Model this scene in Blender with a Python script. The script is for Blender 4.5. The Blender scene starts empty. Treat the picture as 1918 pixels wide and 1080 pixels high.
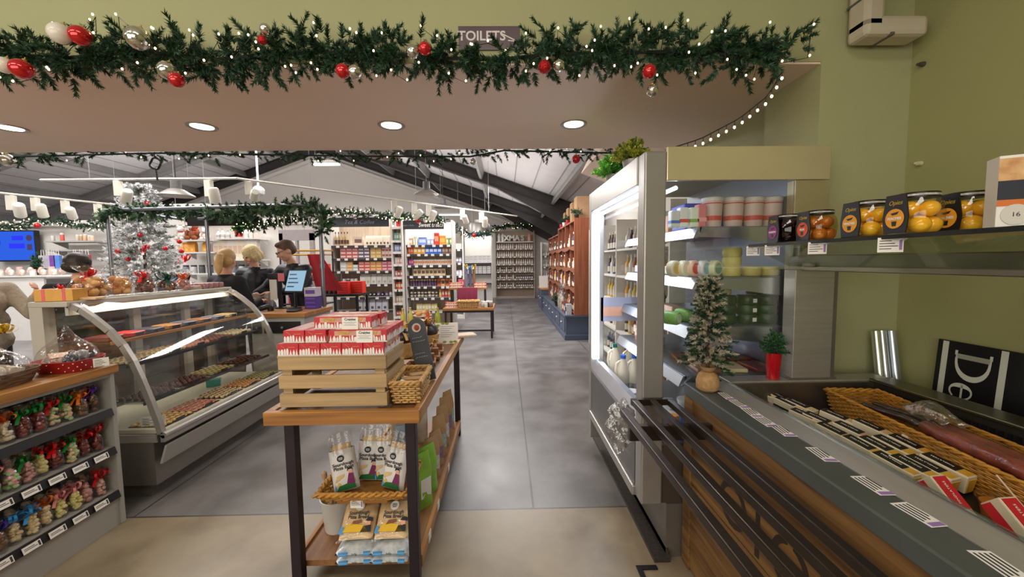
import bpy, bmesh, math, random
import numpy as np
from mathutils import Vector, Matrix, Euler
C = bpy.context.scene.collection
S = bpy.context.scene
PI = math.pi
# ---------------------------------------------------------------- camera
AX = np.array([[0.99979132, -0.01662433, -0.01187256],
               [0.01299729, 0.06926802, 0.99751341],
               [0.0157606, 0.99745956, -0.06946964]])      # right, up, forward
FPX, EYE = 720.0, 1.5
cd = bpy.data.cameras.new('camera'); cam = bpy.data.objects.new('camera', cd); C.objects.link(cam)
cd.sensor_width = 36.0; cd.lens = 36.0 * FPX / 1918.0; cd.clip_start = .02; cd.clip_end = 100
cam.matrix_world = Matrix(((AX[0][0], AX[1][0], -AX[2][0], 0), (AX[0][1], AX[1][1], -AX[2][1], 0), (AX[0][2], AX[1][2], -AX[2][2], EYE), (0, 0, 0, 1)))
S.camera = cam
def at(px, py, x=None, y=None, z=None):
    """the point of a real plane (x, y or z = const) that the photo shows at a pixel"""
    d = AX.T @ np.array([(px - 959) / FPX, (540 - py) / FPX, 1.0])
    t = x / d[0] if x is not None else y / d[1] if y is not None else (z - EYE) / d[2]
    return Vector((d[0] * t, d[1] * t, d[2] * t + EYE))
# ---------------------------------------------------------------- world and exposure
w = bpy.data.worlds.new('world'); S.world = w; w.use_nodes = True
w.node_tree.nodes['Background'].inputs[0].default_value = (.75, .85, 1, 1)
w.node_tree.nodes['Background'].inputs[1].default_value = .3
S.view_settings.view_transform = 'Standard'; S.view_settings.look = 'None'
S.view_settings.gamma = 1; S.view_settings.use_curve_mapping = False
S.view_settings.exposure = 0.06
def area(name, loc, rot, sx, sy, e, col=(1, 1, 1), spread=180):
    l = bpy.data.lights.new(name, 'AREA'); l.shape = 'RECTANGLE'; l.size = sx; l.size_y = sy; l.energy = e; l.color = col
    l.spread = math.radians(spread)
    o = bpy.data.objects.new(name, l); o.location = loc; o.rotation_euler = rot; C.objects.link(o); return o
def lamp(name, kind, loc, e, col=(1, 1, 1), r=.05, aim=None, angle=60):
    l = bpy.data.lights.new(name, kind); l.energy = e; l.color = col; l.shadow_soft_size = r
    if kind == 'SPOT': l.spot_size = math.radians(angle); l.spot_blend = .5
    o = bpy.data.objects.new(name, l); o.location = loc; C.objects.link(o)
    if aim: o.rotation_euler = (Vector(aim) - Vector(loc)).to_track_quat('-Z', 'Y').to_euler()
    return o
# fill panel added on the window side behind the camera, for the front room
area('daylight_fill', (-3.2, -3.3, 1.9), (PI / 2, 0, 0), 7.0, 2.2, 160, (1, .93, .83))
for bx_ in (-5.5, -2.8, -.2): area('ceiling_fill', (bx_, -.6, 3.6), (0, 0, 0), 1.8, .7, 34, (1, .93, .82))  # added ceiling fill for the front room, without lamp bodies
# fill lights added under the shop roof, no fittings built for them
for lx, ly, lz in ((-9.5, 6.5, 4.3), (-5, 5.2, 4.0), (-5, 8.6, 4.3), (-1.2, 8.6, 3.2), (-6, 12.8, 4.3), (-10.5, 11.5, 4.0), (-9.5, 4.4, 3.6)):
    area('shop_fill', (lx, ly, lz), (0, 0, 0), 2.6, .9, 135, (1, .97, .95))
area('roof_fill', (-7.0, 9.5, 3.1), (PI, 0, 0), 9, 7, 330, (1, .95, .91))  # added upward fill that brightens the roof lining
area('roof_fill', (-.2, 9.5, 2.75), (PI, 0, 0), 2.2, 8, 60, (1, .95, .91))  # same added fill for the roof on the wine shelf side
area('shop_fill', (.2, 6.6, 3.0), (0, 0, 0), 1.5, .5, 70, (1, .97, .95))  # smaller added fill above the aisle
area('shop_fill', (-.6, 13.6, 2.95), (0, 0, 0), 1.6, .5, 42, (1, .97, .95))  # added to brighten the far bottle display
# ---------------------------------------------------------------- materials
def lin(h):
    if isinstance(h, str):
        h = h.lstrip('#'); h = [int(h[i:i + 2], 16) / 255 for i in (0, 2, 4)]
        return tuple(c / 12.92 if c <= .04045 else ((c + .055) / 1.055) ** 2.4 for c in h)
    return tuple(h)
MATS = {}
def M(name, col=None, rough=.5, metal=0, var=0, scale=8, bump=0, bscale=None, stretch=None, emit=0, spec=None, col2=None, sss=0, coat=0):
    if name in MATS: return MATS[name]
    m = bpy.data.materials.new(name); m.use_nodes = True; MATS[name] = m
    nt = m.node_tree; b = nt.nodes['Principled BSDF']; c = lin(col)
    b.inputs['Base Color'].default_value = (*c, 1); b.inputs['Roughness'].default_value = rough; b.inputs['Metallic'].default_value = metal
    if spec is not None: b.inputs['Specular IOR Level'].default_value = spec
    if coat: b.inputs['Coat Weight'].default_value = coat
    if emit:
        b.inputs['Emission Color'].default_value = (*c, 1); b.inputs['Emission Strength'].default_value = emit
        m.cycles.emission_sampling = 'NONE'
    if sss: b.inputs['Subsurface Weight'].default_value = sss
    if var or bump or col2:
        tc = nt.nodes.new('ShaderNodeTexCoord'); mp = nt.nodes.new('ShaderNodeMapping'); nt.links.new(tc.outputs['Object'], mp.inputs[0])
        if stretch: mp.inputs['Scale'].default_value = stretch
        n = nt.nodes.new('ShaderNodeTexNoise'); n.inputs['Scale'].default_value = scale; n.inputs['Detail'].default_value = 5
        nt.links.new(mp.outputs[0], n.inputs['Vector'])
        if var or col2:
            r = nt.nodes.new('ShaderNodeValToRGB'); nt.links.new(n.outputs['Fac'], r.inputs[0])
            r.color_ramp.elements[0].position = .3; r.color_ramp.elements[1].position = .7
            r.color_ramp.elements[0].color = (*[x * (1 - var) for x in c], 1)
            r.color_ramp.elements[1].color = (*(lin(col2) if col2 else [min(1, x * (1 + var)) for x in c]), 1)
            nt.links.new(r.outputs[0], b.inputs['Base Color'])
        if bump:
            bn = nt.nodes.new('ShaderNodeBump'); bn.inputs['Strength'].default_value = bump; bn.inputs['Distance'].default_value = .01
            n2 = n
            if bscale:
                n2 = nt.nodes.new('ShaderNodeTexNoise'); n2.inputs['Scale'].default_value = bscale; nt.links.new(mp.outputs[0], n2.inputs['Vector'])
            nt.links.new(n2.outputs['Fac'], bn.inputs['Height']); nt.links.new(bn.outputs[0], b.inputs['Normal'])
    return m
def wood(name, c1, c2, axis=0, rough=.45, scale=6, gap=0):
    if name in MATS: return MATS[name]
    st = [14, 14, 14]; st[axis] = .8
    return M(name, c1, rough, var=.05, scale=scale * .35, stretch=tuple(st), bump=.12, col2=c2)
def emis(name, col, s, sample=False):
    if name in MATS: return MATS[name]
    m = bpy.data.materials.new(name); m.use_nodes = True; MATS[name] = m; nt = m.node_tree
    e = nt.nodes.new('ShaderNodeEmission'); e.inputs[0].default_value = (*lin(col), 1); e.inputs[1].default_value = s
    nt.links.new(e.outputs[0], nt.nodes['Material Output'].inputs[0])
    if not sample: m.cycles.emission_sampling = 'NONE'
    return m
def clear(name, tint=(1, 1, 1), refl=.08, rough=.03, bump=0, bscale=20, graze=.5, cap=1.0):
    """thin clear sheet: lets the light straight through, mirrors more towards grazing"""
    if name in MATS: return MATS[name]
    m = bpy.data.materials.new(name); m.use_nodes = True; MATS[name] = m; nt = m.node_tree; nt.nodes.remove(nt.nodes['Principled BSDF'])
    t = nt.nodes.new('ShaderNodeBsdfTransparent'); t.inputs[0].default_value = (*tint, 1)
    g = nt.nodes.new('ShaderNodeBsdfGlossy'); g.inputs['Roughness'].default_value = rough
    lw = nt.nodes.new('ShaderNodeLayerWeight'); lw.inputs[0].default_value = .35
    mr = nt.nodes.new('ShaderNodeMapRange'); mr.inputs[3].default_value = refl; mr.inputs[4].default_value = graze; nt.links.new(lw.outputs['Facing'], mr.inputs[0])
    mx = nt.nodes.new('ShaderNodeMixShader'); nt.links.new(mr.outputs[0], mx.inputs[0]); nt.links.new(t.outputs[0], mx.inputs[1]); nt.links.new(g.outputs[0], mx.inputs[2])
    nt.links.new(mx.outputs[0], nt.nodes['Material Output'].inputs[0])
    if bump:
        tc = nt.nodes.new('ShaderNodeTexCoord'); n = nt.nodes.new('ShaderNodeTexNoise'); n.inputs['Scale'].default_value = bscale
        nt.links.new(tc.outputs['Object'], n.inputs['Vector']); bn = nt.nodes.new('ShaderNodeBump'); bn.inputs['Strength'].default_value = bump; bn.inputs['Distance'].default_value = .02
        nt.links.new(n.outputs['Fac'], bn.inputs['Height']); nt.links.new(bn.outputs[0], g.inputs['Normal']); nt.links.new(bn.outputs[0], lw.inputs['Normal'])
    return m
# ---------------------------------------------------------------- mesh building
class MB:
    def __init__(s, T=None): s.v, s.f, s.m, s.T = [], [], [], T
    def add(s, vs, fs, mi=0):
        n = len(s.v)
        if s.T is not None: vs = [tuple(s.T @ Vector(v)) for v in vs]
        s.v += [tuple(v) for v in vs]; s.f += [tuple(i + n for i in f) for f in fs]; s.m += [mi] * len(fs); return s
    def box(s, x0, x1, y0, y1, z0, z1, mi=0):
        return s.add([(x0, y0, z0), (x1, y0, z0), (x1, y1, z0), (x0, y1, z0), (x0, y0, z1), (x1, y0, z1), (x1, y1, z1), (x0, y1, z1)],
                     [(0, 3, 2, 1), (4, 5, 6, 7), (0, 1, 5, 4), (1, 2, 6, 5), (2, 3, 7, 6), (3, 0, 4, 7)], mi)
    def obox(s, c, size, rot=(0, 0, 0), mi=0):
        R = Matrix.Translation(Vector(c)) @ Euler(rot).to_matrix().to_4x4(); a, b, d = (q / 2 for q in size)
        vs = [R @ Vector(p) for p in ((-a, -b, -d), (a, -b, -d), (a, b, -d), (-a, b, -d), (-a, -b, d), (a, -b, d), (a, b, d), (-a, b, d))]
        return s.add(vs, [(0, 3, 2, 1), (4, 5, 6, 7), (0, 1, 5, 4), (1, 2, 6, 5), (2, 3, 7, 6), (3, 0, 4, 7)], mi)
    def cyl(s, p, q, r, r2=None, n=12, mi=0, cap=True):
        p, q = Vector(p), Vector(q); r2 = r if r2 is None else r2; R = (q - p).to_track_quat('Z', 'Y').to_matrix()
        vs = []
        for c, rr in ((p, r), (q, r2)):
            for k in range(n): a = 2 * PI * k / n; vs.append(c + R @ Vector((rr * math.cos(a), rr * math.sin(a), 0)))
        fs = [(k, (k + 1) % n, n + (k + 1) % n, n + k) for k in range(n)]
        if cap: fs += [tuple(range(n - 1, -1, -1)), tuple(range(n, 2 * n))]
        return s.add(vs, fs, mi)
    def tube(s, pts, r, n=6, mi=0):
        pts = [Vector(p) for p in pts]; rs = r if isinstance(r, (list, tuple)) else [r] * len(pts); vs = []; up = None
        for i, p in enumerate(pts):
            d = (pts[min(i + 1, len(pts) - 1)] - pts[max(i - 1, 0)]).normalized()
            if up is None: up = Vector((0, 0, 1)) if abs(d.z) < .9 else Vector((1, 0, 0))
            a = d.cross(up).normalized(); b = a.cross(d).normalized(); up = b
            for k in range(n): t = 2 * PI * k / n; vs.append(p + rs[i] * (a * math.cos(t) + b * math.sin(t)))
        fs = [(i * n + k, i * n + (k + 1) % n, (i + 1) * n + (k + 1) % n, (i + 1) * n + k) for i in range(len(pts) - 1) for k in range(n)]
        L = (len(pts) - 1) * n; fs += [tuple(range(n - 1, -1, -1)), tuple(range(L, L + n))]
        return s.add(vs, fs, mi)
    def lathe(s, prof, n=20, mi=0, c=(0, 0, 0), sx=1, sy=1):
        vs = []; c = Vector(c)
        for r, z in prof:
            for k in range(n): a = 2 * PI * k / n; vs.append(c + Vector((r * sx * math.cos(a), r * sy * math.sin(a), z)))
        fs = [(i * n + k, i * n + (k + 1) % n, (i + 1) * n + (k + 1) % n, (i + 1) * n + k) for i in range(len(prof) - 1) for k in range(n)]
        if prof[0][0] > 1e-6: fs.append(tuple(range(n - 1, -1, -1)))
        L = (len(prof) - 1) * n
        if prof[-1][0] > 1e-6: fs.append(tuple(range(L, L + n)))
        return s.add(vs, fs, mi)
    def sph(s, c, r, n=10, mi=0, sc=(1, 1, 1)):
        h = max(4, n // 2); prof = [(math.sin(PI * i / h), -math.cos(PI * i / h)) for i in range(h + 1)]; c = Vector(c); vs = []
        for q, z in prof:
            for k in range(n): a = 2 * PI * k / n; vs.append(c + Vector((r * sc[0] * q * math.cos(a), r * sc[1] * q * math.sin(a), r * sc[2] * z)))
        return s.add(vs, [(i * n + k, i * n + (k + 1) % n, (i + 1) * n + (k + 1) % n, (i + 1) * n + k) for i in range(h) for k in range(n)], mi)
    def poly(s, pts, mi=0): return s.add(pts, [tuple(range(len(pts)))], mi)
    def prism(s, pts, ax, a0, a1, mi=0):
        """extrude a 2-D outline: ax 'x' -> pts are (y,z); 'y' -> (x,z); 'z' -> (x,y)"""
        f = {'x': lambda p, a: (a, p[0], p[1]), 'y': lambda p, a: (p[0], a, p[1]), 'z': lambda p, a: (p[0], p[1], a)}[ax]; n = len(pts)
        vs = [f(p, a0) for p in pts] + [f(p, a1) for p in pts]
        return s.add(vs, [tuple(range(n - 1, -1, -1)), tuple(range(n, 2 * n))] + [(k, (k + 1) % n, n + (k + 1) % n, n + k) for k in range(n)], mi)
    def grid(s, fn, nu, nv, mi=0):
        vs = [fn(i / nu, j / nv) for j in range(nv + 1) for i in range(nu + 1)]
        return s.add(vs, [(j * (nu + 1) + i, j * (nu + 1) + i + 1, (j + 1) * (nu + 1) + i + 1, (j + 1) * (nu + 1) + i) for j in range(nv) for i in range(nu)], mi)
    def mesh(s, name, mats, smooth=None):
        me = bpy.data.meshes.new(name); me.from_pydata(s.v, [], s.f)
        for m in (mats if isinstance(mats, (list, tuple)) else [mats]): me.materials.append(m)
        if any(s.m): me.polygons.foreach_set('material_index', s.m)
        me.update()
        bm = bmesh.new(); bm.from_mesh(me); bmesh.ops.recalc_face_normals(bm, faces=bm.faces); bm.to_mesh(me); bm.free()
        if smooth:
            me.polygons.foreach_set('use_smooth', [True] * len(me.polygons))
            if smooth is not True: me.set_sharp_from_angle(angle=math.radians(smooth))
        return me
def part(name, mb, mats, parent=None, smooth=None, bev=0, loc=None, rot=None, label=None):
    o = bpy.data.objects.new(name, mb if isinstance(mb, bpy.types.Mesh) else mb.mesh(name, mats, smooth)); C.objects.link(o)
    if parent is not None: o.parent = parent
    if loc is not None: o.location = loc
    if rot is not None: o.rotation_euler = rot
    if bev:
        b = o.modifiers.new('edge', 'BEVEL'); b.width = bev; b.segments = 2; b.limit_method = 'ANGLE'; b.angle_limit = .6
    if label: o['label'] = label
    return o
def tag(o, label, cat, group=None, kind=None):
    o['label'] = label; o['category'] = cat
    if group: o['group'] = group
    if kind: o['kind'] = kind
    return o
def thing(name, label, cat, loc=(0, 0, 0), rz=0, group=None, rot=None):
    o = bpy.data.objects.new(name, None); C.objects.link(o); o.empty_display_size = .05
    o.location = loc; o.rotation_euler = rot if rot else (0, 0, rz); return tag(o, label, cat, group)
def struct(name, mb, mats, **k):
    o = part(name, mb, mats, **k); o['kind'] = 'structure'; return o
def dup(o, loc, rz=None, label=None, group=None, rot=None, scale=None, mats=None):
    def cp(a, p):
        c = a.copy(); C.objects.link(c); c.parent = p
        for ch in list(a.children): cp(ch, c)
        return c
    kids = list(o.children); r = o.copy(); C.objects.link(r)
    for ch in kids: cp(ch, r)
    r.location = loc
    if rz is not None: r.rotation_euler = (0, 0, rz)
    if rot is not None: r.rotation_euler = rot
    if scale is not None: r.scale = scale if isinstance(scale, tuple) else (scale,) * 3
    if label: r['label'] = label
    if group: r['group'] = group
    return r
def recol(o, name, mat):
    """give the named child part of a copied thing its own colour"""
    for c in o.children:
        if c.name.split('.')[0] == name:
            c.data = c.data.copy(); c.data.materials.clear(); c.data.materials.append(mat)
TXT = {}
def text(body, size, mat, parent, loc=(0, 0, 0), rot=(PI / 2, 0, 0), name='lettering', ex=.0004, align='CENTER', sx=1, bold=0, shear=0, space=1):
    key = (body, size, mat.name, ex, align, bold, shear, space)
    if key not in TXT:
        cu = bpy.data.curves.new(name, 'FONT'); cu.body = body; cu.size = size; cu.align_x = align; cu.align_y = 'CENTER'; cu.extrude = ex; cu.offset = bold; cu.shear = shear; cu.space_character = space
        cu.resolution_u = 3; t = bpy.data.objects.new(name, cu); C.objects.link(t); bpy.context.view_layer.update()
        TXT[key] = bpy.data.meshes.new_from_object(t.evaluated_get(bpy.context.evaluated_depsgraph_get())); TXT[key].materials.clear(); TXT[key].materials.append(mat)
        bpy.data.objects.remove(t)
    o = part(name, TXT[key], None, parent, loc=loc, rot=rot); o.scale = (sx, 1, 1); return o
ORD = 'first second third fourth fifth sixth seventh eighth ninth tenth eleventh twelfth thirteenth fourteenth fifteenth sixteenth seventeenth eighteenth nineteenth twentieth'.split()
R_ = random.Random(7)
U = R_.uniform
# ================================================================ MATERIALS
def concrete():
    m = bpy.data.materials.new('concrete_floor'); m.use_nodes = True; nt = m.node_tree; b = nt.nodes['Principled BSDF']; L = nt.links.new
    tc = nt.nodes.new('ShaderNodeTexCoord'); sp = nt.nodes.new('ShaderNodeSeparateXYZ'); L(tc.outputs['Object'], sp.inputs[0])
    def noise(sc, det=6):
        n = nt.nodes.new('ShaderNodeTexNoise'); n.inputs['Scale'].default_value = sc; n.inputs['Detail'].default_value = det; L(tc.outputs['Object'], n.inputs['Vector']); return n
    def ramp(src, p0, c0, p1, c1):
        r = nt.nodes.new('ShaderNodeValToRGB'); L(src, r.inputs[0]); e = r.color_ramp.elements
        e[0].position = p0; e[1].position = p1; e[0].color = (*lin(c0), 1); e[1].color = (*lin(c1), 1); return r
    def math_(op, a, v=None, bsock=None):
        n = nt.nodes.new('ShaderNodeMath'); n.operation = op
        (L(a, n.inputs[0]) if not isinstance(a, (int, float)) else None)
        if v is not None: n.inputs[1].default_value = v
        if bsock is not None: L(bsock, n.inputs[1])
        return n.outputs[0]
    def mix(f, a, c, mode='MIX'):
        n = nt.nodes.new('ShaderNodeMix'); n.data_type = 'RGBA'; n.blend_type = mode
        L(f, n.inputs[0]) if not isinstance(f, float) else setattr(n.inputs[0], 'default_value', f)
        for k, s in ((6, a), (7, c)):
            L(s, n.inputs[k]) if not isinstance(s, tuple) else setattr(n.inputs[k], 'default_value', (*s, 1))
        return n.outputs[2]
    grey = ramp(noise(1.3).outputs[0], .3, '#6b6868', .72, '#8b8888'); tan = ramp(noise(1.1).outputs[0], .3, '#8c7f6a', .72, '#a3937a')
    zone = math_('GREATER_THAN', sp.outputs['Y'], 2.24)
    col = mix(zone, tan.outputs[0], grey.outputs[0])
    st = noise(3.2, 9); spot = ramp(st.outputs[0], .26, '#a8a49c', .6, '#ffffff'); col = mix(.75, col, spot.outputs[0], 'MULTIPLY')
    def joint(sock, off, step, wd):
        a = math_('ADD', sock, off); f = math_('PINGPONG', a, step / 2); return math_('LESS_THAN', f, wd)
    jx = joint(sp.outputs['X'], -.15 + 1.2 * 20, 1.2, .006); jy = joint(sp.outputs['Y'], 1.26, 3.5, .006)
    j = math_('MAXIMUM', jx, bsock=jy); far = math_('MULTIPLY', j, bsock=zone)
    yj = math_('COMPARE', sp.outputs['Y'], 2.24); yj.node.inputs[2].default_value = .006
    j2 = math_('MAXIMUM', far, bsock=yj)
    col = mix(j2, col, lin('#4a4644')); L(col, b.inputs['Base Color'])
    rr = nt.nodes.new('ShaderNodeMapRange'); rr.inputs[3].default_value = .22; rr.inputs[4].default_value = .5; L(st.outputs[0], rr.inputs[0]); L(rr.outputs[0], b.inputs['Roughness'])
    bn = nt.nodes.new('ShaderNodeBump'); bn.inputs['Strength'].default_value = .06; L(noise(40).outputs[0], bn.inputs['Height']); L(bn.outputs[0], b.inputs['Normal'])
    return m
GREEN = M('green_wall_paint', '#a9a97e', .7, var=.04, scale=2, bump=.06, bscale=90)
GREEN2 = M('olive_wall_paint', '#a09e6c', .7, var=.04, scale=2, bump=.06, bscale=90)
CREAM = M('soffit_paint', '#f3dccb', .55, var=.02, scale=1.5)
WHITE = M('white_wall_paint', '#d8d3cd', .7, var=.02, scale=2)
ROOFM = M('roof_lining', '#c9c6c8', .6, var=.03, scale=3)
DARKST = M('dark_roof_steel', '#3b3838', .5, .3, var=.1, scale=5)
GREYST = M('grey_purlin_steel', '#9a9896', .5, .3, var=.08, scale=5)
STEEL = M('brushed_steel', '#b5b1aa', .36, .65, var=.08, scale=3, stretch=(1, 1, 18), bump=.02)
STEELD = M('dull_steel', '#85807a', .42, .7, var=.1, scale=4)
ALU = M('aluminium_frame', '#a5a19c', .38, .6, var=.04, scale=6)
BLACK = M('black_metal', '#241d22', .45, .2, var=.1, scale=10)
BLK = M('black_plastic', '#17161a', .4, var=.1, scale=10)
WHT = M('white_plastic', '#e8e6e2', .4, var=.02, scale=8)
PAPER = M('white_paper', '#f0ece6', .7, var=.02, scale=20)
INK = M('dark_print', '#3c3a3c', .7, var=.05)
INKP = M('purple_print', '#9a74b4', .7, var=.05)
RED = M('red_card', '#c3202c', .45, var=.06, scale=20)
CARD = M('kraft_card', '#b08a5c', .7, var=.1, scale=12)
GREYP = M('grey_laminate', '#a3a19c', .5, var=.03, scale=4)
DGREY = M('dark_grey_laminate', '#5a5855', .5, var=.05, scale=4)
OAK = wood('oak_along_x', '#8a5a2c', '#b9803f', 0)
OAKY = wood('oak_along_y', '#8f5e30', '#bd8746', 1)
PALEW = wood('pale_wood_panel', '#cfb9a0', '#e0cdb6', 2, .6)
GLASS = clear('clear_glass', (.985, .995, .99), .035, .02, graze=.32)
FILM = clear('cellophane', (1, 1, 1), .05, .12, .5, 26, graze=.42)
FILM2 = clear('soft_plastic_bag', (.97, .97, .98), .16, .25, .5, 30, graze=.7)
CONC = concrete()
# ================================================================ STRUCTURE
struct('floor', MB().box(-18, 2.4, -3.6, 16.4, -.1, 0), CONC)
struct('wall_right', MB().box(2.03, 2.3, -3.6, 1.95, 0, 4.3), GREEN2)
struct('wall_right.001', MB().box(2.03, 2.3, 3.35, 16.4, 0, 3.2), WHITE)
struct('wall_pier', MB().box(1.575, 2.3, 1.95, 2.36, 0, 4.3).box(1.68, 2.3, 2.36, 3.35, 0, 4.3), GREEN)
struct('wall_opening', MB().box(-9.2, 1.575, 1.95, 2.02, 2.47, 4.3), GREEN)
struct('ceiling_soffit', MB().box(-9.2, 1.575, 1.955, 3.36, 2.46, 2.5).box(1.575, 1.68, 2.36, 3.36, 2.46, 2.5), CREAM)
struct('wall_rear_of_opening', MB().box(-9.2, 1.68, 3.3, 3.36, 2.5, 6.2), WHITE)
struct('ceiling', MB().box(-9.2, 2.3, -3.6, 2.0, 4.3, 4.4), WHITE)
struct('wall_left', MB().box(-9.4, -9.2, -3.6, 3.35, 0, 4.4), GREEN)
wb = MB().box(-9.2, 2.3, -3.75, -3.6, 0, .9).box(-9.2, 2.3, -3.75, -3.6, 3.0, 4.4)
for x0, x1 in ((-9.2, -7.2), (-4.6, -4.2), (-1.6, 2.3)): wb.box(x0, x1, -3.75, -3.6, .9, 3.0)
struct('wall_behind', wb, GREEN)
for i, x0 in enumerate((-7.2, -4.2)):
    wf = MB()
    for z0, z1 in ((.9, .96), (2.94, 3.0)): wf.box(x0, x0 + 2.6, -3.7, -3.62, z0, z1)
    for xx in (x0, x0 + .85, x0 + 1.7, x0 + 2.54): wf.box(xx, xx + .06, -3.7, -3.62, .96, 2.94)
    fr = struct('window_%d' % (i + 1), wf, WHT); part('glazing', MB().box(x0 + .06, x0 + 2.54, -3.67, -3.665, .96, 2.94), GLASS, fr)
RX, RZ, SL = -7.5, 6.35, .355
def roofz(x): return RZ - SL * abs(x - RX)
struct('wall_back', MB().prism([(-17, 0), (2.3, 0), (2.3, roofz(2.3)), (RX, RZ), (-17, roofz(-17))], 'y', 16.2, 16.4), WHITE)
struct('wall_far_left', MB().box(-17.2, -17, 3.3, 16.4, 0, 3.2), WHITE)
struct('wall_partition', MB().box(-14, -3.95, 9.0, 9.15, 0, 2.42).box(-14, -3.95, 8.93, 9.2, 2.42, 2.55), WHITE)
for sx, nm in ((1, 'roof_slope'), (-1, 'roof_slope.001')):
    rb = MB(); xe = RX + sx * 9.8; ze = roofz(xe)
    rb.prism([(RX, RZ), (xe, ze), (xe, ze + .1), (RX, RZ + .1)], 'y', 3.3, 16.4)
    k = .4
    while k < 9.6:      # lapped boards of the lining run along the slope
        x = RX + sx * k; rb.obox((x, 9.85, roofz(x) - .004), (.02, 13, .012), (0, sx * math.atan(SL), 0), 1); k += .46
    struct(nm, rb, [ROOFM, GREYST])
for y in (10.4, 13.5, 16.05):
    for sx in (1, -1):
        fb = MB(); a = math.atan(SL); L_ = 9.6 / math.cos(a)
        for dz, hw, th in ((-.3, .09, .03), (-.16, .02, .26), (-.02, .09, .03)):
            x = RX + sx * 4.8; fb.obox((x, y, roofz(x) + dz), (L_, hw * 2, th), (0, sx * a, 0))
        # haunch at the eave
        xe = RX + sx * 9.5; xi = RX + sx * 7.2
        fb.prism([(xe, roofz(xe) - .3), (xi, roofz(xi) - .3), (xe, roofz(xe) - .75)], 'y', y - .08, y + .08)
        struct('roof_beam', fb, DARKST if sx > 0 or y > 16 else GREYST)
for sx in (1, -1):
    for k in (1.3, 3.0, 4.9, 6.9, 8.8):
        x = RX + sx * k; struct('roof_beam_purlin', MB().obox((x, 9.85, roofz(x) - .12), (.07, 12.9, .2), (0, sx * math.atan(SL), 0)), GREYST)
# pale strip where the roof meets the wall behind
struct('trim_gable', MB().obox((RX + 4.7, 16.12, roofz(RX + 4.7) - .52), (10, .1, .12), (0, math.atan(SL), 0)).obox((RX - 4.7, 16.12, roofz(RX - 4.7) - .52), (10, .1, .12), (0, -math.atan(SL), 0)), WHITE)
# sloping boxed-in ceiling strip over the wine shelves
struct('ceiling_boxing', MB().prism([(1.1, 2.75), (2.03, 2.42), (2.03, 2.95), (1.3, 3.15)], 'y', 3.36, 5.6), CREAM)
# ================================================================ FOLIAGE HELPERS
def sprigs(bases, dirs, length, n_need, need, width, seed, mat2=0, droop=0, tilt=.9):
    """needle-covered twigs: thin pointed leaves round a short stem, as one mesh builder"""
    rg = np.random.default_rng(seed); mb = MB(); V = []; Fc = []; mi = []
    for b, d in zip(bases, dirs):
        b = np.array(b, float); d = np.array(d, float); d /= np.linalg.norm(d) + 1e-9
        u = np.cross(d, [0.3, .2, 1]); u /= np.linalg.norm(u) + 1e-9; v = np.cross(d, u); L = length * rg.uniform(.6, 1.15)
        m2 = 1 if rg.uniform() < mat2 else 0
        t = rg.uniform(.05, 1, n_need); a = rg.uniform(0, 2 * PI, n_need)
        side = np.cos(a)[:, None] * u + np.sin(a)[:, None] * v
        p = b + t[:, None] * d * L; p[:, 2] -= droop * t ** 2
        nd = side * tilt + d * (.55 + .6 * t[:, None]); nd /= np.linalg.norm(nd, axis=1)[:, None]
        nl = need * rg.uniform(.6, 1.1, n_need) * (1.1 - .45 * t); w_ = np.cross(nd, rg.normal(size=(n_need, 3))); w_ /= np.linalg.norm(w_, axis=1)[:, None]
        q = np.stack([p - w_ * width / 2, p + w_ * width / 2, p + nd * nl[:, None] + w_ * width * .2], 1).reshape(-1, 3)
        n0 = len(V) and sum(len(x) for x in V)
        V.append(q); mi += [m2] * n_need
    V = np.concatenate(V); mb.v = V.tolist(); mb.f = [(3 * i, 3 * i + 1, 3 * i + 2) for i in range(len(V) // 3)]; mb.m = mi
    return mb
def path_pts(ctrl, n):
    """evenly spread points along a polyline"""
    P = [np.array(c, float) for c in ctrl]; seg = [np.linalg.norm(b - a) for a, b in zip(P, P[1:])]; tot = sum(seg); out = []
    for i in range(n):
        s = tot * (i + .5) / n; k = 0
        while k < len(seg) - 1 and s > seg[k]: s -= seg[k]; k += 1
        out.append(P[k] + (P[k + 1] - P[k]) * min(1, s / seg[k]))
    return out
def garland_mesh(ctrl, rad, n, n_need, need, width, seed, along=.5, length=.12, mat2=0, avoid=None):
    rg = np.random.default_rng(seed); B, D = [], []
    for p in path_pts(ctrl, n):
        d = rg.normal(size=3); d /= np.linalg.norm(d); d[0] *= 1.1
        r = rad * rg.uniform(0, .8)
        if avoid and avoid[0] < (p + d * r)[0] < avoid[1] and (p + d * (r + length * .5))[2] > avoid[2]: continue
        B.append(p + d * r); D.append(d + np.array([rg.normal() * along, 0, -.1]))
    return sprigs(B, D, length, n_need, need, width, seed + 1, mat2)
PINE = M('pine_needles', '#1c3a22', .6, var=.35, scale=30, col2='#335a38')
PINE2 = M('pine_needles_bluish', '#234433', .6, var=.3, scale=30, col2='#4d7355')
FROST = M('frosted_needles', '#b9b09a', .8, var=.2, scale=40)
SNOWN = M('white_needles', '#d6d6d4', .8, var=.15, scale=30, col2='#eeeeee')
STEM = M('twig', '#4a3a28', .8, var=.2, scale=30)
BULB = emis('fairy_bulb', '#ffd9a0', 9); BULBSM = emis('fairy_bulb_far', '#ffe2b0', 5)
CABLE = M('dark_green_cable', '#14201a', .6, var=.1)
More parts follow.
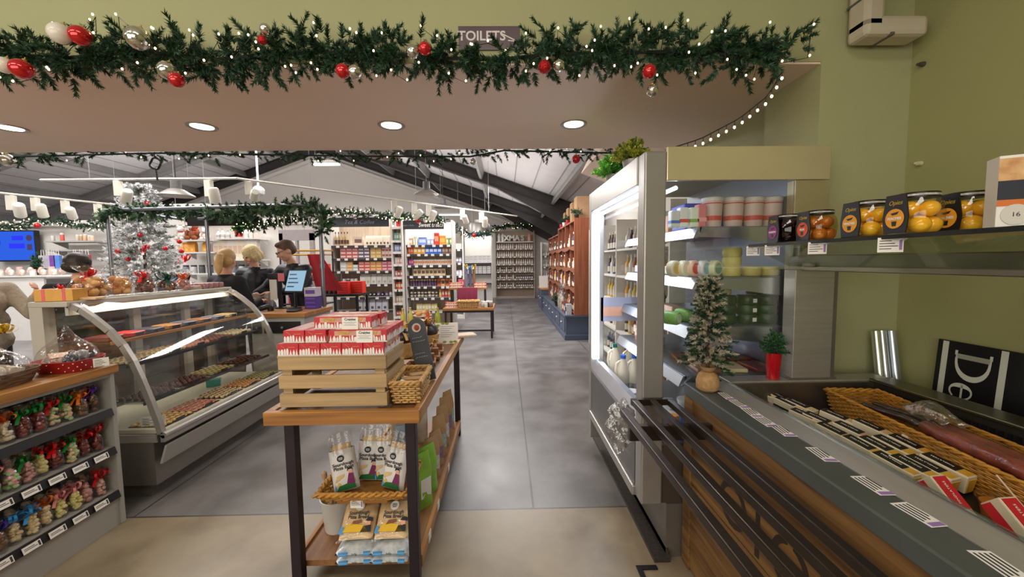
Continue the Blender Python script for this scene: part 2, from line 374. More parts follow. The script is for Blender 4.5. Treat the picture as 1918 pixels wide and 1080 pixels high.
# ================================================================ OPEN CHILLER
SHELFSTEEL = M('chiller_shelf_steel', '#b9bec6', .3, .9, var=.05, scale=6)
LINER = M('chiller_liner', '#838a96', .4, .6, var=.06, scale=5)
PANELD = M('chiller_dark_panel', '#6d6a68', .35, .7, var=.06, scale=5)
LED = emis('led_tube', '#dfe8ff', 6)
fr = thing('open_chiller', 'tall steel open chiller with white lit tubes and a glass end', 'fridge', (1.1, 2.4, 0))
def fp(name, mb, mats, **k):
    o = part(name, mb, mats, fr, **k); o.matrix_parent_inverse = Matrix.Translation((-1.1, -2.4, 0)); return o
fp('pillar', MB().box(.66, .765, 1.83, 1.925, .28, 2.01), ALU, bev=.008)
fp('pillar', MB().box(.655, .76, 2.955, 3.01, .1, 2.01), ALU, bev=.006)
fp('header', MB().box(.655, .69, 1.925, 2.955, 1.87, 2.01).prism([(.69, 1.87), (.82, 1.90), (.82, 1.93), (.69, 1.93)], 'y', 1.925, 2.955), ALU, bev=.004)
fp('top_panel', MB().box(.69, 1.545, 1.85, 3.01, 1.985, 2.01), STEELD)
BRASSY = M('polished_end_panel', '#ece0c6', .24, .8, var=.1, scale=2.2, bump=.12, bscale=4)
fp('end_panel', MB().box(.765, 1.545, 1.83, 1.85, 1.872, 2.03), BRASSY, bev=.003)
fp('corner_panel', MB().box(1.385, 1.545, 1.835, 1.86, 1.43, 1.87).box(1.385, 1.545, 1.86, 1.89, .3, 1.87), M('satin_panel', '#c4b998', .4, .8, var=.05, scale=3))
fp('end_glass', MB().box(.765, 1.385, 1.842, 1.848, .58, 1.872), GLASS)
fp('end_glass', MB().box(.76, 1.40, 2.97, 2.976, .58, 1.872), GLASS)
fp('lower_end_panel', MB().box(.765, 1.545, 1.845, 1.86, .28, .58), M('brown_grey_panel', '#5c5148', .4, .5, var=.08, scale=4))
fp('back_liner', MB().box(1.42, 1.545, 1.89, 3.01, .28, 1.985), LINER)
fp('base', MB().box(.79, 1.545, 1.835, 2.995, 0, .28), STEELD)
fp('front_panel', MB().box(.66, .69, 1.93, 2.955, .33, .64), PANELD)
fp('bumper', MB().box(.645, .70, 1.925, 2.96, .27, .325), ALU, bev=.008)
fp('loading_ledge', MB().prism([(.66, .64), (.66, .665), (.70, .73), (.735, .73), (.735, .55), (.69, .55)], 'y', 1.925, 2.955), SHELFSTEEL)
fp('deck', MB().box(.735, 1.42, 1.86, 2.965, .50, .55), LINER)
fp('vent_grille', MB().box(.72, .80, 1.80, 3.15, 0, .02).box(.79, .80, 1.80, 3.15, .02, .05), M('dark_grille', '#4a453f', .5, .5, var=.3, scale=60))
for z, x0, x1 in ((1.66, .93, 1.42), (1.41, .93, 1.42), (1.165, .90, 1.42), (.92, .87, 1.42)):
    sh = fp('shelf', MB().box(x0 + .02, x1, 1.875, 2.96, z - .025, z), LINER)
    o = part('price_rail', MB().prism([(x0 - .012, z - .055), (x0 + .012, z - .055), (x0 + .03, z - .004), (x0 + .012, z - .002)], 'y', 1.875, 2.96), SHELFSTEEL, sh)
    part('bracket', MB().prism([(x0, z - .05), (x0 + .05, z - .005), (x1, z - .005), (x1, z - .10), (x0 + .16, z - .055)], 'y', 1.868, 1.874), SHELFSTEEL, sh)
fp('led_tube', MB().box(.668, .715, 2.925, 2.952, .74, 1.86), LED)
fp('led_tube', MB().cyl((.735, 1.95, 1.855), (.735, 2.95, 1.855), .014, n=8), LED)
fp('led_tube', MB().cyl((.86, 1.95, 1.86), (.86, 2.95, 1.86), .011, n=8), LED)
area('chiller_tube_light', (.75, 2.43, 1.84), (0, math.radians(20), 0), .05, 1.0, 5, (.74, .84, 1))
area('chiller_column_light', (.735, 2.90, 1.3), (-PI / 2, 0, 0), .05, 1.1, 2.5, (.78, .86, 1))
area('chiller_ledge_light', (.72, 2.44, 1.86), (0, PI * .98, 0), .04, 1.0, 1.5, (.78, .86, 1))
n_ = fp('notice_card', MB().box(.735, 1.06, 2.955, 2.96, 1.03, 1.215), M('lilac_card', '#aeb3cc', .6, var=.03))
o = part('notice_print', MB().box(.755, .90, 2.952, 2.9545, 1.07, 1.14).add([], []), M('orange_sticker', '#e8b49c', .6, var=.05), n_)
# -------- goods in the chiller
def tub(r, h, body, lid, n=18): return MB().lathe([(r * .86, 0), (r * .88, .004), (r, h - .012), (r, h - .01)], n).lathe([(r * 1.04, h - .014), (r * 1.06, h - .01), (r * 1.06, h - .002), (r * .98, h), (0, h)], n, 1)
PINKT = M('pinkish_tub', '#cbb3ac', .4, var=.06, scale=12); CLRW = M('milky_lid', '#d8d0cc', .35, var=.04)
REDI = M('red_print', '#c2403c', .5, var=.1)
big = None
for i, (px, py) in enumerate(((1333, 421), (1372, 419), (1409, 418), (1444, 417))):
    p = at(px, py, y=1.98); p.z = 1.661
    if big is None:
        big = thing('plastic_tub', '', 'tub', p, group='large tubs in the chiller')
        part('tub_body', MB().lathe([(.041, 0), (.043, .004), (.049, .135)], 24), PINKT, big, smooth=40)
        part('lid', MB().lathe([(.0505, .133), (.0515, .14), (.0515, .15), (.047, .153), (0, .151)], 24), CLRW, big, smooth=40)
        part('printed_label', MB().lathe([(.0486, .118), (.049, .124)], 24).lathe([(.0452, .035), (.0464, .058)][:2], 24), REDI, big)
        t_ = big
    else: t_ = dup(big, p)
    t_['label'] = 'large pinkish plastic tub, %s along from the small bottles on the top chiller shelf' % ORD[i]
sm = [(1262, .085, '#d9dde0', '#4a74c0'), (1278, .10, '#e4e6e6', '#d84a40'), (1297, .10, '#dfe6d8', '#7fae54'), (1311, .115, '#d77c88', '#e8a0a8')]
for i, (px, h, c, c2) in enumerate(sm):
    p = at(px, 424, y=1.95); p.z = 1.661
    t_ = thing('dairy_pot', 'small %s carton pot beside the large tubs on the top chiller shelf' % ('grey-white', 'white and red', 'white and green', 'pink')[i], 'pot', p)
    part('body', MB().box(-.022, .022, -.022, .022, 0, h), M('pot%d' % i, c, .4, var=.05), t_, bev=.006)
    part('band', MB().box(-.0225, .0225, -.0225, .0225, h * .25, h * .42), M('potb%d' % i, c2, .4, var=.05), t_)
for i, (x, y, z) in enumerate(((1.03, 2.16, 1.6615), (1.17, 2.2, 1.6615), (1.31, 2.2, 1.6615))):
    t_ = thing('blue_crate', 'blue plastic crate behind the tubs on the top chiller shelf, %s from the opening' % ORD[i], 'crate', (x, y, z))
    part('crate_body', MB().box(-.06, .06, -.08, .08, 0, .12).box(-.065, .065, -.085, .085, .11, .14), M('blue_crate_plastic', '#2a3fae', .4, var=.08), t_, bev=.006)
def wheel(r, h): return MB().lathe([(r * .9, 0), (r, .012), (r, h - .012), (r * .9, h), (0, h)], 20)
for i, (px, c, c2) in enumerate(((1262, '#e6dfc4', '#d8b45c'), (1281, '#eee6cc', '#e8e2d0'), (1297, '#eec8b0', '#d23c3c'), (1317, '#dfe2e4', '#8fb6cc'), (1338, '#e2e2b8', '#7fa88c'))):
    p = at(px, 514, y=1.96); p.z = 1.412 + .042
    t_ = thing('cheese_round', 'small round cheese on its edge, %s from the steel pillar on the second chiller shelf' % ORD[i], 'cheese', p, group='small cheeses in the chiller')
    part('rind', MB(Euler((PI / 2, 0, .5)).to_matrix().to_4x4()).lathe([(.036, -.021), (.042, -.014), (.042, .014), (.036, .021), (0, .021)], 20), M('rind%d' % i, c, .5, var=.06), t_, smooth=40)
    part('label_disc', MB(Euler((PI / 2, 0, .5)).to_matrix().to_4x4()).lathe([(.028, .0215), (.028, .0225), (0, .0225)], 16), M('rindl%d' % i, c2, .5, var=.05), t_)
YEL = M('yellow_waxed_cheese', '#c9bd6c', .5, var=.06, scale=10); GRN = M('green_waxed_cheese', '#153f22', .35, var=.15, scale=10)
k = 0
for sx_, n in ((1370, 3), (1408, 1), (1440, 1)):
    for j in range(n):
        p = at(sx_, 515, y=2.0); z = 1.412 + j * .05
        t_ = tag(part('waxed_cheese', wheel(.046, .048), YEL, loc=(p.x, p.y, z), smooth=40), ('yellow waxed cheese wheel, %s of the stack of three in the chiller' % ('bottom', 'middle', 'top')[j]) if n == 3 else 'single yellow waxed cheese wheel lying %s of that stack' % ('just beyond', 'further right')[k - 3], 'cheese'); k += 1
k = 0
for st, sx_ in enumerate((1357, 1397, 1434)):
    for j in range(3):
        p = at(sx_, 612, y=1.985)
        t_ = tag(part('waxed_cheese', wheel(.053, .047), GRN, loc=(p.x, p.y, 1.167 + j * .049), smooth=40), 'dark green waxed cheese wheel, %s of three, %s stack from the frosted tree' % (('bottom', 'middle', 'top')[j], ORD[st]), 'cheese')
        if st == 1: part('price_sticker', MB().box(.0, .02, -.0545, -.053, .012, .032), PAPER, t_)
for i, (px, c, nm) in enumerate(((1352, '#c8bf90', 'cream'), (1412, '#141c18', 'black'))):
    p = at(px, 565, y=2.0); tag(part('waxed_cheese', wheel(.044, .04), M('topwheel%d' % i, c, .4, var=.1), loc=(p.x, p.y, 1.167 + .149), smooth=40), '%s round cheese on top of the green waxed wheels' % nm, 'cheese')
for i, px in enumerate((1258, 1280)):
    p = at(px, 600, y=(1.96, 2.06)[i]); p.z = 1.166 + .035
    t_ = thing('cheese_log', 'bright green wrapped cheese round beside the steel pillar, %s of two' % ('nearer the pillar', 'further from it')[i], 'cheese', p)
    part('wrap', MB(Euler((PI / 2, 0, .7)).to_matrix().to_4x4()).lathe([(.03, -.04), (.035, -.03), (.035, .03), (.03, .04), (0, .04)], 18), M('lime_wrap', '#7fb35c', .4, var=.1), t_, smooth=40)
    part('label_disc', MB(Euler((PI / 2, 0, .7)).to_matrix().to_4x4()).lathe([(.025, .0405), (.025, .0415), (0, .0415)], 16), M('pale_green_label', '#d9ecc4', .5, var=.03), t_)
PK = [M('brownmeat', '#8a5a3c', .4, var=.25, scale=40), M('palepack', '#d6c69a', .4, var=.15, scale=30), M('redmeat', '#7c3a34', .4, var=.2, scale=40)]
for i in range(6):
    x, y = (1.04, 1.18, 1.33)[i % 3], (1.99, 2.2)[i // 3]
    t_ = thing('flat_pack', 'flat packet of %s lying on the lowest chiller shelf, %s row' % (('brown crackers', 'pale slices', 'dark cured meat')[i % 3], ('nearer', 'further')[i // 3]), 'packet', (x, y, .921), U(-.2, .2))
    part('tray', MB().box(-.06, .06, -.08, .08, 0, .02), PK[i % 3], t_, bev=.005)
for i, (x, y) in enumerate(((.94, 2.35), (.94, 2.5), (.94, 2.65), (.98, 2.8))):
    t_ = thing('pudding_pot', 'brown and cream layered pot on the low chiller shelf, %s in from the pillar' % ORD[i], 'pot', (x, y, .921), group='layered pots in the chiller')
    part('pot', MB().lathe([(.032, 0), (.038, .055)], 14), PK[0], t_, smooth=40); part('lid', MB().lathe([(.039, .056), (.039, .1), (.034, .104), (0, .104)], 14), M('cream_top', '#ddc7ae', .5, var=.05), t_, smooth=40)
for i, (x, y, z) in enumerate(((1.0, 2.3, 1.412), (1.0, 2.55, 1.412), (1.0, 2.8, 1.412), (.99, 2.35, 1.661), (.99, 2.6, 1.661), (1.0, 2.3, 1.166), (1.0, 2.6, 1.166))):
    t_ = thing('chilled_carton', '%s carton in the middle of the %s chiller shelf' % (('pale', 'brown', 'white', 'orange-flecked', 'buff', 'peach', 'grey-white')[i], ('second', 'second', 'second', 'top', 'top', 'third', 'third')[i]), 'carton', (x, y, z))
    part('carton', MB().box(-.03, .04, -.08, .08, 0, (.05, .09, .05, .1, .12, .06, .05)[i]), M('chcart%d' % i, ('#d8d2c2', '#9c7654', '#e2e0dc', '#c98c62', '#cbb89a', '#e0b79a', '#d5d8dc')[i], .45, var=.2, scale=30), t_, bev=.005)
MILK = M('milk_bottle_plastic', '#e9e4d4', .35, var=.02, sss=.15)
def milk(label, loc, cap, h, s=1.0):
    t_ = thing('milk_bottle', label, 'milk bottle', loc)
    b = MB().lathe([(.036, 0), (.042, .008), (.042, h * .52), (.040, h * .62), (.026, h * .82), (.016, h * .9), (.016, h * .93)], 20, sy=.85)
    b.tube([(-.02, .0, h * .86), (-.044, 0, h * .8), (-.05, 0, h * .62), (-.04, 0, h * .5)], [.009, .010, .010, .010], 8)
    part('bottle', b, MILK, t_, smooth=50); part('cap', MB().lathe([(.019, h * .92), (.019, h), (0, h)], 14), cap, t_, smooth=40)
    part('paper_label', MB().lathe([(.0425, h * .12), (.0425, h * .36)], 20, sy=.86), M('milk_label', '#6d6f92', .5, var=.3, scale=40, col2='#d8d4d0'), t_)
BLUEC = M('blue_cap', '#2f6fd6', .4, var=.03); GRC = M('teal_cap', '#0f6b62', .4, var=.03)
milk('large milk bottle with a teal cap behind the blue-capped ones', (.802, 2.80, .551), GRC, .335)
milk('large milk bottle without visible cap beside the teal-capped one', (.915, 2.80, .551), GRC, .33)
milk('blue-capped milk bottle nearest the lit column', (.802, 2.60, .551), BLUEC, .30)
milk('blue-capped milk bottle closest to the grey pillar', (.88, 2.60, .551), BLUEC, .30)
milk('milk bottle half hidden by the grey chiller pillar', (.975, 2.58, .551), BLUEC, .28)
TL = M('tub_lid', '#e2e4e8', .35, var=.03)
for i, (x, y, r, h, c) in enumerate(((.79, 2.36, .044, .13, '#8d8c72'), (.88, 2.38, .042, .12, '#3e5470'), (.77, 2.25, .036, .11, '#2c4a66'), (.787, 2.14, .042, .10, '#c9a858'), (.79, 2.03, .036, .09, '#b99a54'), (.885, 2.04, .05, .11, '#8c9cc4'),
                                   (.905, 2.16, .045, .10, '#a9b4cc'), (1.03, 1.99, .045, .12, '#6f8cd0'), (1.02, 2.12, .05, .16, '#c8ccd6'), (1.14, 2.05, .05, .15, '#a6b2c6'))):
    t_ = thing('yoghurt_tub', 'lidded yoghurt tub with %s side, %s from the milk along the chiller floor' % (('olive', 'navy', 'dark blue', 'mustard', 'gold', 'pale blue', 'silver blue', 'bright blue', 'white', 'grey blue')[i], ORD[i]), 'tub', (x, y, .551), group='yoghurt tubs')
    part('tub_body', MB().lathe([(r * .84, 0), (r, h - .012)], 18), M('ytub%d' % i, c, .4, var=.25, scale=25), t_, smooth=40)
    part('lid', MB().lathe([(r * 1.03, h - .013), (r * 1.06, h - .008), (r * 1.06, h), (r * .9, h + .002), (0, h - .001)], 18), TL, t_, smooth=40)
for i, (x, y, c, h) in enumerate(((.845, 1.90, '#e08a2c', .13), (.905, 1.885, '#3a62b8', .14), (.96, 1.89, '#b0562c', .12))):
    tag(part('drink_can', MB().lathe([(.024, 0), (.028, .006), (.028, h - .01), (.022, h), (0, h - .002)], 16), M('can%d' % i, c, .35, .3, var=.2, scale=30), loc=(x, y, .58), smooth=40), '%s can low down behind the chiller end glass' % ('orange', 'blue', 'rusty')[i], 'can')
tag(part('can_step', MB().box(.79, 1.1, 1.862, 1.93, .5505, .5795), LINER), 'low steel step under the cans inside the chiller', 'step')
# plants on top of the chiller
def bush(name, label, loc, r, h, mats, seed, pot, n=70, nn=26, need=.035, wdt=.006, pr=.06, ph=.1, cat='potted plant'):
    t_ = thing(name, label, cat, loc); rg = np.random.default_rng(seed); B, D = [], []
    for i in range(n):
        d = rg.normal(size=3); d[2] = abs(d[2]) * 1.1; d /= np.linalg.norm(d); B.append(np.array([0, 0, ph]) + d * np.array([r, r, h]) * rg.uniform(.2, .8)); D.append(d + [0, 0, .2])
    part('foliage', sprigs(B, D, r * .7, nn, need, wdt, seed, .35), mats, t_)
    part('stem', MB().cyl((0, 0, ph * .6), (0, 0, ph + h * .5), .008), STEM, t_)
    part('pot', MB().lathe([(pr * .75, 0), (pr * .78, .003), (pr, ph), (pr * .88, ph), (pr * .86, ph - .015), (0, ph - .015)], 18), pot, t_, smooth=40)
    return t_
ZINC = M('grey_zinc_pot', '#a7a8a6', .5, .4, var=.08, scale=12)
LEAFY = [M('yellow_green_leaf', '#b9bd4a', .5, var=.2, scale=30), M('deep_green_leaf', '#6f8430', .5, var=.25, scale=30)]
LEAFG = [M('bright_green_leaf', '#7cc04e', .5, var=.2, scale=30), M('mid_green_leaf', '#54a03c', .5, var=.25, scale=30)]
bush('potted_shrub', 'yellow-green shrub in a grey pot on the chiller, nearer the front', (.745, 2.28, 2.011), .085, .10, LEAFY, 3, ZINC, n=150, nn=30, need=.022, wdt=.018, pr=.055, ph=.07)
bush('potted_fern', 'bright green feathery plant in a grey pot on the chiller, further back', (.745, 2.66, 2.011), .10, .10, LEAFG, 4, ZINC, n=130, nn=34, need=.032, wdt=.011, pr=.055, ph=.07)
# ================================================================ DELI COUNTER (chilled well)
SLATE = M('slate_slab', '#4c514e', .42, var=.12, scale=6, bump=.05, bscale=40)
CRATEW = wood('weathered_crate_planks', '#4e3318', '#86602f', 1, .75, 9)
dc = thing('deli_counter', 'plank-fronted deli counter with a black slab and chilled steel well', 'counter', (1.3, .7, 0))
def dp(name, mb, mats, par=None, **k):
    o = part(name, mb, mats, par or dc, **k)
    if par is None: o.matrix_parent_inverse = Matrix.Translation((-1.3, -.7, 0))
    return o
dp('slab', MB().box(.858, .966, -.6, 1.822, .85, .905), SLATE, bev=.005)
pl = MB()
for z0, z1 in ((.01, .20), (.205, .43), (.436, .65), (.655, .845)): pl.box(.872, .90, -.6, 1.75, z0, z1)
cl = dp('plank_cladding', pl, CRATEW, bev=.003)
dp('corner_post', MB().box(.864, .93, 1.75, 1.822, 0, .845), CRATEW, bev=.003)
dp('carcass', MB().box(.902, 1.95, -.6, 1.775, 0, .70), DGREY)
# stencilled rings and bars burnt into the planks
STN = M('burnt_stencil', '#2c1c10', .8, var=.2, scale=30)
def ring(y, z, a, b, wd):
    sten = MB()
    for k in range(18):
        t0, t1 = 2 * PI * k / 18, 2 * PI * (k + 1) / 18
        if k == 4: continue
        sten.add([(.8715, y + a * math.cos(t0), z + b * math.sin(t0)), (.8715, y + a * math.cos(t1), z + b * math.sin(t1)), (.8715, y + (a - wd) * math.cos(t1), z + (b - wd) * math.sin(t1)), (.8715, y + (a - wd) * math.cos(t0), z + (b - wd) * math.sin(t0))], [(0, 1, 2, 3)])
    part('stencil_mark', sten, STN, cl)
ring(1.42, .545, .09, .09, .025); ring(1.12, .54, .085, .09, .025); ring(.86, .54, .09, .09, .025); ring(.62, .74, .03, .05, .012)
for y in (1.26, .98): part('stencil_mark', MB().add([(.8715, y, .45), (.8715, y + .025, .45), (.8715, y + .025, .63), (.8715, y, .63)], [(0, 1, 2, 3)]), STN, cl)

dp('rim_upstand', MB().prism([(.967, .86), (.967, .906), (1.015, .93), (1.03, .93), (1.03, .86)], 'y', -.6, 1.76), STEEL)
dp('rim_glass', MB().box(1.022, 1.030, -.6, 1.72, .930, .938), clear('rim_edge_glass', (.8, .87, .9), .2, .05))
WELL = M('well_steel', '#5d5954', .35, .85, var=.12, scale=4)
dp('well_floor', MB().box(1.03, 1.72, -.6, 1.74, .78, .80), WELL)
dp('well_end', MB().box(1.03, 1.80, 1.72, 1.74, .70, .925), M('well_end_steel', '#8a847b', .32, .9, var=.15, scale=4))
dp('end_rim', MB().box(1.035, 1.80, 1.735, 1.83, .915, .932), STEEL, bev=.003)
bw = MB().box(1.70, 1.72, -.6, 1.72, .70, .93)
bk = dp('well_back', bw, M('well_back_steel', '#49453c', .4, .7, var=.1, scale=5))
vs = MB()
for k in range(84): vs.box(1.694, 1.6995, -.3 + k * .0235, -.288 + k * .0235, .83, .90)
dp('vent_slot', vs, BLK, bk)
dp('back_rim', MB().box(1.69, 1.80, -.6, 1.735, .925, .94), M('olive_tinted_steel', '#76735f', .3, .9, var=.08, scale=4), bev=.004)
dp('back_ledge', MB().box(1.80, 2.025, -.6, 1.90, .72, .82), DGREY)
part_post = thing('steel_upright', 'square brushed steel upright standing on the far rim of the deli counter', 'post', (1.44, 1.79, .933))
part('post_body', MB().box(-.10, .085, -.035, .04, 0, .515), STEEL, part_post, bev=.003); part('side_strip', MB().box(.086, .105, -.03, .04, 0, .515), STEELD, part_post)
part('base_flange', MB().box(-.115, .11, -.04, .042, 0, .006), STEELD, part_post)
# ---------------- tray rail
tr = thing('tray_rail', 'tray rail of four dark steel bars along the plank counter', 'rail', (.7, .6, .82))
def tp(name, mb, **k):
    o = part(name, mb, M('worn_bar_steel', '#4b423d', .32, .8, var=.15, scale=9), tr, **k); o.matrix_parent_inverse = Matrix.Translation((-.7, -.6, -.82)); return o
for x, ye in ((.525, 1.72), (.615, 1.80), (.70, 1.80), (.785, 1.80)): tp('bar', MB().box(x - .015, x + .015, -.6, ye, .80, .83), bev=.004)
tp('cross_bar', MB().box(.60, .80, 1.80, 1.822, .80, .83))
for y in (1.60, .2): tp('bracket', MB().box(.515, .868, y - .03, y, .735, .80), bev=.003)
pb = MB().grid(lambda u, v: (.525 + .07 * math.sin(2 * PI * u) * (.35 + .65 * math.sin(PI * min(1, v * 1.1))) + .01 * math.sin(23 * v + 9 * u), 1.72 + .05 * math.cos(2 * PI * u) * (.4 + .6 * v) + .012 * math.sin(17 * u + 11 * v), .85 - .22 * v + .012 * math.sin(19 * u + 5 * v)), 24, 14)
tag(part('carrier_bag', pb, clear('crumpled_bag', (.93, .93, .93), .28, .3, .9, 40, graze=.8), smooth=True), 'crumpled clear plastic bag tied on the end of the tray rail', 'bag')
struct('trim_floor_channel', MB().box(.62, .645, .9, 1.78, 0, .006).box(.645, .72, 1.755, 1.78, 0, .006), BLK)
# ---------------- glass shelf over the counter
gs = thing('glass_shelf', 'clear glass shelf on a steel beam above the deli counter', 'shelf', (1.4, 1, 1.45))
def gp(name, mb, mats, **k):
    o = part(name, mb, mats, gs, **k); o.matrix_parent_inverse = Matrix.Translation((-1.4, -1, -1.45)); return o
gp('beam', MB().box(1.365, 1.40, -.4, 1.83, 1.443, 1.512), M('beam_steel', '#8d8a78', .3, .9, var=.2, scale=5), bev=.003)
gp('pane', MB().box(1.165, 1.78, -.4, 1.825, 1.556, 1.567), GLASS)
gp('pane_edge', MB().box(1.158, 1.1645, -.4, 1.825, 1.555, 1.568), M('dark_glass_edge', '#0f1612', .15, var=.1))
gp('guard_glass', MB().prism([(1.166, 1.556), (1.173, 1.556), (1.364, 1.462), (1.357, 1.462)], 'y', -.4, 1.825), clear('guard_glass_mat', (.93, .97, .94), .05, .03, graze=.4))
for y in (1.80, .7, -.2): gp('shelf_support', MB().cyl((1.385, y, 1.5), (1.385, y, 1.556), .012).cyl((1.385, y, 1.55), (1.385, y, 1.556), .03), STEEL)
gp('clamp', MB().obox((1.355, 1.70, 1.47), (.02, .06, .02)), STEEL, bev=.008)
# price tags that hang from the edge of the glass shelf
def tagcard(name, w_, h_, parent_lines=4, purple=True):
    mb = MB().box(0, w_, -.0006, .0006, -h_, 0)
    for k in range(parent_lines): mb.box(w_ * .08, w_ * (.55 + .25 * ((k * 7) % 3) / 2), -.0012, -.0007, -h_ * (.2 + .18 * k) - h_ * .05, -h_ * (.2 + .18 * k), 1)
    if purple: mb.box(w_ * .84, w_ * .95, -.0012, -.0007, -h_ * .85, -h_ * .2, 2)
    return mb.mesh(name, [PAPER, INK, INKP])
tm = tagcard('price_tag', .058, .045)
for i, (y, yaw) in enumerate(((1.83, .0), (1.70, 0), (1.455, 0), (1.18, 0))):
    t_ = part('price_tag', tm, None, loc=(1.154, y, 1.56), rot=(0, 0, -PI / 2 * .62)); tag(t_, 'white price tag under the %s' % ('free end of the glass shelf', 'dark damson jar on the glass shelf', 'amber jar on the glass shelf', 'peach jars on the glass shelf')[i], 'price tag')
# ---------------- fruit jars
JG = clear('jar_glass', (1, .97, .9), .06, .02, graze=.4)
PEACH = M('peach_flesh', '#ffbe2a', .25, var=.1, scale=9, sss=.2, coat=.6); AMB = M('amber_fruit', '#c47e26', .25, var=.15, scale=9, coat=.6); DMS = M('damson_fruit', '#2a1020', .25, var=.2, coat=.6)
SYR = {'peach': clear('peach_syrup', (1, .95, .75), .05, .02, graze=.3), 'amber': clear('amber_syrup', (.95, .8, .55), .05, .02, graze=.3), 'damson': clear('damson_syrup', (.35, .1, .2), .06, .02, graze=.3)}
GOLD = M('gold_print', '#c8a840', .4, .4, var=.05); ORG = M('orange_label', '#f0a42a', .5, var=.03); ORR = M('red_orange_label', '#e05a34', .5, var=.03); PUR = M('plum_label', '#9c3a80', .5, var=.03)
def jar(label, x, y, kind, disc, word, rz=-.62, blackcard=True):
    t_ = thing('fruit_jar', label, 'jar', (x, y, 1.568), rz); r, h = .058, .118
    prof = [(.036, 0), (.046, .006), (.056, .03), (.059, .055), (.055, .085), (.044, .106), (.042, .112)]
    part('glass', MB().lathe(prof, 28), SYR[kind], t_, smooth=60)
    lid = part('lid', MB().lathe([(.046, .104), (.047, .118), (.045, .12), (0, .12)], 24), BLK, t_, smooth=40)
    part('band_print', MB().lathe([(.0472, .109), (.0474, .1145)], 24), M('lid_print', '#b9b4a8', .5, var=.5, scale=90), lid)
    fb = MB(); rg = random.Random(hash(word) % 97 + 3)
    for k in range(8):
        a = k * PI / 2 + (k // 4) * .75; rr = .029; fb.sph((rr * math.cos(a), rr * math.sin(a), .029 + .043 * (k // 4) + rg.uniform(-.003, .003)), .0262 if k < 4 else .0245, 16, 0, (1, 1, .95))
    part('fruit', fb, {'peach': PEACH, 'amber': AMB, 'damson': DMS}[kind], t_, smooth=True)
    # card sleeve across the side turned to the aisle
    T = Matrix.Rotation(-.62, 4, 'Z')
    sl = part('card_sleeve', MB().prism([(-.034, .002), (.034, .002), (.040, .05), (.030, .116), (-.030, .116), (-.040, .05)], 'y', -.064, -.0605), BLK, t_, rot=(0, 0, -1.0))
    part('label_disc', MB().lathe([(.029, 0), (.029, .001), (0, .001)], 22), disc, sl, loc=(0, -.0645, .046), rot=(PI / 2, 0, 0))
    o = text(word, .0105, PAPER, sl, (0, -.0661, .046), name='fruit_name', bold=.0003)
    o = text('Opies', .018, GOLD, sl, (0, -.0645, .092), name='maker_name', shear=.3)
    part('drawn_spoon', MB().prism([(-.006, -.022), (.006, -.022), (.008, -.008), (-.008, -.008)], 'y', -.0002, .0002).prism([(-.012, .016), (-.006, .010), (.008, .012), (.014, .020), (.002, .018)], 'y', -.0002, .0002), BLK, sl, loc=(0, -.066, .046))
    return t_
jar('jar of dark damsons with a plum label, furthest along the glass shelf', 1.225, 1.66, 'damson', PUR, 'DAMSON')
jar('jar of amber fruit with orange-red label beside the damson jar', 1.255, 1.53, 'amber', ORR, 'FRUIT')
jar('amber fruit jar tucked behind the first jar of peaches', 1.345, 1.42, 'amber', ORR, 'FRUIT')
jar('peach jar nearest the amber jars, orange disc label', 1.225, 1.285, 'peach', ORG, 'PEACHES')
jar('peach jar in the middle of the yellow jars, full label facing out', 1.225, 1.135, 'peach', ORG, 'PEACHES')
jar('peach jar at the near end, next to the cracker box', 1.375, 1.13, 'peach', ORG, 'PEACHES')
# cracker carton
cb = thing('cracker_carton', 'tall carton with cracker picture, navy band and round badge', 'box', (1.30, .955, 1.568), -.55)
part('carton', MB().box(-.045, .16, 0, .06, 0, .185), PAPER, cb, bev=.001)
part('picture', MB().box(-.045, .16, -.0006, -.0002, .12, .178).sph((.02, 0, .15), .02, 10, 0, (1.6, .02, 1)), M('orange_picture', '#d98a52', .5, var=.25, scale=25, col2='#e9c48c'), cb)
part('picture_window', MB().box(.005, .16, -.0012, -.0007, .12, .152), M('dark_inset', '#4a3428', .5, var=.4, scale=70), cb)
part('navy_band', MB().box(-.045, .16, -.0011, -.0003, .074, .122), M('navy_card', '#1f2431', .5, var=.05), cb)
part('orange_strip', MB().box(-.045, .16, -.0011, -.0003, .058, .074), M('strip_orange', '#d8742c', .5, var=.05), cb)
part('cracker_edges', MB().box(.01, .16, -.0011, -.0003, .03, .058), M('cracker_stack', '#b98a5c', .6, var=.4, scale=90, stretch=(.1, 1, 4)), cb)
bd = part('badge', MB().lathe([(.026, 0), (.026, .001), (0, .001)], 22), M('badge_grey', '#d6d2c8', .5, var=.02), cb, loc=(-.012, -.0012, .036), rot=(PI / 2, 0, 0))
text('16', .016, INK, bd, (0, 0, .0013), (0, 0, 0), name='number')
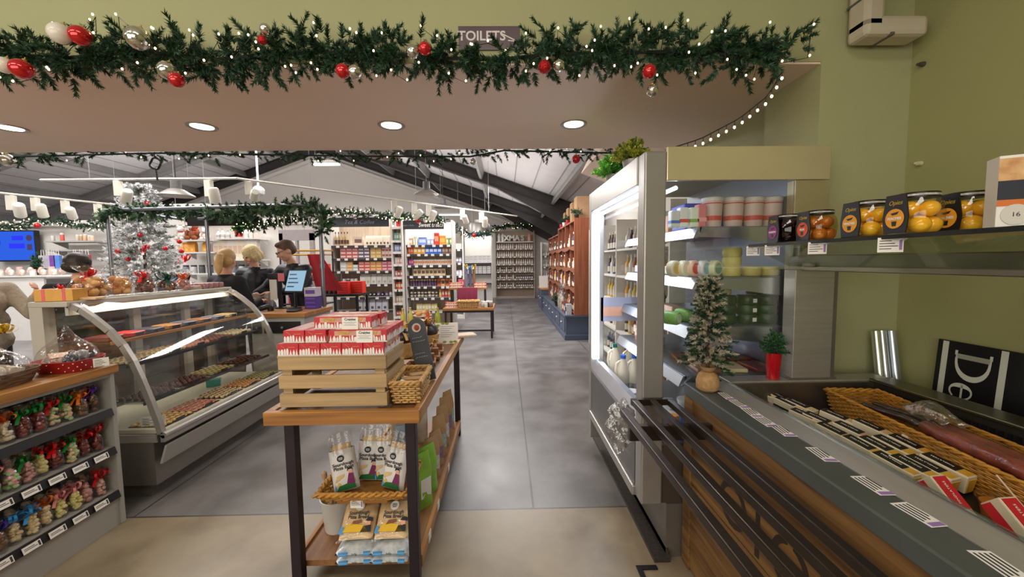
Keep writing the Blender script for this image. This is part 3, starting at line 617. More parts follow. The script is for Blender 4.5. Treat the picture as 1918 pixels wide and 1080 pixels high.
# ---------------- the De sign, leaning on the wall (lettering built as outlines)
sg = thing('serif_sign', 'black board with white serif letters De, turned sideways against the wall', 'sign', (1.985, 1.655, .823), rot=(0, math.radians(4), 0))
part('board', MB().box(-.012, 0, -.42, .065, -.0, .30), BLK, sg)
def sgn(u, v): return (-.0125, .045 - v * .78, .268 - u * .8)      # u runs down the board, v towards its near end
def outline(name, loops, mat):
    mb = MB()
    for lp in loops: mb.add([sgn(u, v) for u, v in lp], [tuple(range(len(lp)))])
    return part(name, mb, mat, sg)
SIGNW = M('sign_white', '#d6d8c8', .6, var=.03)
for v0 in (.0, .265): part('stripe', MB().add([sgn(-.035, v0), sgn(.33, v0), sgn(.33, v0 + .03), sgn(-.035, v0 + .03)], [(0, 1, 2, 3)]), SIGNW, sg)
mb = MB()
def sweep(cx, cy, pts):
    """ring segment list of ((u,v) outer, (u,v) inner) pairs filled as quads"""
    for (a, b), (c, d) in zip(pts, pts[1:]): mb.add([sgn(cx + q[0], cy + q[1]) for q in (a, c, d, b)], [(0, 1, 2, 3)])
# letter D: stem across the board, serifs, bowl bulging down
def rect(u0, u1, v0, v1): mb.add([sgn(u0, v0), sgn(u1, v0), sgn(u1, v1), sgn(u0, v1)], [(0, 1, 2, 3)])
rect(.022, .048, .075, .225); rect(.005, .03, .065, .072); rect(.005, .022, .072, .078); rect(.005, .03, .228, .235); rect(.005, .022, .222, .228); rect(.022, .048, .070, .232)
pts = []
for k in range(17):
    t = PI * k / 16; pts.append(((.045 + .118 * math.sin(t) ** .8, .15 - .082 * math.cos(t)), (.045 + .088 * math.sin(t) ** .85, .15 - .070 * math.cos(t))))
sweep(0, 0, pts)
pts = []
for k in range(23):      # letter e
    t = 5.55 * k / 22; c_, s_ = math.cos(t), math.sin(t); th = .009 + .016 * max(0, -c_)
    pts.append(((.226 + .046 * c_, .112 + .056 * s_), (.226 + (.046 - th) * c_, .112 + (.056 - .009) * s_)))
sweep(0, 0, pts); rect(.186, .268, .112, .122)
part('letters', mb, SIGNW, sg)
for i, (x, y, ln, c) in enumerate(((1.86, 1.84, .30, '#d9dccb'), (1.90, 1.85, .30, '#cfd2d4'), (1.94, 1.84, .30, '#c4ccd8'))):
    tag(part('foil_roll', MB().cyl((x, y, .827), (x + .012, y + .06, .827 + ln), .019, n=18), M('foil%d' % i, c, .22, .75, var=.05), smooth=40), 'shiny wrap roll leaning in the corner, %s' % ('nearest the upright', 'middle one', 'the one next to the board')[i], 'roll')
# trunking, wall plugs
tk = thing('pipe_trunking', 'cream square trunking elbow high in the wall corner', 'trunking', (1.79, 1.88, 2.555))
b_ = at(1600, 85, y=1.85)
part('duct', MB().box(-.115, -.025, -.06, .05, -.0, 1.6).box(-.115, .18, -.06, .05, -.03, .06), M('cream_trunking', '#c4b9a4', .55, var=.04, scale=5), tk, bev=.02)
part('clip', MB().box(-.118, -.10, -.063, .05, .14, .15).box(.0, .015, -.063, .05, -.032, -.02), DGREY, tk)
part('end_cap', MB().cyl((.18, -.01, .015), (.205, -.01, .015), .035, .012), BLK, tk)
struct('roof_beam_brace', MB().obox((1.95, 1.6, 3.35), (.16, .12, 1.5), (.0, math.radians(38), .3)), M('rusty_beam', '#4a3d26', .6, .3, var=.15, scale=6))
for i, (px, py, c) in enumerate(((1727, 120, '#4a443c'), (1722, 306, '#c9c6a0'))):
    p = at(px, py, x=2.02); tag(part('wall_plug', MB().cyl((0, 0, 0), (-.02, 0, 0), .012, .009, n=10).sph((-.022, .006, .002), .007, 8), M('plug%d' % i, c, .5, var=.1), loc=(2.028, p.y, p.z)), '%s wall plug on the olive wall' % ('dark broken', 'pale')[i], 'wall plug')
# ---------------- little trees and red pot
def frosted_tree():
    t_ = thing('mini_christmas_tree', 'small frosted fir in a burlap sack at the end of the black slab', 'christmas tree', (.912, 1.70, .906)); rg = np.random.default_rng(11); B, D = [], []
    for i in range(560):
        q = rg.uniform() ** .75; z = .10 + .40 * q; r = .108 * (1 - q) ** 1.2 + .012; a = rg.uniform(0, 2 * PI); d = np.array([math.cos(a), math.sin(a), -.15 + .5 * q])
        B.append(np.array([0, 0, z]) + d * r * rg.uniform(.15, .85)); D.append(d)
    part('needles', sprigs(B, D, .046, 40, .02, .0048, 12, .5), [PINE, FROST], t_)
    part('trunk', MB().cyl((0, 0, .06), (-.01, 0, .49), .008, .003), STEM, t_)
    part('sack', MB().lathe([(.035, 0), (.048, .012), (.050, .045), (.040, .075), (.022, .09), (.030, .102), (.034, .112), (.0, .10)], 18), M('burlap', '#b08a5e', .9, var=.2, scale=60, bump=.5), t_, smooth=60)
    part('tie', MB().lathe([(.024, .086), (.027, .09), (.024, .095)], 16), M('twine', '#8a6840', .9, var=.2), t_)
frosted_tree()
bush('potted_conifer', 'small green conifer in a glossy red pot by the steel upright', (1.262, 1.772, .933), .045, .10, [PINE2, M('fresh_green', '#3f6a38', .5, var=.2, scale=30)], 6, M('glossy_red_pot', '#b3121c', .2, var=.1, scale=20, coat=.5), n=110, nn=34, need=.022, wdt=.0065, pr=.034, ph=.125)
# ---------------- slab labels
lab = MB().box(-.022, .022, -.043, .043, 0, .0008)
for k in range(4): lab.box(-.018 + k * .010, -.014 + k * .010, (-.024, -.02, -.02, -.01)[k], .036, .0008, .0014, 1)
lab.box(-.017, .017, -.041, -.029, .0008, .0014, 2)
lme = lab.mesh('price_label', [PAPER, INK, INKP])
for i, (px, py) in enumerate(((1362, 741), (1386, 756), (1409, 772), (1434, 789), (1468, 806), (1540, 850), (1635, 908), (1720, 962), (1880, 1062))):
    p = at(px, py, z=.907); t_ = part('price_label', lme, None, loc=(min(p.x, .956), p.y, .9062), rot=(0, 0, U(-.12, .12))); tag(t_, 'white price label lying on the black slab, %s from the little frosted tree' % ORD[i], 'price label', 'labels on the black slab')
# ---------------- pate wedges
SLV = M('black_sleeve', '#151416', .4, var=.1, scale=20); TUBE = clear('clear_tub', (.98, .97, .93), .12, .12, graze=.5)
def wedge(label, x, y, z, rz, fill, red=False, tilt=0, first=[]):
    fm = {'cream': M('cream_pate', '#d9b98c', .5, var=.12, scale=40), 'pink': M('pink_pate', '#c9967a', .5, var=.12, scale=40), 'gold': M('golden_pate', '#d9a63c', .4, var=.12, scale=40)}[fill]
    t_ = thing('pate_pack', label, 'pate pack', (x, y, z), rot=(tilt, 0, rz)); g = t_
    part('sleeve', MB().prism([(-.021, .004), (.021, .004), (.019, .058), (-.019, .058)], 'y', -.028, .052), RED if red else SLV, t_)
    part('tub', MB().prism([(-.017, 0), (.017, 0), (.0225, .052), (.0225, .056), (-.0225, .056), (-.0225, .052)], 'y', -.058, .056), M('frosty_tub', '#dcd0b4', .3, var=.05), t_, bev=.003)
    part('pate', MB().prism([(-.0145, .006), (.0145, .006), (.0185, .046), (-.0185, .046)], 'y', -.0595, -.057).box(-.0175, .0175, -.054, -.030, .0545, .0572), fm, t_)
    o = text('FINDLATERS', .0092, PAPER, t_, (0, .012, .0588), (0, 0, PI / 2), name='brand_name', ex=.0002, space=1.1)
    return t_
W = []
for i, (px, py, f) in enumerate(((1446, 758, 'cream'), (1470, 764, 'pink'), (1490, 778, 'cream'), (1513, 782, 'cream'))): W.append((px, py, f, .3, 'far group below the steel end, %s pack from the slab' % ORD[i]))
for i, (px, py, f) in enumerate(((1524, 804, 'pink'), (1552, 812, 'cream'), (1592, 806, 'cream'))): W.append((px, py, f, .5, 'loose middle group, %s from the slab' % ORD[i]))
for i, (px, py, f) in enumerate(((1588, 836, 'pink'), (1622, 834, 'pink'), (1660, 828, 'cream'))): W.append((px, py, f, .25, 'row of pink-filled packs, %s from the slab' % ORD[i]))
for i, (px, py) in enumerate(((1644, 866), (1677, 868), (1705, 866), (1735, 864), (1765, 862), (1793, 868))): W.append((px, py, 'gold', .06, 'longest row of golden packs, %s from the slab' % ORD[i]))
for i, (px, py) in enumerate(((1710, 904), (1748, 911), (1779, 912), (1810, 908))): W.append((px, py, 'gold', .05, 'nearest golden row, %s from the slab' % ORD[i]))
for px, py, f, rz, l in W:
    p = at(px, py, z=.83); wedge('black-sleeved pate pack in the ' + l, p.x - (.014 if px > 1580 else 0), p.y + .05, .817, rz * .5 + .22, f, tilt=.16)
for i, (x, y, rz, l) in enumerate(((1.165, .985, .1, 'red-sleeved pate pack lying by the well rim, its back facing the slab'), (1.225, .885, .05, 'red-sleeved pate pack nearest the small pots'))):
    t_ = wedge(l, x, y, .83, rz, 'cream', red=True, tilt=.75)
for i, (x, y, nm, c) in enumerate(((1.30, .955, 'orange-topped', '#d9862c'), (1.275, .85, 'yellow', '#d8b444'), (1.24, .735, 'pale', '#cdbb88'))):
    t_ = thing('spread_pot', 'round clear pot of %s spread beside the wicker basket' % nm, 'pot', (x, y, .802))
    part('pot', MB().lathe([(.032, 0), (.041, .05), (.045, .052), (.045, .057), (.040, .057)], 20), TUBE, t_, smooth=40); part('spread', MB().lathe([(.030, .003), (.036, .042), (.0, .047)], 18), M('spread%d' % i, c, .4, var=.2, scale=30), t_, smooth=40)
    if i == 1: part('stirrer', MB().cyl((.0, 0, .04), (-.05, .06, .15), .002, n=6), PALEW, t_)
# ---------------- wicker long basket
WICK = M('golden_wicker', '#b9822f', .5, var=.25, scale=25, bump=.3); WICKD = M('darker_wicker_core', '#8a5c22', .6, var=.25, scale=25)  # stakes and base get a darker wicker than the weave
def basket(name, label, loc, rz, lx, ly, h, flare, rows, stakes, mat, handle=None, tilt=(0, 0), wr=.0045):
    """woven basket: stakes, wavy weavers, twisted rim, base"""
    t_ = thing(name, label, 'basket', loc, rot=(tilt[0], tilt[1], rz))
    def per(t, s, z):      # rounded rectangle perimeter
        a, b = lx / 2 + s, ly / 2 + s; P = 2 * (2 * a + 2 * b); d = (t % 1) * P
        if d < 2 * a: return (-a + d, -b, z)
        d -= 2 * a
        if d < 2 * b: return (a, -b + d, z)
        d -= 2 * b
        if d < 2 * a: return (a - d, b, z)
        return (-a, b - (d - 2 * a), z)
    wv = MB(); n = stakes * 2
    for r in range(rows):
        z = h * (r + .6) / rows; s = flare * (r + .6) / rows
        wv.tube([per((k + .01) / n, s + (wr * .9 if (k + r) % 2 else -wr * .9), z) for k in range(n + 1)], wr, 5)
    part('weave', wv, mat, t_, smooth=60)
    sk = MB()
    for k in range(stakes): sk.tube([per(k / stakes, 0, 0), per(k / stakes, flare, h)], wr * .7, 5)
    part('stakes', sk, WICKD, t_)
    rm = MB()
    for ph in (0, PI):
        m = stakes * 3; rm.tube([tuple(np.array(per(k / m, flare + wr * 1.6 * math.cos(k * 1.5 + ph), h + wr * 1.6 * math.sin(k * 1.5 + ph)))) for k in range(m + 1)], wr * 1.5, 6)
    part('rim', rm, mat, t_, smooth=60)
    part('base', MB().box(-lx / 2, lx / 2, -ly / 2, ly / 2, 0, .006), WICKD, t_)
    return t_
basket('wicker_basket', 'long golden wicker basket of cured sausages in the deli well', (1.488, 1.22, .802), -.13, .17, .86, .105, .025, 15, 44, WICK, wr=.0032)
SAUS = M('dark_sausage', '#7a3226', .35, var=.25, scale=25, col2='#a05644', coat=.4); SAL = M('black_sausage', '#33201c', .35, var=.2, scale=25, coat=.4)
for i, (x, y, z, L_, rz, m, nm) in enumerate(((1.425, 1.10, .91, .38, -.16, SAUS, 'red-brown sausage in film, nearest the slab side of the basket'), (1.495, 1.11, .90, .36, -.19, SAUS, 'red-brown sausage in film lying along the middle of the basket'), (1.575, 1.47, .88, .22, .15, SAL, 'dark thin sausage in a packet at the far end of the basket'), (1.515, 1.46, .88, .22, .12, SAL, 'dark thin sausage packet beside the far one'))):
    t_ = thing('cured_sausage', nm, 'sausage', (x, y, z), rz); r = .026 if m is SAUS else .013
    part('meat', MB().tube([(0, -L_ / 2, 0), (0, -L_ / 2 + .012, 0), (.004, -L_ * .2, .002), (-.004, L_ * .2, 0), (0, L_ / 2 - .012, 0), (0, L_ / 2, 0)], [.004, r * .9, r, r * .98, r * .9, .004], 14), m, t_, smooth=True)
    part('film', MB().tube([(0, -L_ / 2 - .05, 0), (0, -L_ / 2, 0), (0, 0, .003), (0, L_ / 2, 0), (.0, L_ / 2 + .05, .006)], [r * 1.2, r * .8, r * 1.18, r * .9, r * 1.25], 12), clear('sausage_film', (1, .98, .97), .02, .1, .5, 30, graze=.16), t_, smooth=True)
mb = MB().grid(lambda u, v: (1.53 + .08 * (u - .5) + .05 * (v - .5), 1.33 + .16 * (v - .5) - .06 * (u - .5), .93 + .045 * math.sin(PI * u) * math.sin(PI * v) + .008 * math.sin(14 * u + 9 * v)), 14, 14)
tag(part('sausage_wrapper', mb, clear('milky_wrap', (.9, .86, .84), .3, .3, .8, 40, graze=.7), smooth=True), 'loose milky plastic wrapper heaped in the middle of the basket', 'wrapper')
mb = MB().sph((0, 0, 0), .055, 14, 0, (1, .9, .6)); tag(part('white_cheese_pack', mb, clear('white_pack', (.8, .8, .8), .5, .3, .8, 40, graze=.8), loc=(1.415, .845, .87), smooth=True), 'white shrink-wrapped pack at the near end of the basket', 'packet')
# ================================================================ CURVED GLASS CHOCOLATE COUNTER
ARC = [(-2.70, 1.285), (-2.63, 1.25), (-2.55, 1.19), (-2.46, 1.11), (-2.385, 1.015), (-2.33, .91), (-2.285, .79), (-2.24, .65), (-2.205, .53), (-2.185, .44)]
Y0, Y1 = 2.40, 3.78
cc = thing('chocolate_counter', 'curved glass display counter full of chocolates', 'display counter', (-2.5, 3.1, 0))
def cp(name, mb, mats, par=None, **k):
    o = part(name, mb, mats, par or cc, **k)
    if par is None: o.matrix_parent_inverse = Matrix.Translation((2.5, -3.1, 0))
    return o
LGREY = M('pale_grey_enamel', '#b9b5ab', .4, .1, var=.04, scale=4)
for y in (Y0, Y1 - .03):
    mb = MB()
    for (a, b), (c, d) in zip(ARC, ARC[1:]):
        n = Vector((d - b, 0, c - a)).normalized() if False else Vector((-(d - b), 0, (c - a))).normalized(); n = Vector((-n.x, 0, -n.z)) if n.x > 0 else n
        mb.add([(a, y, b), (c, y, d), (c + n.x * .035, y, d + n.z * .035), (a + n.x * .035, y, b + n.z * .035), (a, y + .03, b), (c, y + .03, d), (c + n.x * .035, y + .03, d + n.z * .035), (a + n.x * .035, y + .03, b + n.z * .035)],
               [(0, 1, 2, 3), (7, 6, 5, 4), (0, 4, 5, 1), (3, 2, 6, 7)])
    cp('end_frame', mb, ALU)
    cp('end_glass', MB().prism([(p[0] - .03, p[1] - .005) for p in ARC] + [(-2.88, .44), (-2.88, 1.27)], 'y', y + .012, y + .017), GLASS)
CGL = clear('counter_curved_glass', (.99, 1, .99), .018, .04, graze=.16)
cp('front_glass', MB().grid(lambda u, v: (lambda i, f: (ARC[i][0] * (1 - f) + ARC[min(i + 1, 9)][0] * f + .002, Y0 + .03 + v * (Y1 - Y0 - .06), ARC[i][1] * (1 - f) + ARC[min(i + 1, 9)][1] * f))(int(u * 9), u * 9 - int(u * 9)), 18, 2), CGL, smooth=True)
cp('top_board', MB().box(-2.92, -2.685, Y0 - .02, Y1 + .02, 1.255, 1.288), LGREY, bev=.005)
cp('top_fascia', MB().box(-2.72, -2.70, Y0, Y1, 1.20, 1.257), LGREY)
cp('end_post', MB().box(-2.92, -2.84, Y0 - .015, Y0 + .05, .44, 1.256), LGREY)
for y in (2.98, 3.45, Y1 - .06): cp('back_post', MB().box(-2.90, -2.865, y, y + .06, .44, 1.255), ALU)
cp('sliding_door', MB().box(-2.905, -2.90, Y0 + .05, Y1, .46, 1.2), clear('tinted_door_glass', (.45, .45, .47), .06, .05))
cp('bottom_rail', MB().cyl((-2.182, Y0, .43), (-2.182, Y1, .43), .02, n=12).box(-2.20, -2.175, Y0, Y1, .385, .43), ALU)
cp('deck', MB().box(-2.90, -2.195, Y0 + .03, Y1 - .03, .43, .455), M('deck_white', '#d9d2c2', .35, var=.03))
cp('lower_panel', MB().prism([(-2.185, .36), (-2.17, .36), (-2.21, .24), (-2.225, .24)], 'y', Y0 + .01, Y1), GREYP)
cp('base_cabinet', MB().box(-2.92, -2.25, Y0 + .005, Y1, .10, .43), STEELD); cp('kick_board', MB().box(-2.86, -2.33, Y0 + .05, Y1 - .05, 0, .10), DGREY)
cp('end_panel', MB().box(-2.92, -2.22, Y0 - .004, Y0 + .004, .385, .435), STEEL)
SHV = ((1.02, -2.50, True), (.868, -2.41, False), (.625, -2.325, False))
for z, xf, wd in SHV:
    o = cp('display_shelf', MB().box(-2.88, xf, Y0 + .04, Y1 - .04, z - .008, z), clear('shelf_glass', (.9, .93, .92), .06, .04))
    part('shelf_edge', MB().box(xf - .004, xf + .004, Y0 + .04, Y1 - .04, z - .016, z + .004), OAKY if wd else BLK, o)
area('counter_lamp', (-2.66, 3.1, 1.235), (0, math.radians(15), 0), .05, 1.25, 3.2, (1, .84, .62))
area('counter_lamp_low', (-2.78, 3.1, .84), (0, math.radians(10), 0), .05, 1.2, 1.5, (1, .84, .62))
# chocolates: one of each sort, copied piece by piece over the trays
def choc(kind, c1, c2):
    mb = MB()
    if kind == 'cup': mb.lathe([(.011, 0), (.0155, .014), (.0155, .017), (.0, .022)], 10); top = MB().lathe([(.009, .0185), (.009, .023), (0, .025)], 8)
    elif kind == 'dome': mb.lathe([(.014, 0), (.0155, .006), (.012, .017), (.005, .022), (0, .0225)], 10); top = MB().tube([(-.009, 0, .0195), (0, .0, .0228), (.009, 0, .0195)], .002, 5)
    elif kind == 'square': mb.box(-.014, .014, -.014, .014, 0, .016); top = MB().box(-.010, .010, -.003, .003, .0155, .0185)
    else: mb.lathe([(.016, 0), (.019, .004), (.018, .010), (.0, .013)], 10); top = MB().lathe([(.007, .0115), (.006, .0145), (0, .015)], 8)
    body = mb.mesh('chocolate_body', [c1, c2], 40); mb2 = MB(); mb2.v, mb2.f, mb2.m = mb.v + top.v, mb.f + [tuple(i + len(mb.v) for i in f) for f in top.f], [0] * len(mb.f) + [1] * len(top.f)
    return mb2.mesh('chocolate', [c1, c2], 40)
K = {n: M('choc_' + n, c, .4, var=.15, scale=60) for n, c in (('dark', '#3a2018'), ('milk', '#7a4a2e'), ('white', '#e3cfa0'), ('pink', '#c98a72'), ('cream', '#ead9ae'), ('caramel', '#c08a4c'), ('olive', '#9a915a'), ('maroon', '#4c1f20'), ('biscuit', '#d2a55e'))}
TRAYB = M('black_tray', '#1c1a1c', .4, var=.1); TICK = M('ticket_black', '#22242c', .5, var=.05)
def tray(z, x0, x1, y0, y1, nx, ny, kind, c1, c2, desc, where):
    t_ = thing('chocolate_tray', 'dark tray under %s on the %s' % (desc, where), 'tray', ((x0 + x1) / 2, (y0 + y1) / 2, z + .0006))
    part('tray_base', MB().box((x0 - x1) / 2, (x1 - x0) / 2, (y0 - y1) / 2 + .004, (y1 - y0) / 2 - .004, 0, .004), TRAYB, t_)
    part('ticket', MB().prism([((x1 - x0) / 2, .0), ((x1 - x0) / 2 + .003, .0), ((x1 - x0) / 2 + .008, .026), ((x1 - x0) / 2 + .005, .026)], 'y', -.035, .035), TICK, t_)
    me = choc(kind, K[c1], K[c2])
    for i in range(nx):
        for j in range(ny):
            o = part('chocolate', me, None, loc=(x0 + (i + .5) / nx * (x1 - x0), y0 + (j + .5) / ny * (y1 - y0) + U(-.001, .001), z + .005), rot=(0, 0, U(-.2, .2)))
            tag(o, '%s on the %s of the glass counter' % (desc, where), 'chocolate', desc + ' on the ' + where)
tray(.868, -2.62, -2.425, 2.46, 2.70, 5, 6, 'cup', 'white', 'milk', 'pale cups with brown tops', 'middle shelf, near end')
tray(.868, -2.62, -2.425, 2.71, 2.93, 5, 6, 'cup', 'cream', 'caramel', 'cream cups', 'middle shelf, beside the near tray')
tray(.868, -2.62, -2.425, 2.94, 3.16, 5, 6, 'dome', 'pink', 'milk', 'rosy brown domes', 'middle shelf, centre')
tray(.868, -2.62, -2.425, 3.17, 3.42, 5, 6, 'square', 'milk', 'pink', 'milk brown squares', 'middle shelf, far half')
tray(.868, -2.62, -2.425, 3.43, 3.68, 5, 6, 'cup', 'cream', 'white', 'ivory cups', 'middle shelf, far end')
tray(.625, -2.53, -2.34, 2.46, 2.72, 4, 6, 'dome', 'dark', 'maroon', 'black domes', 'low shelf, near end')
tray(.625, -2.53, -2.34, 2.74, 3.0, 4, 6, 'dome', 'maroon', 'dark', 'dark red domes', 'low shelf, next to the near end')
tray(.625, -2.53, -2.34, 3.03, 3.30, 4, 6, 'square', 'olive', 'white', 'greenish squares', 'low shelf, centre')
tray(.625, -2.53, -2.34, 3.33, 3.66, 4, 7, 'square', 'dark', 'milk', 'dark squares', 'low shelf, far end')
tray(.455, -2.46, -2.225, 2.46, 2.70, 5, 6, 'flat', 'biscuit', 'cream', 'golden biscuits', 'lit floor, near end')
tray(.455, -2.44, -2.225, 2.71, 2.95, 5, 6, 'flat', 'pink', 'milk', 'rosy biscuits', 'lit floor, beside the golden biscuits')
tray(.455, -2.43, -2.225, 2.98, 3.21, 5, 6, 'cup', 'white', 'milk', 'white cups with brown centres', 'lit floor, centre')
tray(.455, -2.43, -2.225, 3.24, 3.46, 5, 6, 'dome', 'caramel', 'dark', 'toffee domes with dark line', 'lit floor, far half')
tray(.455, -2.43, -2.225, 3.49, 3.72, 5, 6, 'flat', 'olive', 'dark', 'greenish biscuits with dark centres', 'lit floor, far end')
for i in range(8):
    y = 2.52 + i * .155; c = ('#7a2a22', '#c23030', '#3a3f52', '#a8743c', '#585c74', '#8c5a38', '#6a6f86', '#b9a06c')[i]
    t_ = thing('chocolate_slab', 'wrapped %s slab on the top counter shelf, %s from the near end' % (('maroon', 'red-ribboned', 'blue-black', 'tan', 'slate', 'brown', 'grey-blue', 'straw')[i], ORD[i]), 'chocolate slab', (-2.62, y, 1.0215), U(-.15, .15))
    part('wrapper', MB().box(-.07, .07, -.06, .06, 0, .028), M('slab%d' % i, c, .35, var=.3, scale=35), t_, bev=.006)
    part('ticket', MB().box(.075, .079, -.03, .03, 0, .022), TICK, t_)
t_ = thing('teal_box', 'small teal and white carton on the lit floor of the chocolate counter', 'box', (-2.55, 3.32, .4556), .5)
part('carton', MB().box(-.05, .05, -.03, .03, 0, .06), M('teal_card', '#2bb0a4', .5, var=.03), t_, bev=.002); part('white_end', MB().box(.0505, .052, -.029, .029, .004, .056), PAPER, t_)
t_ = thing('info_card', 'white printed card standing in the near corner of the glass counter', 'card', (-2.31, 2.475, .456), .12)
part('card', MB().box(-.075, .075, 0, .003, 0, .07), PAPER, t_); mb = MB()
for k in range(5): mb.box(-.06, -.02 + .06 * ((k * 3) % 2), -.0008, -.0002, .052 - k * .009, .055 - k * .009)
part('print', mb, INK, t_)
# ---------------- bags with bows
def bow_mesh(s, n=6, seed=0):
    rg = random.Random(seed); mb = MB()
    for k in range(n):
        a = 2 * PI * k / n + rg.uniform(-.3, .3); el = rg.uniform(.2, .9); d = Vector((math.cos(a) * math.cos(el), math.sin(a) * math.cos(el), math.sin(el))); sd = d.cross(Vector((0, 0, 1))).normalized(); up = sd.cross(d)
        L_ = s * rg.uniform(.8, 1.15); W_ = s * .28
        def fn(u, v, d=d, sd=sd, up=up, L_=L_, W_=W_): t = u * 2 * PI; return tuple(d * (L_ * .5 * (1 - math.cos(t))) + up * (math.sin(t) * L_ * .28) + sd * ((v - .5) * W_ * (1 + .3 * math.cos(t))))
        mb.grid(fn, 10, 1)
    for k in range(2):
        a = rg.uniform(-2.2, -.9); d = Vector((math.cos(a), math.sin(a), -.6)); mb.grid(lambda u, v, d=d: tuple(d * (u * s * 1.1) + Vector((0, 0, .3 * s * math.sin(u * 3)) ) + Vector((d.y, -d.x, 0)) * ((v - .5) * s * .25)), 5, 1)
    return mb
BOWC = {n: M('satin_' + n, c, .28, var=.12, scale=25, coat=.3) for n, c in (('orange', '#f07a1c'), ('green', '#128a3a'), ('red', '#d4141c'), ('purple', '#4a1c9c'), ('pink', '#f09a9a'), ('blue', '#3f9fe0'), ('yellow', '#d8b428'), ('darkgreen', '#0c4a36'))}
SW = {n: [M('sweet_%s%d' % (n, i), c, .4, var=.1, scale=50) for i, c in enumerate(cs)] for n, cs in (('white', ('#e6dcc4', '#d8c8a4')), ('darkred', ('#6a2024', '#8c3a30')), ('pastel', ('#b6cf9a', '#e6c090')), ('brown', ('#5c3a26', '#7a5030')), ('multi', ('#e8a4a8', '#a4cc88')), ('buff', ('#d9bd8c', '#e6cfa2')), ('lemon', ('#d9cc7a', '#e6dc9c')), ('pinkish', ('#d8a49c', '#c48c84')))}
def sweetbag(label, loc, sw, bowc, wd=.068, h=.10, rz=0, seed=0, group='ribboned sweet bags', r=.0125, cat='sweet bag', neck=.05, bs=.05, n=40):
    t_ = thing('sweet_bag', label, cat, loc, rz, group); rg = random.Random(seed); mb = MB()
    for k in range(n):
        z = r + (h - 1.6 * r) * rg.random(); f = 1 - .45 * max(0, z / h - .5) * 2
        mb.sph((rg.uniform(-1, 1) * (wd / 2 - r) * f, rg.uniform(-1, 1) * (wd * .36 - r * .8) * f, z), r, 8, k % 2, (1, 1, rg.uniform(.7, 1)))
    o = part('sweets', mb, SW[sw], t_, smooth=True); o['kind'] = 'stuff'
    part('film', MB().lathe([(wd * .50, .0), (wd * .58, .006), (wd * .60, h * .5), (wd * .46, h * .85), (.010, h), (.012, h + .006), (wd * .42, h + neck * .7), (wd * .46, h + neck)], 14, sy=.72), FILM, t_, smooth=60)
    if bowc: part('bow', bow_mesh(bs, 7, seed), BOWC[bowc], t_, loc=(0, -.0, h + .003))
    return t_
# ---------------- grey gondola of sweets
gd = thing('sweet_gondola', 'grey shelf unit with oak top holding ribboned sweet bags', 'shelf unit', (-2.6, 1.6, 0))
def dpt(name, mb, mats, par=None, **k):
    o = part(name, mb, mats, par or gd, **k)
    if par is None: o.matrix_parent_inverse = Matrix.Translation((2.6, -1.6, 0))
    return o
dpt('oak_top', MB().box(-3.1, -2.245, .8, 2.225, .893, .94), OAKY, bev=.004)
dpt('end_panel', MB().box(-3.0, -2.265, 2.19, 2.215, .0, .893), GREYP, bev=.003)
dpt('back_panel', MB().box(-2.62, -2.60, .8, 2.19, .16, .893), DGREY); dpt('plinth', MB().box(-3.0, -2.275, .8, 2.19, 0, .165), GREYP)
dpt('top_edge', MB().box(-2.29, -2.27, .8, 2.19, .872, .893), GREYP)
gl = MB().box(-.0008, .0008, -.036, .036, -.016, .016)
gl.box(.0008, .0012, -.03, .01, .003, .006, 1).box(.0008, .0012, -.03, .02, -.004, -.001, 1).box(.0008, .0012, .024, .032, -.012, .012, 1)
glm = gl.mesh('shelf_label', [PAPER, INK])
for z in (.69, .465, .205):
    o = dpt('shelf', MB().box(-2.60, -2.275, .8, 2.19, z - .012, z), GREYP); part('label_rail', MB().prism([(-2.275, z), (-2.268, z), (-2.255, z - .04), (-2.262, z - .04)], 'y', .8, 2.188), BLK, o)
    if z < .6:
        for k in range(5): part('shelf_label', glm, None, o, loc=(-2.254, 2.10 - k * .105 - (.02 if z < .3 else 0), z - .021), rot=(0, -.3, 0))
rows = [(.691, [('white', 'orange'), ('white', 'orange'), ('darkred', 'green'), ('darkred', 'green'), ('pastel', 'red'), ('pastel', 'green'), ('brown', 'orange'), ('brown', 'purple')], 'top'),
        (.466, [('multi', 'pink'), ('multi', None), ('pinkish', 'green'), ('lemon', 'red'), ('darkred', 'red'), ('pastel', 'green'), ('darkred', 'red'), ('darkred', 'red')], 'middle'),
        (.206, [('brown', 'purple'), ('buff', 'blue'), ('buff', 'blue'), ('buff', 'orange'), ('lemon', 'pink'), ('lemon', 'pink'), ('pinkish', None), ('pinkish', 'red')], 'bottom')]
for z, L_, rn in rows:
    for i, (sw, bc) in enumerate(L_):
        y = 1.70 + i * .0625
        sweetbag('clear bag of %s sweets with %s, %s along the %s gondola shelf' % (sw, (bc + ' bow') if bc else 'no bow', ORD[i], rn), (-2.325 + U(-.01, .01), y, z), sw, bc, wd=.061, h=.105, rz=U(-.25, .25), seed=i + int(z * 100), r=.011 if i % 3 else .014)
        sweetbag('rear %s sweet bag behind the %s bag on the %s gondola shelf' % (sw, ORD[i], rn), (-2.43 + U(-.01, .01), y + .01, z), sw, None, wd=.06, h=.12, rz=0, seed=i + 50, n=26)
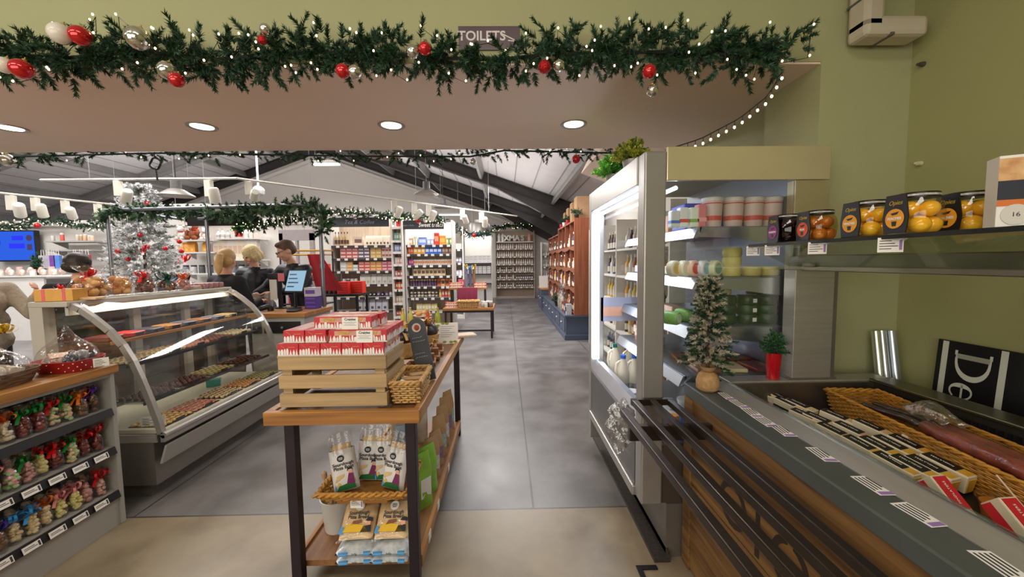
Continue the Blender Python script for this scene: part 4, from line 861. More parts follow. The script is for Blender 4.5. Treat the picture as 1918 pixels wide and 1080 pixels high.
# wrapped hampers on the oak top
def hamper(label, loc, rz, lx, ly, h, mat, dots=False):
    t_ = thing('gift_hamper', label, 'hamper', loc, rz); fl = .03
    def ring_(s, z, n=28): return [((lx / 2 + s) * (abs(math.cos(a)) ** .6) * math.copysign(1, math.cos(a)), (ly / 2 + s) * (abs(math.sin(a)) ** .6) * math.copysign(1, math.sin(a)), z) for a in [2 * PI * k / n for k in range(n)]]
    mb = MB(); R0, R1, R2 = ring_(0, 0), ring_(fl, h), ring_(fl - .006, h); n = 28; mb.add(R0 + R1 + R2 + ring_(-.004, .008), [(k, (k + 1) % n, n + (k + 1) % n, n + k) for k in range(n)] + [(n + k, n + (k + 1) % n, 2 * n + (k + 1) % n, 2 * n + k) for k in range(n)] + [(2 * n + k, 2 * n + (k + 1) % n, 3 * n + (k + 1) % n, 3 * n + k) for k in range(n)] + [tuple(range(n))])
    part('tray', mb, mat, t_)
    if dots:
        d = MB()
        for k in range(16):
            for r in range(3):
                a = 2 * PI * (k + .5 * (r % 2)) / 16; s = fl * (r + .6) / 3.2
                p = ((lx / 2 + s + .002) * (abs(math.cos(a)) ** .6) * math.copysign(1, math.cos(a)), (ly / 2 + s + .002) * (abs(math.sin(a)) ** .6) * math.copysign(1, math.sin(a)), h * (r + .6) / 3.2); d.sph(p, .003, 6)
        part('polka_dot', d, PAPER, t_)['kind'] = 'stuff'
    return t_
DWICK = M('dark_wicker', '#4a3628', .7, var=.4, scale=18, bump=.6, stretch=(1, 1, 6), col2='#8a6a4c')
h1 = hamper('dark wicker hamper in clear film with a yellow bow on the oak gondola top', (-2.43, 1.80, .9405), .12, .20, .26, .07, DWICK)
h2 = hamper('red dotted hamper in clear film on the end of the oak gondola top', (-2.385, 2.10, .9405), .1, .20, .17, .065, M('red_tray_card', '#a81e20', .45, var=.1, scale=20), True)
for hh, seed, cs in ((h1, 3, ('#b9a07c', '#8a6c50', '#d8cdb8')), (h2, 4, ('#8a8c92', '#33343a', '#d8a888'))):
    rg = random.Random(seed)
    for i in range(7):
        o = part('treat', MB().obox((0, 0, 0), (.07, .05, .035)) if i % 2 else MB().sph((0, 0, 0), .032, 12), M('treat%d%d' % (seed, i % 3), cs[i % 3], .4, var=.2, scale=30), hh, loc=(rg.uniform(-.07, .07), rg.uniform(-.07, .07) * (1.3 if hh is h1 else .8), .05 + .03 * rg.random()), rot=(rg.uniform(-.5, .5), rg.uniform(-.5, .5), rg.uniform(0, 3)), smooth=60)
    ly = .16 if hh is h1 else .105
    part('film', MB().grid(lambda u, v: (.135 * math.cos(2 * PI * u) * (1 - v ** 2.2) + .012 * math.sin(9 * u * 2 * PI) * v * (1 - v), (ly + .0) * math.sin(2 * PI * u) * (1 - v ** 2.2) + .01 * math.cos(7 * u * 2 * PI) * v * (1 - v), .05 + .15 * v + .06 * max(0, v - .85) * 6), 40, 10), FILM2 if False else FILM, hh, smooth=True)
part('bow', bow_mesh(.06, 9, 8), BOWC['yellow'], h1, loc=(.03, .05, .255))
pc = part('tag', tagcard('hamper_tag', .06, .048, 5, False), None, h2, loc=(.135, -.02, .06), rot=(0, 0, .75))
# ---------------- things on top of the chocolate counter
ZT = 1.2885
t_ = thing('gift_box', 'gold gift box tied with a red ribbon at the near end of the glass counter', 'gift box', (-2.81, 2.47, ZT), .25)
part('box', MB().box(-.095, .095, -.06, .06, 0, .075), M('gold_card', '#c9943a', .4, .2, var=.06, scale=12), t_, bev=.003)
part('ribbon', MB().box(-.058, -.042, -.0608, .0608, -.0, .0758).box(.042, .058, -.0608, .0608, 0, .0758), BOWC['red'], t_); part('bow', bow_mesh(.035, 7, 2), BOWC['red'], t_, loc=(0, 0, .078))
tag(part('flat_gift', MB().box(-.08, .08, -.05, .05, 0, .015), M('flat_gift_card', '#d9b48a', .5, var=.2, scale=20), loc=(-2.73, 2.53, ZT), rot=(0, 0, .3), bev=.003), 'flat pale gift packet lying in front of the large biscuit bag', 'gift')
SW['biscuit'] = [M('sweet_bis0', '#c98a4c', .5, var=.2, scale=30), M('sweet_bis1', '#d9a86a', .5, var=.2, scale=30)]; SW['cocoa'] = [M('sweet_coc0', '#5c3328', .5, var=.2, scale=30), M('sweet_coc1', '#8a5a48', .5, var=.2, scale=30)]
sweetbag('large bag of round biscuits with a red ribbon on the glass counter', (-2.83, 2.66, ZT), 'biscuit', 'red', .20, .15, .2, 21, None, .026, 'biscuit bag', .07, .06, 46)
sweetbag('second biscuit bag, right behind the red-ribboned large one', (-2.83, 2.86, ZT), 'biscuit', None, .15, .14, .2, 22, None, .024, 'biscuit bag', .07, .06, 36)
sweetbag('bag of dark biscuits with a big red bow on the glass counter', (-2.81, 3.03, ZT), 'cocoa', 'red', .14, .13, .2, 23, None, .02, 'biscuit bag', .06, .07, 40)
sweetbag('bag with a glossy dark green bow on the glass counter', (-2.80, 3.22, ZT), 'cocoa', 'darkgreen', .14, .10, .2, 24, None, .018, 'biscuit bag', .05, .085, 36)
sweetbag('bag with an orange bow beside the dark green one', (-2.79, 3.37, ZT), 'pinkish', 'orange', .11, .10, .2, 25, None, .016, 'biscuit bag', .05, .06, 36)
for i in range(5): tag(part('paper_bag', MB().box(-.06, .06, -.04, .04, 0, .006), M('paper%d' % (i % 2), ('#cfc2b0', '#b0a292')[i % 2], .7, var=.1), loc=(-2.79, 3.46, ZT + i * .0062), rot=(0, 0, .2 * i - .4)), 'flat paper bag, %s from the bottom of the pile on the glass counter' % ORD[i], 'paper bag')
for i in range(4):
    t_ = thing('wrapped_bar', 'red-wrapped chocolate bar on the far end of the glass counter, %s of the row' % ORD[i], 'chocolate bar', (-2.79, 3.53 + i * .065, ZT), U(-.2, .2))
    part('wrapper', MB().box(-.07, .07, -.028, .028, 0, .05), M('dark_red_wrap', '#8c2430', .3, var=.4, scale=60, col2='#c9a0a0'), t_, bev=.006)
# ================================================================ OAK TABLE IN THE MIDDLE
tb = thing('oak_display_table', 'long oak table on dark steel legs in the middle of the aisle', 'table', (-.7, 2.45, 0))
def tbp(name, mb, mats, **k):
    o = part(name, mb, mats, tb, **k); o.matrix_parent_inverse = Matrix.Translation((.7, -2.45, 0)); return o
PLUM = M('plum_black_steel', '#2a2028', .45, .3, var=.1, scale=10)
tbp('tabletop', MB().box(-1.0, -.405, 1.63, 3.31, .835, .870), wood('dark_oak_boards', '#5e4028', '#7d5836', 1, .4), bev=.002)
for x0, x1, y0, y1, m in ((-1.035, -.375, 1.60, 1.63, OAK), (-1.035, -.375, 3.31, 3.34, OAK), (-1.035, -1.0, 1.63, 3.31, OAKY), (-.405, -.375, 1.63, 3.31, OAKY)): tbp('edge_board', MB().box(x0, x1, y0, y1, .818, .876), m, bev=.003)
for x in (-.985, -.455):
    for y in (1.66, 3.24): tbp('leg', MB().box(x, x + .045, y, y + .045, 0, .80), PLUM, bev=.003)
tbp('under_frame', MB().box(-.985, -.41, 1.66, 1.70, .795, .818).box(-.985, -.41, 3.245, 3.285, .795, .818).box(-.985, -.945, 1.7, 3.245, .795, .818).box(-.45, -.41, 1.7, 3.245, .795, .818), PLUM)
lsh = tbp('lower_shelf', MB().box(-.985, -.42, 1.71, 3.24, .10, .128), wood('shelf_boards', '#7a5030', '#9c6e42', 1, .45))
part('shelf_lip', MB().box(-.425, -.405, 1.71, 3.24, .085, .14).box(-1.0, -.98, 1.71, 3.24, .085, .14), OAKY, lsh)
for y in (1.85, 2.1, 2.5): part('shelf_ticket', MB().box(-.405, -.402, y, y + .05, .09, .135), PAPER, lsh)
# slatted crate
ct = thing('slatted_crate', 'pale weathered slatted crate upside down on the oak table', 'crate', (-.755, 1.79, .8765))
CRW = wood('pale_crate_wood', '#a08660', '#c0a074', 0, .75, 9); CRWY = wood('pale_crate_wood_side', '#a08660', '#c0a074', 1, .75, 9)
for k in range(3):
    z = .004 + k * .082; part('front_slat', MB().box(-.232, .232, -.145, -.133, z, z + .058), CRW, ct, bev=.002); part('back_slat', MB().box(-.232, .232, .133, .145, z, z + .058), CRW, ct, bev=.002)
    part('side_slat', MB().box(.221, .233, -.133, .133, z, z + .058), CRWY, ct, bev=.002); part('side_slat', MB().box(-.233, -.221, -.133, .133, z, z + .058), CRWY, ct, bev=.002)
for sx in (-1, 1):
    for sy in (-1, 1): part('corner_batten', MB().box(sx * .20 - .02, sx * .20 + .02, sy * .122 - .01, sy * .122 + .01, 0, .222), CRW, ct)
part('deck_board', MB().box(-.234, .234, -.147, .147, .2225, .229), CRW, ct, bev=.002)
# mince pie boxes with a white rooftop print
def skyline(w_, h_, seed):
    rg = random.Random(seed); mb = MB(); mb.box(-w_ / 2, w_ / 2, 0, .0006, 0, h_ * .10); x = -w_ / 2
    while x < w_ / 2 - .006:
        q = rg.uniform(.010, .017); q = min(q, w_ / 2 - x); t = h_ * rg.uniform(.42, .62); kind = rg.random()
        if kind < .55: pts = [(x + .001, 0), (x + q - .001, 0), (x + q - .001, t * .75), (x + q * .72, t), (x + q * .28, t), (x + .001, t * .75)]
        elif kind < .8: pts = [(x + .001, 0), (x + q - .001, 0), (x + q / 2, t * 1.05)]
        else: pts = [(x + .001, 0), (x + q - .001, 0), (x + q - .001, t * .6), (x + q * .5, t), (x + .001, t * .6)]
        mb.prism(pts, 'y', 0, .0006); x += q
    return mb
BW, BH, BL = .0895, .0535, .25
sk_s = skyline(BW - .002, BH, 3).mesh('skyline_print', PAPER); sk_l = skyline(BL - .002, BH, 5).mesh('skyline_print', PAPER)
gold_line = MB().obox((-.022, 0, .042), (.022, .0005, .0012), (0, .6, 0)).box(.0, .03, -.0002, .0003, .038, .0395).mesh('gold_swirl', GOLD)
PASTRY = M('pastry', '#cf9f5e', .6, var=.2, scale=40, bump=.3)
pie = MB().lathe([(.022, 0), (.030, .014), (.032, .018), (.020, .022), (0, .023)], 16).mesh('pie', PASTRY, 40)
WINF = clear('carton_window', (1, .98, .96), .12, .08, graze=.5)
def piebox(label, loc, rz):
    t_ = thing('mince_pie_box', label, 'pie box', loc, rz, 'red mince pie boxes')
    part('carton', MB().box(-BW / 2, BW / 2, -BL / 2, BL / 2, 0, BH), RED, t_, bev=.0012)
    for r, o_ in ((0, (0, -BL / 2 - .0007, 0)), (PI, (0, BL / 2 + .0007, 0))): s_ = part('skyline_print', sk_s, None, t_, loc=o_, rot=(0, 0, r)); part('gold_swirl', gold_line, None, s_, loc=(0, -.0004, 0))
    for r, o_ in ((PI / 2, (BW / 2 + .0007, 0, 0)), (-PI / 2, (-BW / 2 - .0007, 0, 0))): part('skyline_print', sk_l, None, t_, loc=o_, rot=(0, 0, r))
    w_ = part('window', MB().box(-BW * .36, BW * .36, -BL * .40, BL * .40, BH + .0003, BH + .0008).box(-BW / 2 - .0006, -BW / 2 - .0002, -BL * .40, BL * .40, BH * .55, BH * .92).box(BW / 2 + .0002, BW / 2 + .0006, -BL * .40, BL * .40, BH * .55, BH * .92), M('window_cream', '#d9a48c', .25, var=.2, scale=20, coat=.5), t_)
    for k in (-.06, .06):
        for sx in (-1, 1): part('pie', pie, None, w_, loc=(sx * (BW / 2 + .0006), k, BH * .60), rot=(0, sx * PI / 2 * .0, 0)).scale = (.06, .9, .8)
    return t_
ZC = .8765 + .2295
PIEBOX = piebox('red pie box in the bottom row on the crate, first from the chocolate counter', (-.985 + BW / 2, 1.645 + BL / 2, ZC), 0)
for i in range(1, 5): dup(PIEBOX, (-.985 + BW / 2 + i * (BW + .0022), 1.645 + BL / 2, ZC), 0, 'red pie box in the bottom row on the crate, %s from the chocolate counter' % ORD[i])
for i in range(2): dup(PIEBOX, (-.965 + BW / 2 + i * (BW + .004), 1.66 + BL / 2, ZC + BH + .001), 0, 'end-on red pie box in the second layer, %s from the chocolate counter' % ORD[i])
for i in range(3): dup(PIEBOX, (-.768 + BL / 2, 1.655 + BW / 2 + i * (BW + .002), ZC + BH + .001), PI / 2, 'long-side red pie box of the second layer, %s from the front' % ORD[i])
for i in range(2): dup(PIEBOX, (-.84 + BL / 2 + i * .012, 1.68 + BW / 2 + i * (BW + .002), ZC + 2 * (BH + .001)), PI / 2, 'red pie box on top of the pile, %s' % ('behind the upper card' if i == 0 else 'furthest back'))
def pricecard(label, loc, rz, w_=.07, h_=.052):
    t_ = thing('price_card', label, 'price card', loc, rot=(-.08, 0, rz)); part('card', MB().box(-w_ / 2, w_ / 2, 0, .0015, 0, h_), PAPER, t_)
    text('Craigies', .015, INK, t_, (0, -.0006, h_ * .82), bold=.0003, name='shop_name'); mb = MB()
    for k in range(3): mb.box(-w_ * (.4 - .08 * (k % 2)), w_ * (.38 - .1 * (k % 2)), -.0006, -.0001, h_ * (.56 - .12 * k), h_ * (.59 - .12 * k))
    part('small_print', mb, M('grey_print', '#8a8a8c', .7, var=.05), t_); return t_
pricecard('white shop price card in front of the second layer of red boxes', (-.613, 1.648, ZC + BH + .0005), 0)
pricecard('white shop price card in front of the topmost red box', (-.682, 1.672, ZC + 2 * BH + .002), 0)
# basket with slate gifts and slate board
WICK2 = M('pale_wicker', '#c49a5c', .6, var=.25, scale=25, bump=.3)
basket('wicker_basket', 'small pale wicker basket holding slate gifts beside the crate', (-.452, 1.80, .8765), 0.02, .105, .24, .095, .012, 9, 22, WICK2)
SLT = M('slate_stone', '#4a5058', .6, var=.15, scale=20, bump=.1)
for i, (x, y, rz, nm) in enumerate(((-.48, 1.77, .4, 'standing upright'), (-.465, 1.72, -.5, 'leaning at the front'))):
    t_ = thing('slate_gift', 'dark slate coaster set with paper band %s in the small basket' % nm, 'slate gift', (x, y, .925), rot=(.5, .2, rz)); part('slate', MB().box(-.03, .03, -.012, .012, -.03, .05), SLT, t_, bev=.002); part('paper_band', MB().box(-.016, .016, -.0128, .0128, -.031, .051), PAPER, t_)
for i, (x, y, rz) in enumerate(((-.44, 1.76, .5), (-.425, 1.83, .8))): tag(part('kraft_box', MB().box(-.05, .05, -.015, .015, -.015, .015), CARD, loc=(x, y, .955), rot=(.2, .1, rz), bev=.002), 'narrow kraft box lying in the small basket, %s' % ('nearer the front rim', 'further back')[i], 'box')
sb = thing('slate_board', 'tall rounded slate board with chalk writing and a round hole', 'slate board', (-.425, 2.02, .873), rot=(-.12, -.20, 0))
mb = MB(); prof = [(-.048, 0), (.048, 0), (.048, .29)] + [(.048 * math.cos(PI * k / 10), .29 + .048 * math.sin(PI * k / 10)) for k in range(1, 10)] + [(-.048, .29)]
part('slate', MB().prism(prof, 'y', -.006, .006), SLT, sb, bev=.002)
part('hanging_knot', MB().lathe([(.024, 0), (.024, .004), (0, .004)], 18).sph((.002, 0, .006), .014, 12, 1, (1, 1.1, .5)), [M('knot_white', '#d9d0c4', .6, var=.1), M('knot_red', '#b04a30', .6, var=.15)], sb, loc=(0, -.0065, .288), rot=(PI / 2, 0, 0))
mb = MB(); rg = random.Random(4)
for z in (.235, .215, .15, .13, .06, .042, .024):
    x = -.036
    while x < rg.uniform(.0, .04): L_ = rg.uniform(.006, .014); mb.obox((x + L_ / 2, -.0066, z + rg.uniform(-.001, .001)), (L_, .0005, .0022), (0, rg.uniform(-.5, .1), 0)); x += L_ + .003
part('chalk_writing', mb, M('chalk', '#b9c0c8', .9, var=.1), sb)
# gift sets along the table
for i, (x, y) in enumerate(((-.50, 2.20), (-.50, 2.35), (-.50, 2.50), (-.50, 2.65))):
    t_ = thing('wooden_gift_set', 'ribbon-tied wooden gift board, %s behind the slate board' % ORD[i], 'gift set', (x, y, .8765), .15)
    part('board', MB().box(-.085, .06, -.07, .07, 0, .022).box(-.08, .05, -.02, .02, .022, .065), wood('rustic_board', '#6a4428', '#96683e', 0, .6), t_, bev=.004); part('ribbon', bow_mesh(.035, 6, i), M('kraft_ribbon', '#b0824e', .5, var=.15), t_, loc=(0, 0, .07))
for i, (x, y) in enumerate(((-.70, 2.55), (-.59, 2.82))):
    t_ = thing('gift_basket', 'small wicker gift basket with gold ribbon and dark wrap, %s' % ('behind the slate board' if i == 0 else 'near the round stand'), 'gift basket', (x, y, .8765), .2)
    part('basket_body', MB().lathe([(.07, 0), (.095, .10), (.09, .10)], 20), WICK2, t_, smooth=40); part('dark_wrap', MB().sph((0, 0, .12), .085, 16, 0, (1, 1, .8)), M('dark_wrap_mat', '#2a2224', .35, var=.3, scale=25), t_, smooth=True); part('ribbon', bow_mesh(.075, 9, i + 5), M('gold_ribbon', '#b98a4a', .4, .2, var=.15), t_, loc=(0, -.02, .17))
tag(part('small_crate', MB().box(-.05, .05, -.05, .05, 0, .10), OAK, loc=(-.575, 2.02, .8765), bev=.003), 'small oak block box between the crate and the slate board', 'box')
t_ = thing('round_stand', 'pale round wooden stand at the far end of the oak table', 'stand', (-.70, 3.10, .8765)); part('disc', MB().lathe([(.185, .065), (.19, .07), (.19, .085), (.185, .09), (0, .09)], 32), PALEW, t_, smooth=40); part('foot', MB().cyl((0, 0, 0), (0, 0, .066), .07, .09, n=20), PALEW, t_)
def bottle(label, loc, c, cap, h=.17, r=.022, grp=None, cat='bottle', lab_c=None, glassy=True):
    t_ = thing('bottle', label, cat, loc, 0, grp); part('bottle_body', MB().lathe([(r * .9, 0), (r, .004), (r, h * .58), (r * .85, h * .66), (r * .42, h * .80), (r * .42, h * .92)], 14), M('btl_' + c, c, .2, var=.05, coat=.5), t_, smooth=50)
    part('cap', MB().lathe([(r * .48, h * .9), (r * .48, h), (0, h)], 12), cap, t_, smooth=40)
    if lab_c: part('paper_label', MB().lathe([(r * 1.02, h * .15), (r * 1.02, h * .48)], 14), lab_c, t_)
    return t_
GC = M('gold_cap', '#c9a85a', .35, .6, var=.05); ZS = .8765 + .0905
bottle('pale yellow oil bottle, first on the round stand', (-.83, 3.08, ZS), '#b8ad4c', GC)
bottle('pale yellow oil bottle, second on the round stand', (-.785, 3.14, ZS), '#c0b65a', GC)
bottle('red-labelled bottle on the round stand', (-.615, 3.0, ZS), '#c43a20', GC, lab_c=M('red_bottle_label', '#d8301c', .5, var=.05))
bottle('yellow-green oil bottle at the aisle side of the round stand', (-.555, 3.10, ZS), '#a3ac3c', GC)
for i, (x, y) in enumerate(((-.72, 3.03), (-.66, 3.10))): t_ = thing('candle_pot', 'pink-white candle pot on the round stand, %s' % ('nearer the yellow bottles', 'nearer the red bottle')[i], 'candle', (x, y, ZS)); part('pot', MB().lathe([(.028, 0), (.03, .05)], 16), M('candle_pink', '#d9b8a8', .4, var=.1), t_, smooth=40); part('lid', MB().lathe([(.031, .05), (.031, .06), (0, .06)], 16), CLRW, t_)
t_ = thing('cake_stand', 'small cake stand piled with golden pastries above the round stand', 'cake stand', (-.70, 3.20, ZS)); part('stem', MB().cyl((0, 0, 0), (0, 0, .09), .012, n=10), BLK, t_); part('plate', MB().lathe([(.0, .088), (.075, .09), (.08, .098), (.0, .095)], 20), PALEW, t_)
for k in range(6): part('pastry', MB().sph((0, 0, 0), .022, 10, 0, (1.4, .8, .7)), PASTRY, t_, loc=(.045 * math.cos(k * 1.05), .045 * math.sin(k * 1.05), .112 + .012 * (k % 2)), rot=(0, 0, k), smooth=True)
t_ = thing('card_sign', 'white notice with green leaf border leaning at the far corner of the oak table', 'notice', (-.463, 2.97, .8765), rot=(-.15, 0, .15)); part('card', MB().box(-.09, .085, 0, .004, 0, .155), PAPER, t_); mb = MB()
for k in range(6): mb.box(-.05, .06 - .02 * (k % 3), -.0008, -.0001, .125 - k * .016, .128 - k * .016)
part('print', mb, M('grey_print', '#8a8a8c', .7), t_); mb = MB()
for x, z in ((-.08, .12), (-.075, .10), (-.07, .135), (-.03, .15), (.0, .148), (.06, .006), (.03, .004), (-.02, .006)): mb.sph((x, -.0006, z), .012, 8, 0, (1.3, .04, .8))
part('leaf_print', mb, M('leaf_print_mat', '#8fa03c', .6, var=.3), t_)
tag(part('chopping_board', MB().box(-.10, .12, -.07, .07, 0, .018), PALEW, loc=(-.385, 3.22, .877), rot=(0, 0, .35), bev=.004), 'pale chopping board sticking out past the far corner of the oak table', 'board')
# ---------------- below the table
ZB = .1285
rs = thing('tray_riser', 'low oak-topped riser on cardboard boxes under the table', 'riser', (-.69, 1.86, ZB))
part('riser_top', MB().box(-.125, .115, -.10, .12, .235, .262), OAK, rs, bev=.003); part('riser_leg', MB().box(-.06, .03, .03, .10, 0, .235), CARD, rs); part('riser_leg', MB().box(.04, .11, .03, .12, 0, .235), M('darker_card', '#8c6a44', .7, var=.1, scale=12), rs); part('price_tag', tagcard('riser_tag', .06, .04, 3), None, rs, loc=(-.06, -.102, .256))
basket('basket_tray', 'flat golden wicker tray of bread bags under the oak table', (-.68, 1.855, ZB + .2625), 0, .36, .22, .045, .03, 5, 30, WICK, wr=.0048)
SKYP = M('sky_print', '#4a9ad8', .5, var=.05); GRP = M('green_print', '#1f6a34', .5, var=.05); YEP = M('yellow_print', '#e8b820', .5, var=.05); MAG = M('purple_dress_print', '#7a2a5c', .5, var=.05); BLP = M('black_print', '#17151a', .5, var=.05); SKN = M('peach_print', '#e8a488', .5, var=.05); WPR = M('white_wrap', '#e6e2de', .35, var=.03)
BREAD = M('flatbread', '#d9b888', .6, var=.15, scale=25, bump=.2)
def pillow(w_, h_, t0, n=12):
    def fn(sg):
        def f(u, v):
            a, b = 2 * u - 1, 2 * v - 1; k = max(0, (1 - a ** 4) * (1 - b ** 4)) ** .6; return (a * w_ / 2, sg * t0 * k, v * h_)
        return f
    return MB().grid(fn(-1), n, n).grid(fn(1), n, n)
def boat(label, loc, rz, tl, sh=0):
    t_ = thing('bread_bag', label, 'bread bag', loc, rot=(tl, sh, rz))
    part('bread', pillow(.088, .225, .016), BREAD, t_, smooth=True)
    def shell(u, v, s=-1): a, b = 2 * u - 1, 2 * v - 1; k = max(0, (1 - a ** 4) * (1 - (b * .96) ** 4)) ** .6; return (a * .058, s * (.0035 + .026 * k), .0 + v * .20)
    part('printed_wrap', MB().grid(lambda u, v: shell(u, v), 12, 12).grid(lambda u, v: shell(u, v, 1), 12, 12), WPR, t_, smooth=True)
    part('film_top', MB().grid(lambda u, v: (.06 * (2 * u - 1) * (1 - .1 * v), -.028 * (1 - abs(2 * u - 1) ** 3) * (1 - v) + .004 * math.sin(u * 20), .18 + .10 * v), 14, 8).grid(lambda u, v: (.06 * (2 * u - 1) * (1 - .1 * v), .028 * (1 - abs(2 * u - 1) ** 3) * (1 - v) + .004 * math.sin(u * 20), .18 + .10 * v), 14, 8), FILM, t_, smooth=True)
    def pr(nm, pts, m, y=-.0305): part(nm, MB().prism(pts, 'y', y - .0006, y), m, t_)
    pr('green_panel', [(-.045, .012), (.045, .012), (.035, .045), (-.03, .035)], GRP, -.0275); pr('dress', [(.005, .04), (.042, .035), (.038, .085), (.018, .088)], MAG); pr('face', [(.018, .088), (.036, .088), (.036, .102), (.018, .102)], SKN); pr('hair', [(.012, .098), (.016, .116), (.034, .118), (.040, .098), (.034, .106), (.02, .106)], BLP)
    pr('pizza', [(-.045, .055), (-.005, .075), (.0, .09), (-.035, .085)], BREAD); pr('yellow_spot', [(-.04, .036), (-.02, .04), (-.03, .055)], YEP); pr('blue_panel', [(-.05, .012), (-.04, .012), (-.045, .05)], SKYP, -.027)
    bd = part('round_badge', MB().lathe([(.016, 0), (.016, .0005), (0, .0005)], 16), M('navy_badge', '#1c2438', .5, var=.05), t_, loc=(-.008, -.0285, .165), rot=(PI / 2, 0, 0)); part('badge_print', MB().box(-.009, .009, .003, .005, .0006, .001).box(-.010, .010, -.001, .001, .0006, .001).box(-.008, .008, -.006, -.004, .0006, .001), PAPER, bd)
    text('Sourdough', .0215, INK, t_, (0, -.0312, .138), bold=.0005, name='product_name'); text('Pizza Boat', .0215, INK, t_, (0, -.0312, .120), bold=.0005, name='product_name')
zb = ZB + .2625 + .012
boat('white sourdough bag in the flat tray, first from the bucket side', (-.785, 1.815, zb), .35, -.1, -.1); boat('white sourdough bag standing behind, second from the bucket side', (-.715, 1.905, zb), .1, -.02, .1)
boat('white sourdough bag standing behind, nearer the aisle', (-.62, 1.90, zb), -.1, -.02, -.04); boat('white sourdough bag in front at the aisle side of the tray', (-.565, 1.82, zb), -.25, -.10, .12)
def pitta(label, loc, rot):
    t_ = thing('pitta_pack', label, 'pitta pack', loc, rot=rot); part('breads', pillow(.155, .165, .022), BREAD, t_, smooth=True)
    part('film', pillow(.175, .195, .026), FILM, t_, smooth=True, loc=(0, 0, -.012))
    def pr(nm, pts, m): part(nm, MB().prism(pts, 'y', -.0272, -.0266), m, t_)
    pr('yellow_panel', [(-.06, .022), (.055, .022), (.03, .05), (-.03, .06), (-.05, .045)], YEP); pr('blue_panel', [(-.075, .015), (-.055, .015), (-.06, .05), (-.072, .04)], SKYP); pr('hair', [(.035, .07), (.05, .085), (.07, .08), (.072, .064), (.055, .066)], BLP); pr('face', [(.042, .05), (.062, .05), (.062, .066), (.042, .066)], SKN); pr('filling', [(-.03, .05), (.02, .062), (.015, .075), (-.02, .07)], M('filling_print', '#8a5030', .5, var=.3, scale=60)); pr('jumper', [(.02, .02), (.07, .02), (.065, .05), (.03, .045)], BLP)
    bd = part('round_badge', MB().lathe([(.021, 0), (.021, .0005), (0, .0005)], 16), PAPER, t_, loc=(-.002, -.0268, .135), rot=(PI / 2, 0, 0)); part('badge_print', MB().box(-.011, .011, .005, .008, .0006, .001).box(-.012, .012, -.001, .002, .0006, .001).box(-.009, .009, -.008, -.005, .0006, .001), M('navy_badge', '#1c2438'), bd)
    text('Sourdough', .0215, INK, t_, (0, -.0275, .104), bold=.0005, name='product_name'); text('Pitta Bread', .0215, INK, t_, (0, -.0275, .086), bold=.0005, name='product_name')
for s, (x, rz) in enumerate(((-.715, .06), (-.552, .02))):
    for k in range(2):      # packs lying flat with their ends to the aisle, then one tilted up on top
        t_ = thing('pitta_pack', 'pitta pack lying flat, %s in the stack %s' % (('bottom', 'middle')[k], ('beside the bucket', 'by the table leg')[s]), 'pitta pack', (x, 1.86, ZB + .021 + k * .040), rot=(PI / 2, 0, rz), group='flat pitta packs')
        part('breads', MB(Matrix.Translation((0, 0, -.10))).add([], []) if False else pillow(.16, .19, .017), BREAD, t_, smooth=True, loc=(0, 0, 0)); part('film', pillow(.17, .20, .019), M('blue_silver_film', '#a9bccb', .25, var=.35, scale=20, col2='#e8e8e6', coat=.5), t_, smooth=True, loc=(0, -.0, .0))
        part('blue_end', MB().obox((-.05, 0, .196), (.04, .016, .006)).obox((.055, 0, .196), (.03, .016, .006)), SKYP, t_)
        text('360g', .013, INK, t_, (.0, -.0, .1995), (0, 0, 0), name='weight')
    pitta('pitta pack tilted on top of the stack %s' % ('beside the bucket', 'by the table leg')[s], (x, 1.715, ZB + .092), (-.95, 0, rz))
bk = thing('bucket', 'white enamel bucket of rolling pins under the oak table', 'bucket', (-.893, 1.93, ZB)); part('bucket_body', MB().lathe([(.058, 0), (.06, .004), (.076, .165), (.080, .172), (.074, .172), (.057, .012), (0, .012)], 28), M('white_enamel', '#dcdad6', .35, var=.04), bk, smooth=40)
PIN = wood('pin_wood', '#b08a62', '#cfae86', 2, .6)
for i, (x, y, tx, ty, h) in enumerate(((-.03, .0, .04, -.08, .30), (-.004, -.03, .12, .0, .21), (.024, .012, -.02, .10, .26), (.0, .034, -.10, .0, .25))):
    t_ = thing('rolling_pin', 'wooden rolling pin in the white bucket, %s from the table leg' % ORD[i], 'rolling pin', (-.893 + x, 1.93 + y, ZB + .014), rot=(tx, ty, 0))
    part('roller', MB().lathe([(.017, 0), (.019, .005), (.019, h - .06)], 14), PIN, t_, smooth=40); part('handle', MB().lathe([(.008, h - .06), (.008, h - .045), (.014, h - .03), (.013, h - .008), (0, h)], 12), PIN, t_, smooth=40)
def standbag(label, loc, w_, h_, d, m, rz, lm=None, cat='bag', name='paper_bag'):
    t_ = thing(name, label, cat, loc, rz); part('bag_body', MB().grid(lambda u, v: (w_ / 2 * math.copysign(abs(math.cos(2 * PI * u)) ** .5, math.cos(2 * PI * u)), d / 2 * math.copysign(abs(math.sin(2 * PI * u)) ** .5, math.sin(2 * PI * u)) * (1 - max(0, v - .6) / .4 * .92) + .004 * math.sin(9 * v + 12 * u), v * h_), 28, 10).box(-w_ / 2 * .9, w_ / 2 * .9, -d / 2 * .9, d / 2 * .9, 0, .004), m, t_, smooth=True)
    if lm: part('bag_label', MB().box(-w_ * .32, w_ * .32, -d / 2 - .003, -d / 2 - .0015, h_ * .2, h_ * .55), lm, t_)
    return t_
LIME = M('lime_bag', '#8fbf4a', .35, var=.15, scale=12)
for i, (y, x) in enumerate(((2.10, -.49), (2.235, -.485))): standbag('bright green food bag on the lower shelf, %s' % ('nearer the front', 'just behind the first')[i], (x, y, ZB), .11, .31 - .02 * i, .07, LIME, .9, PAPER if i == 0 else None, name='food_bag')
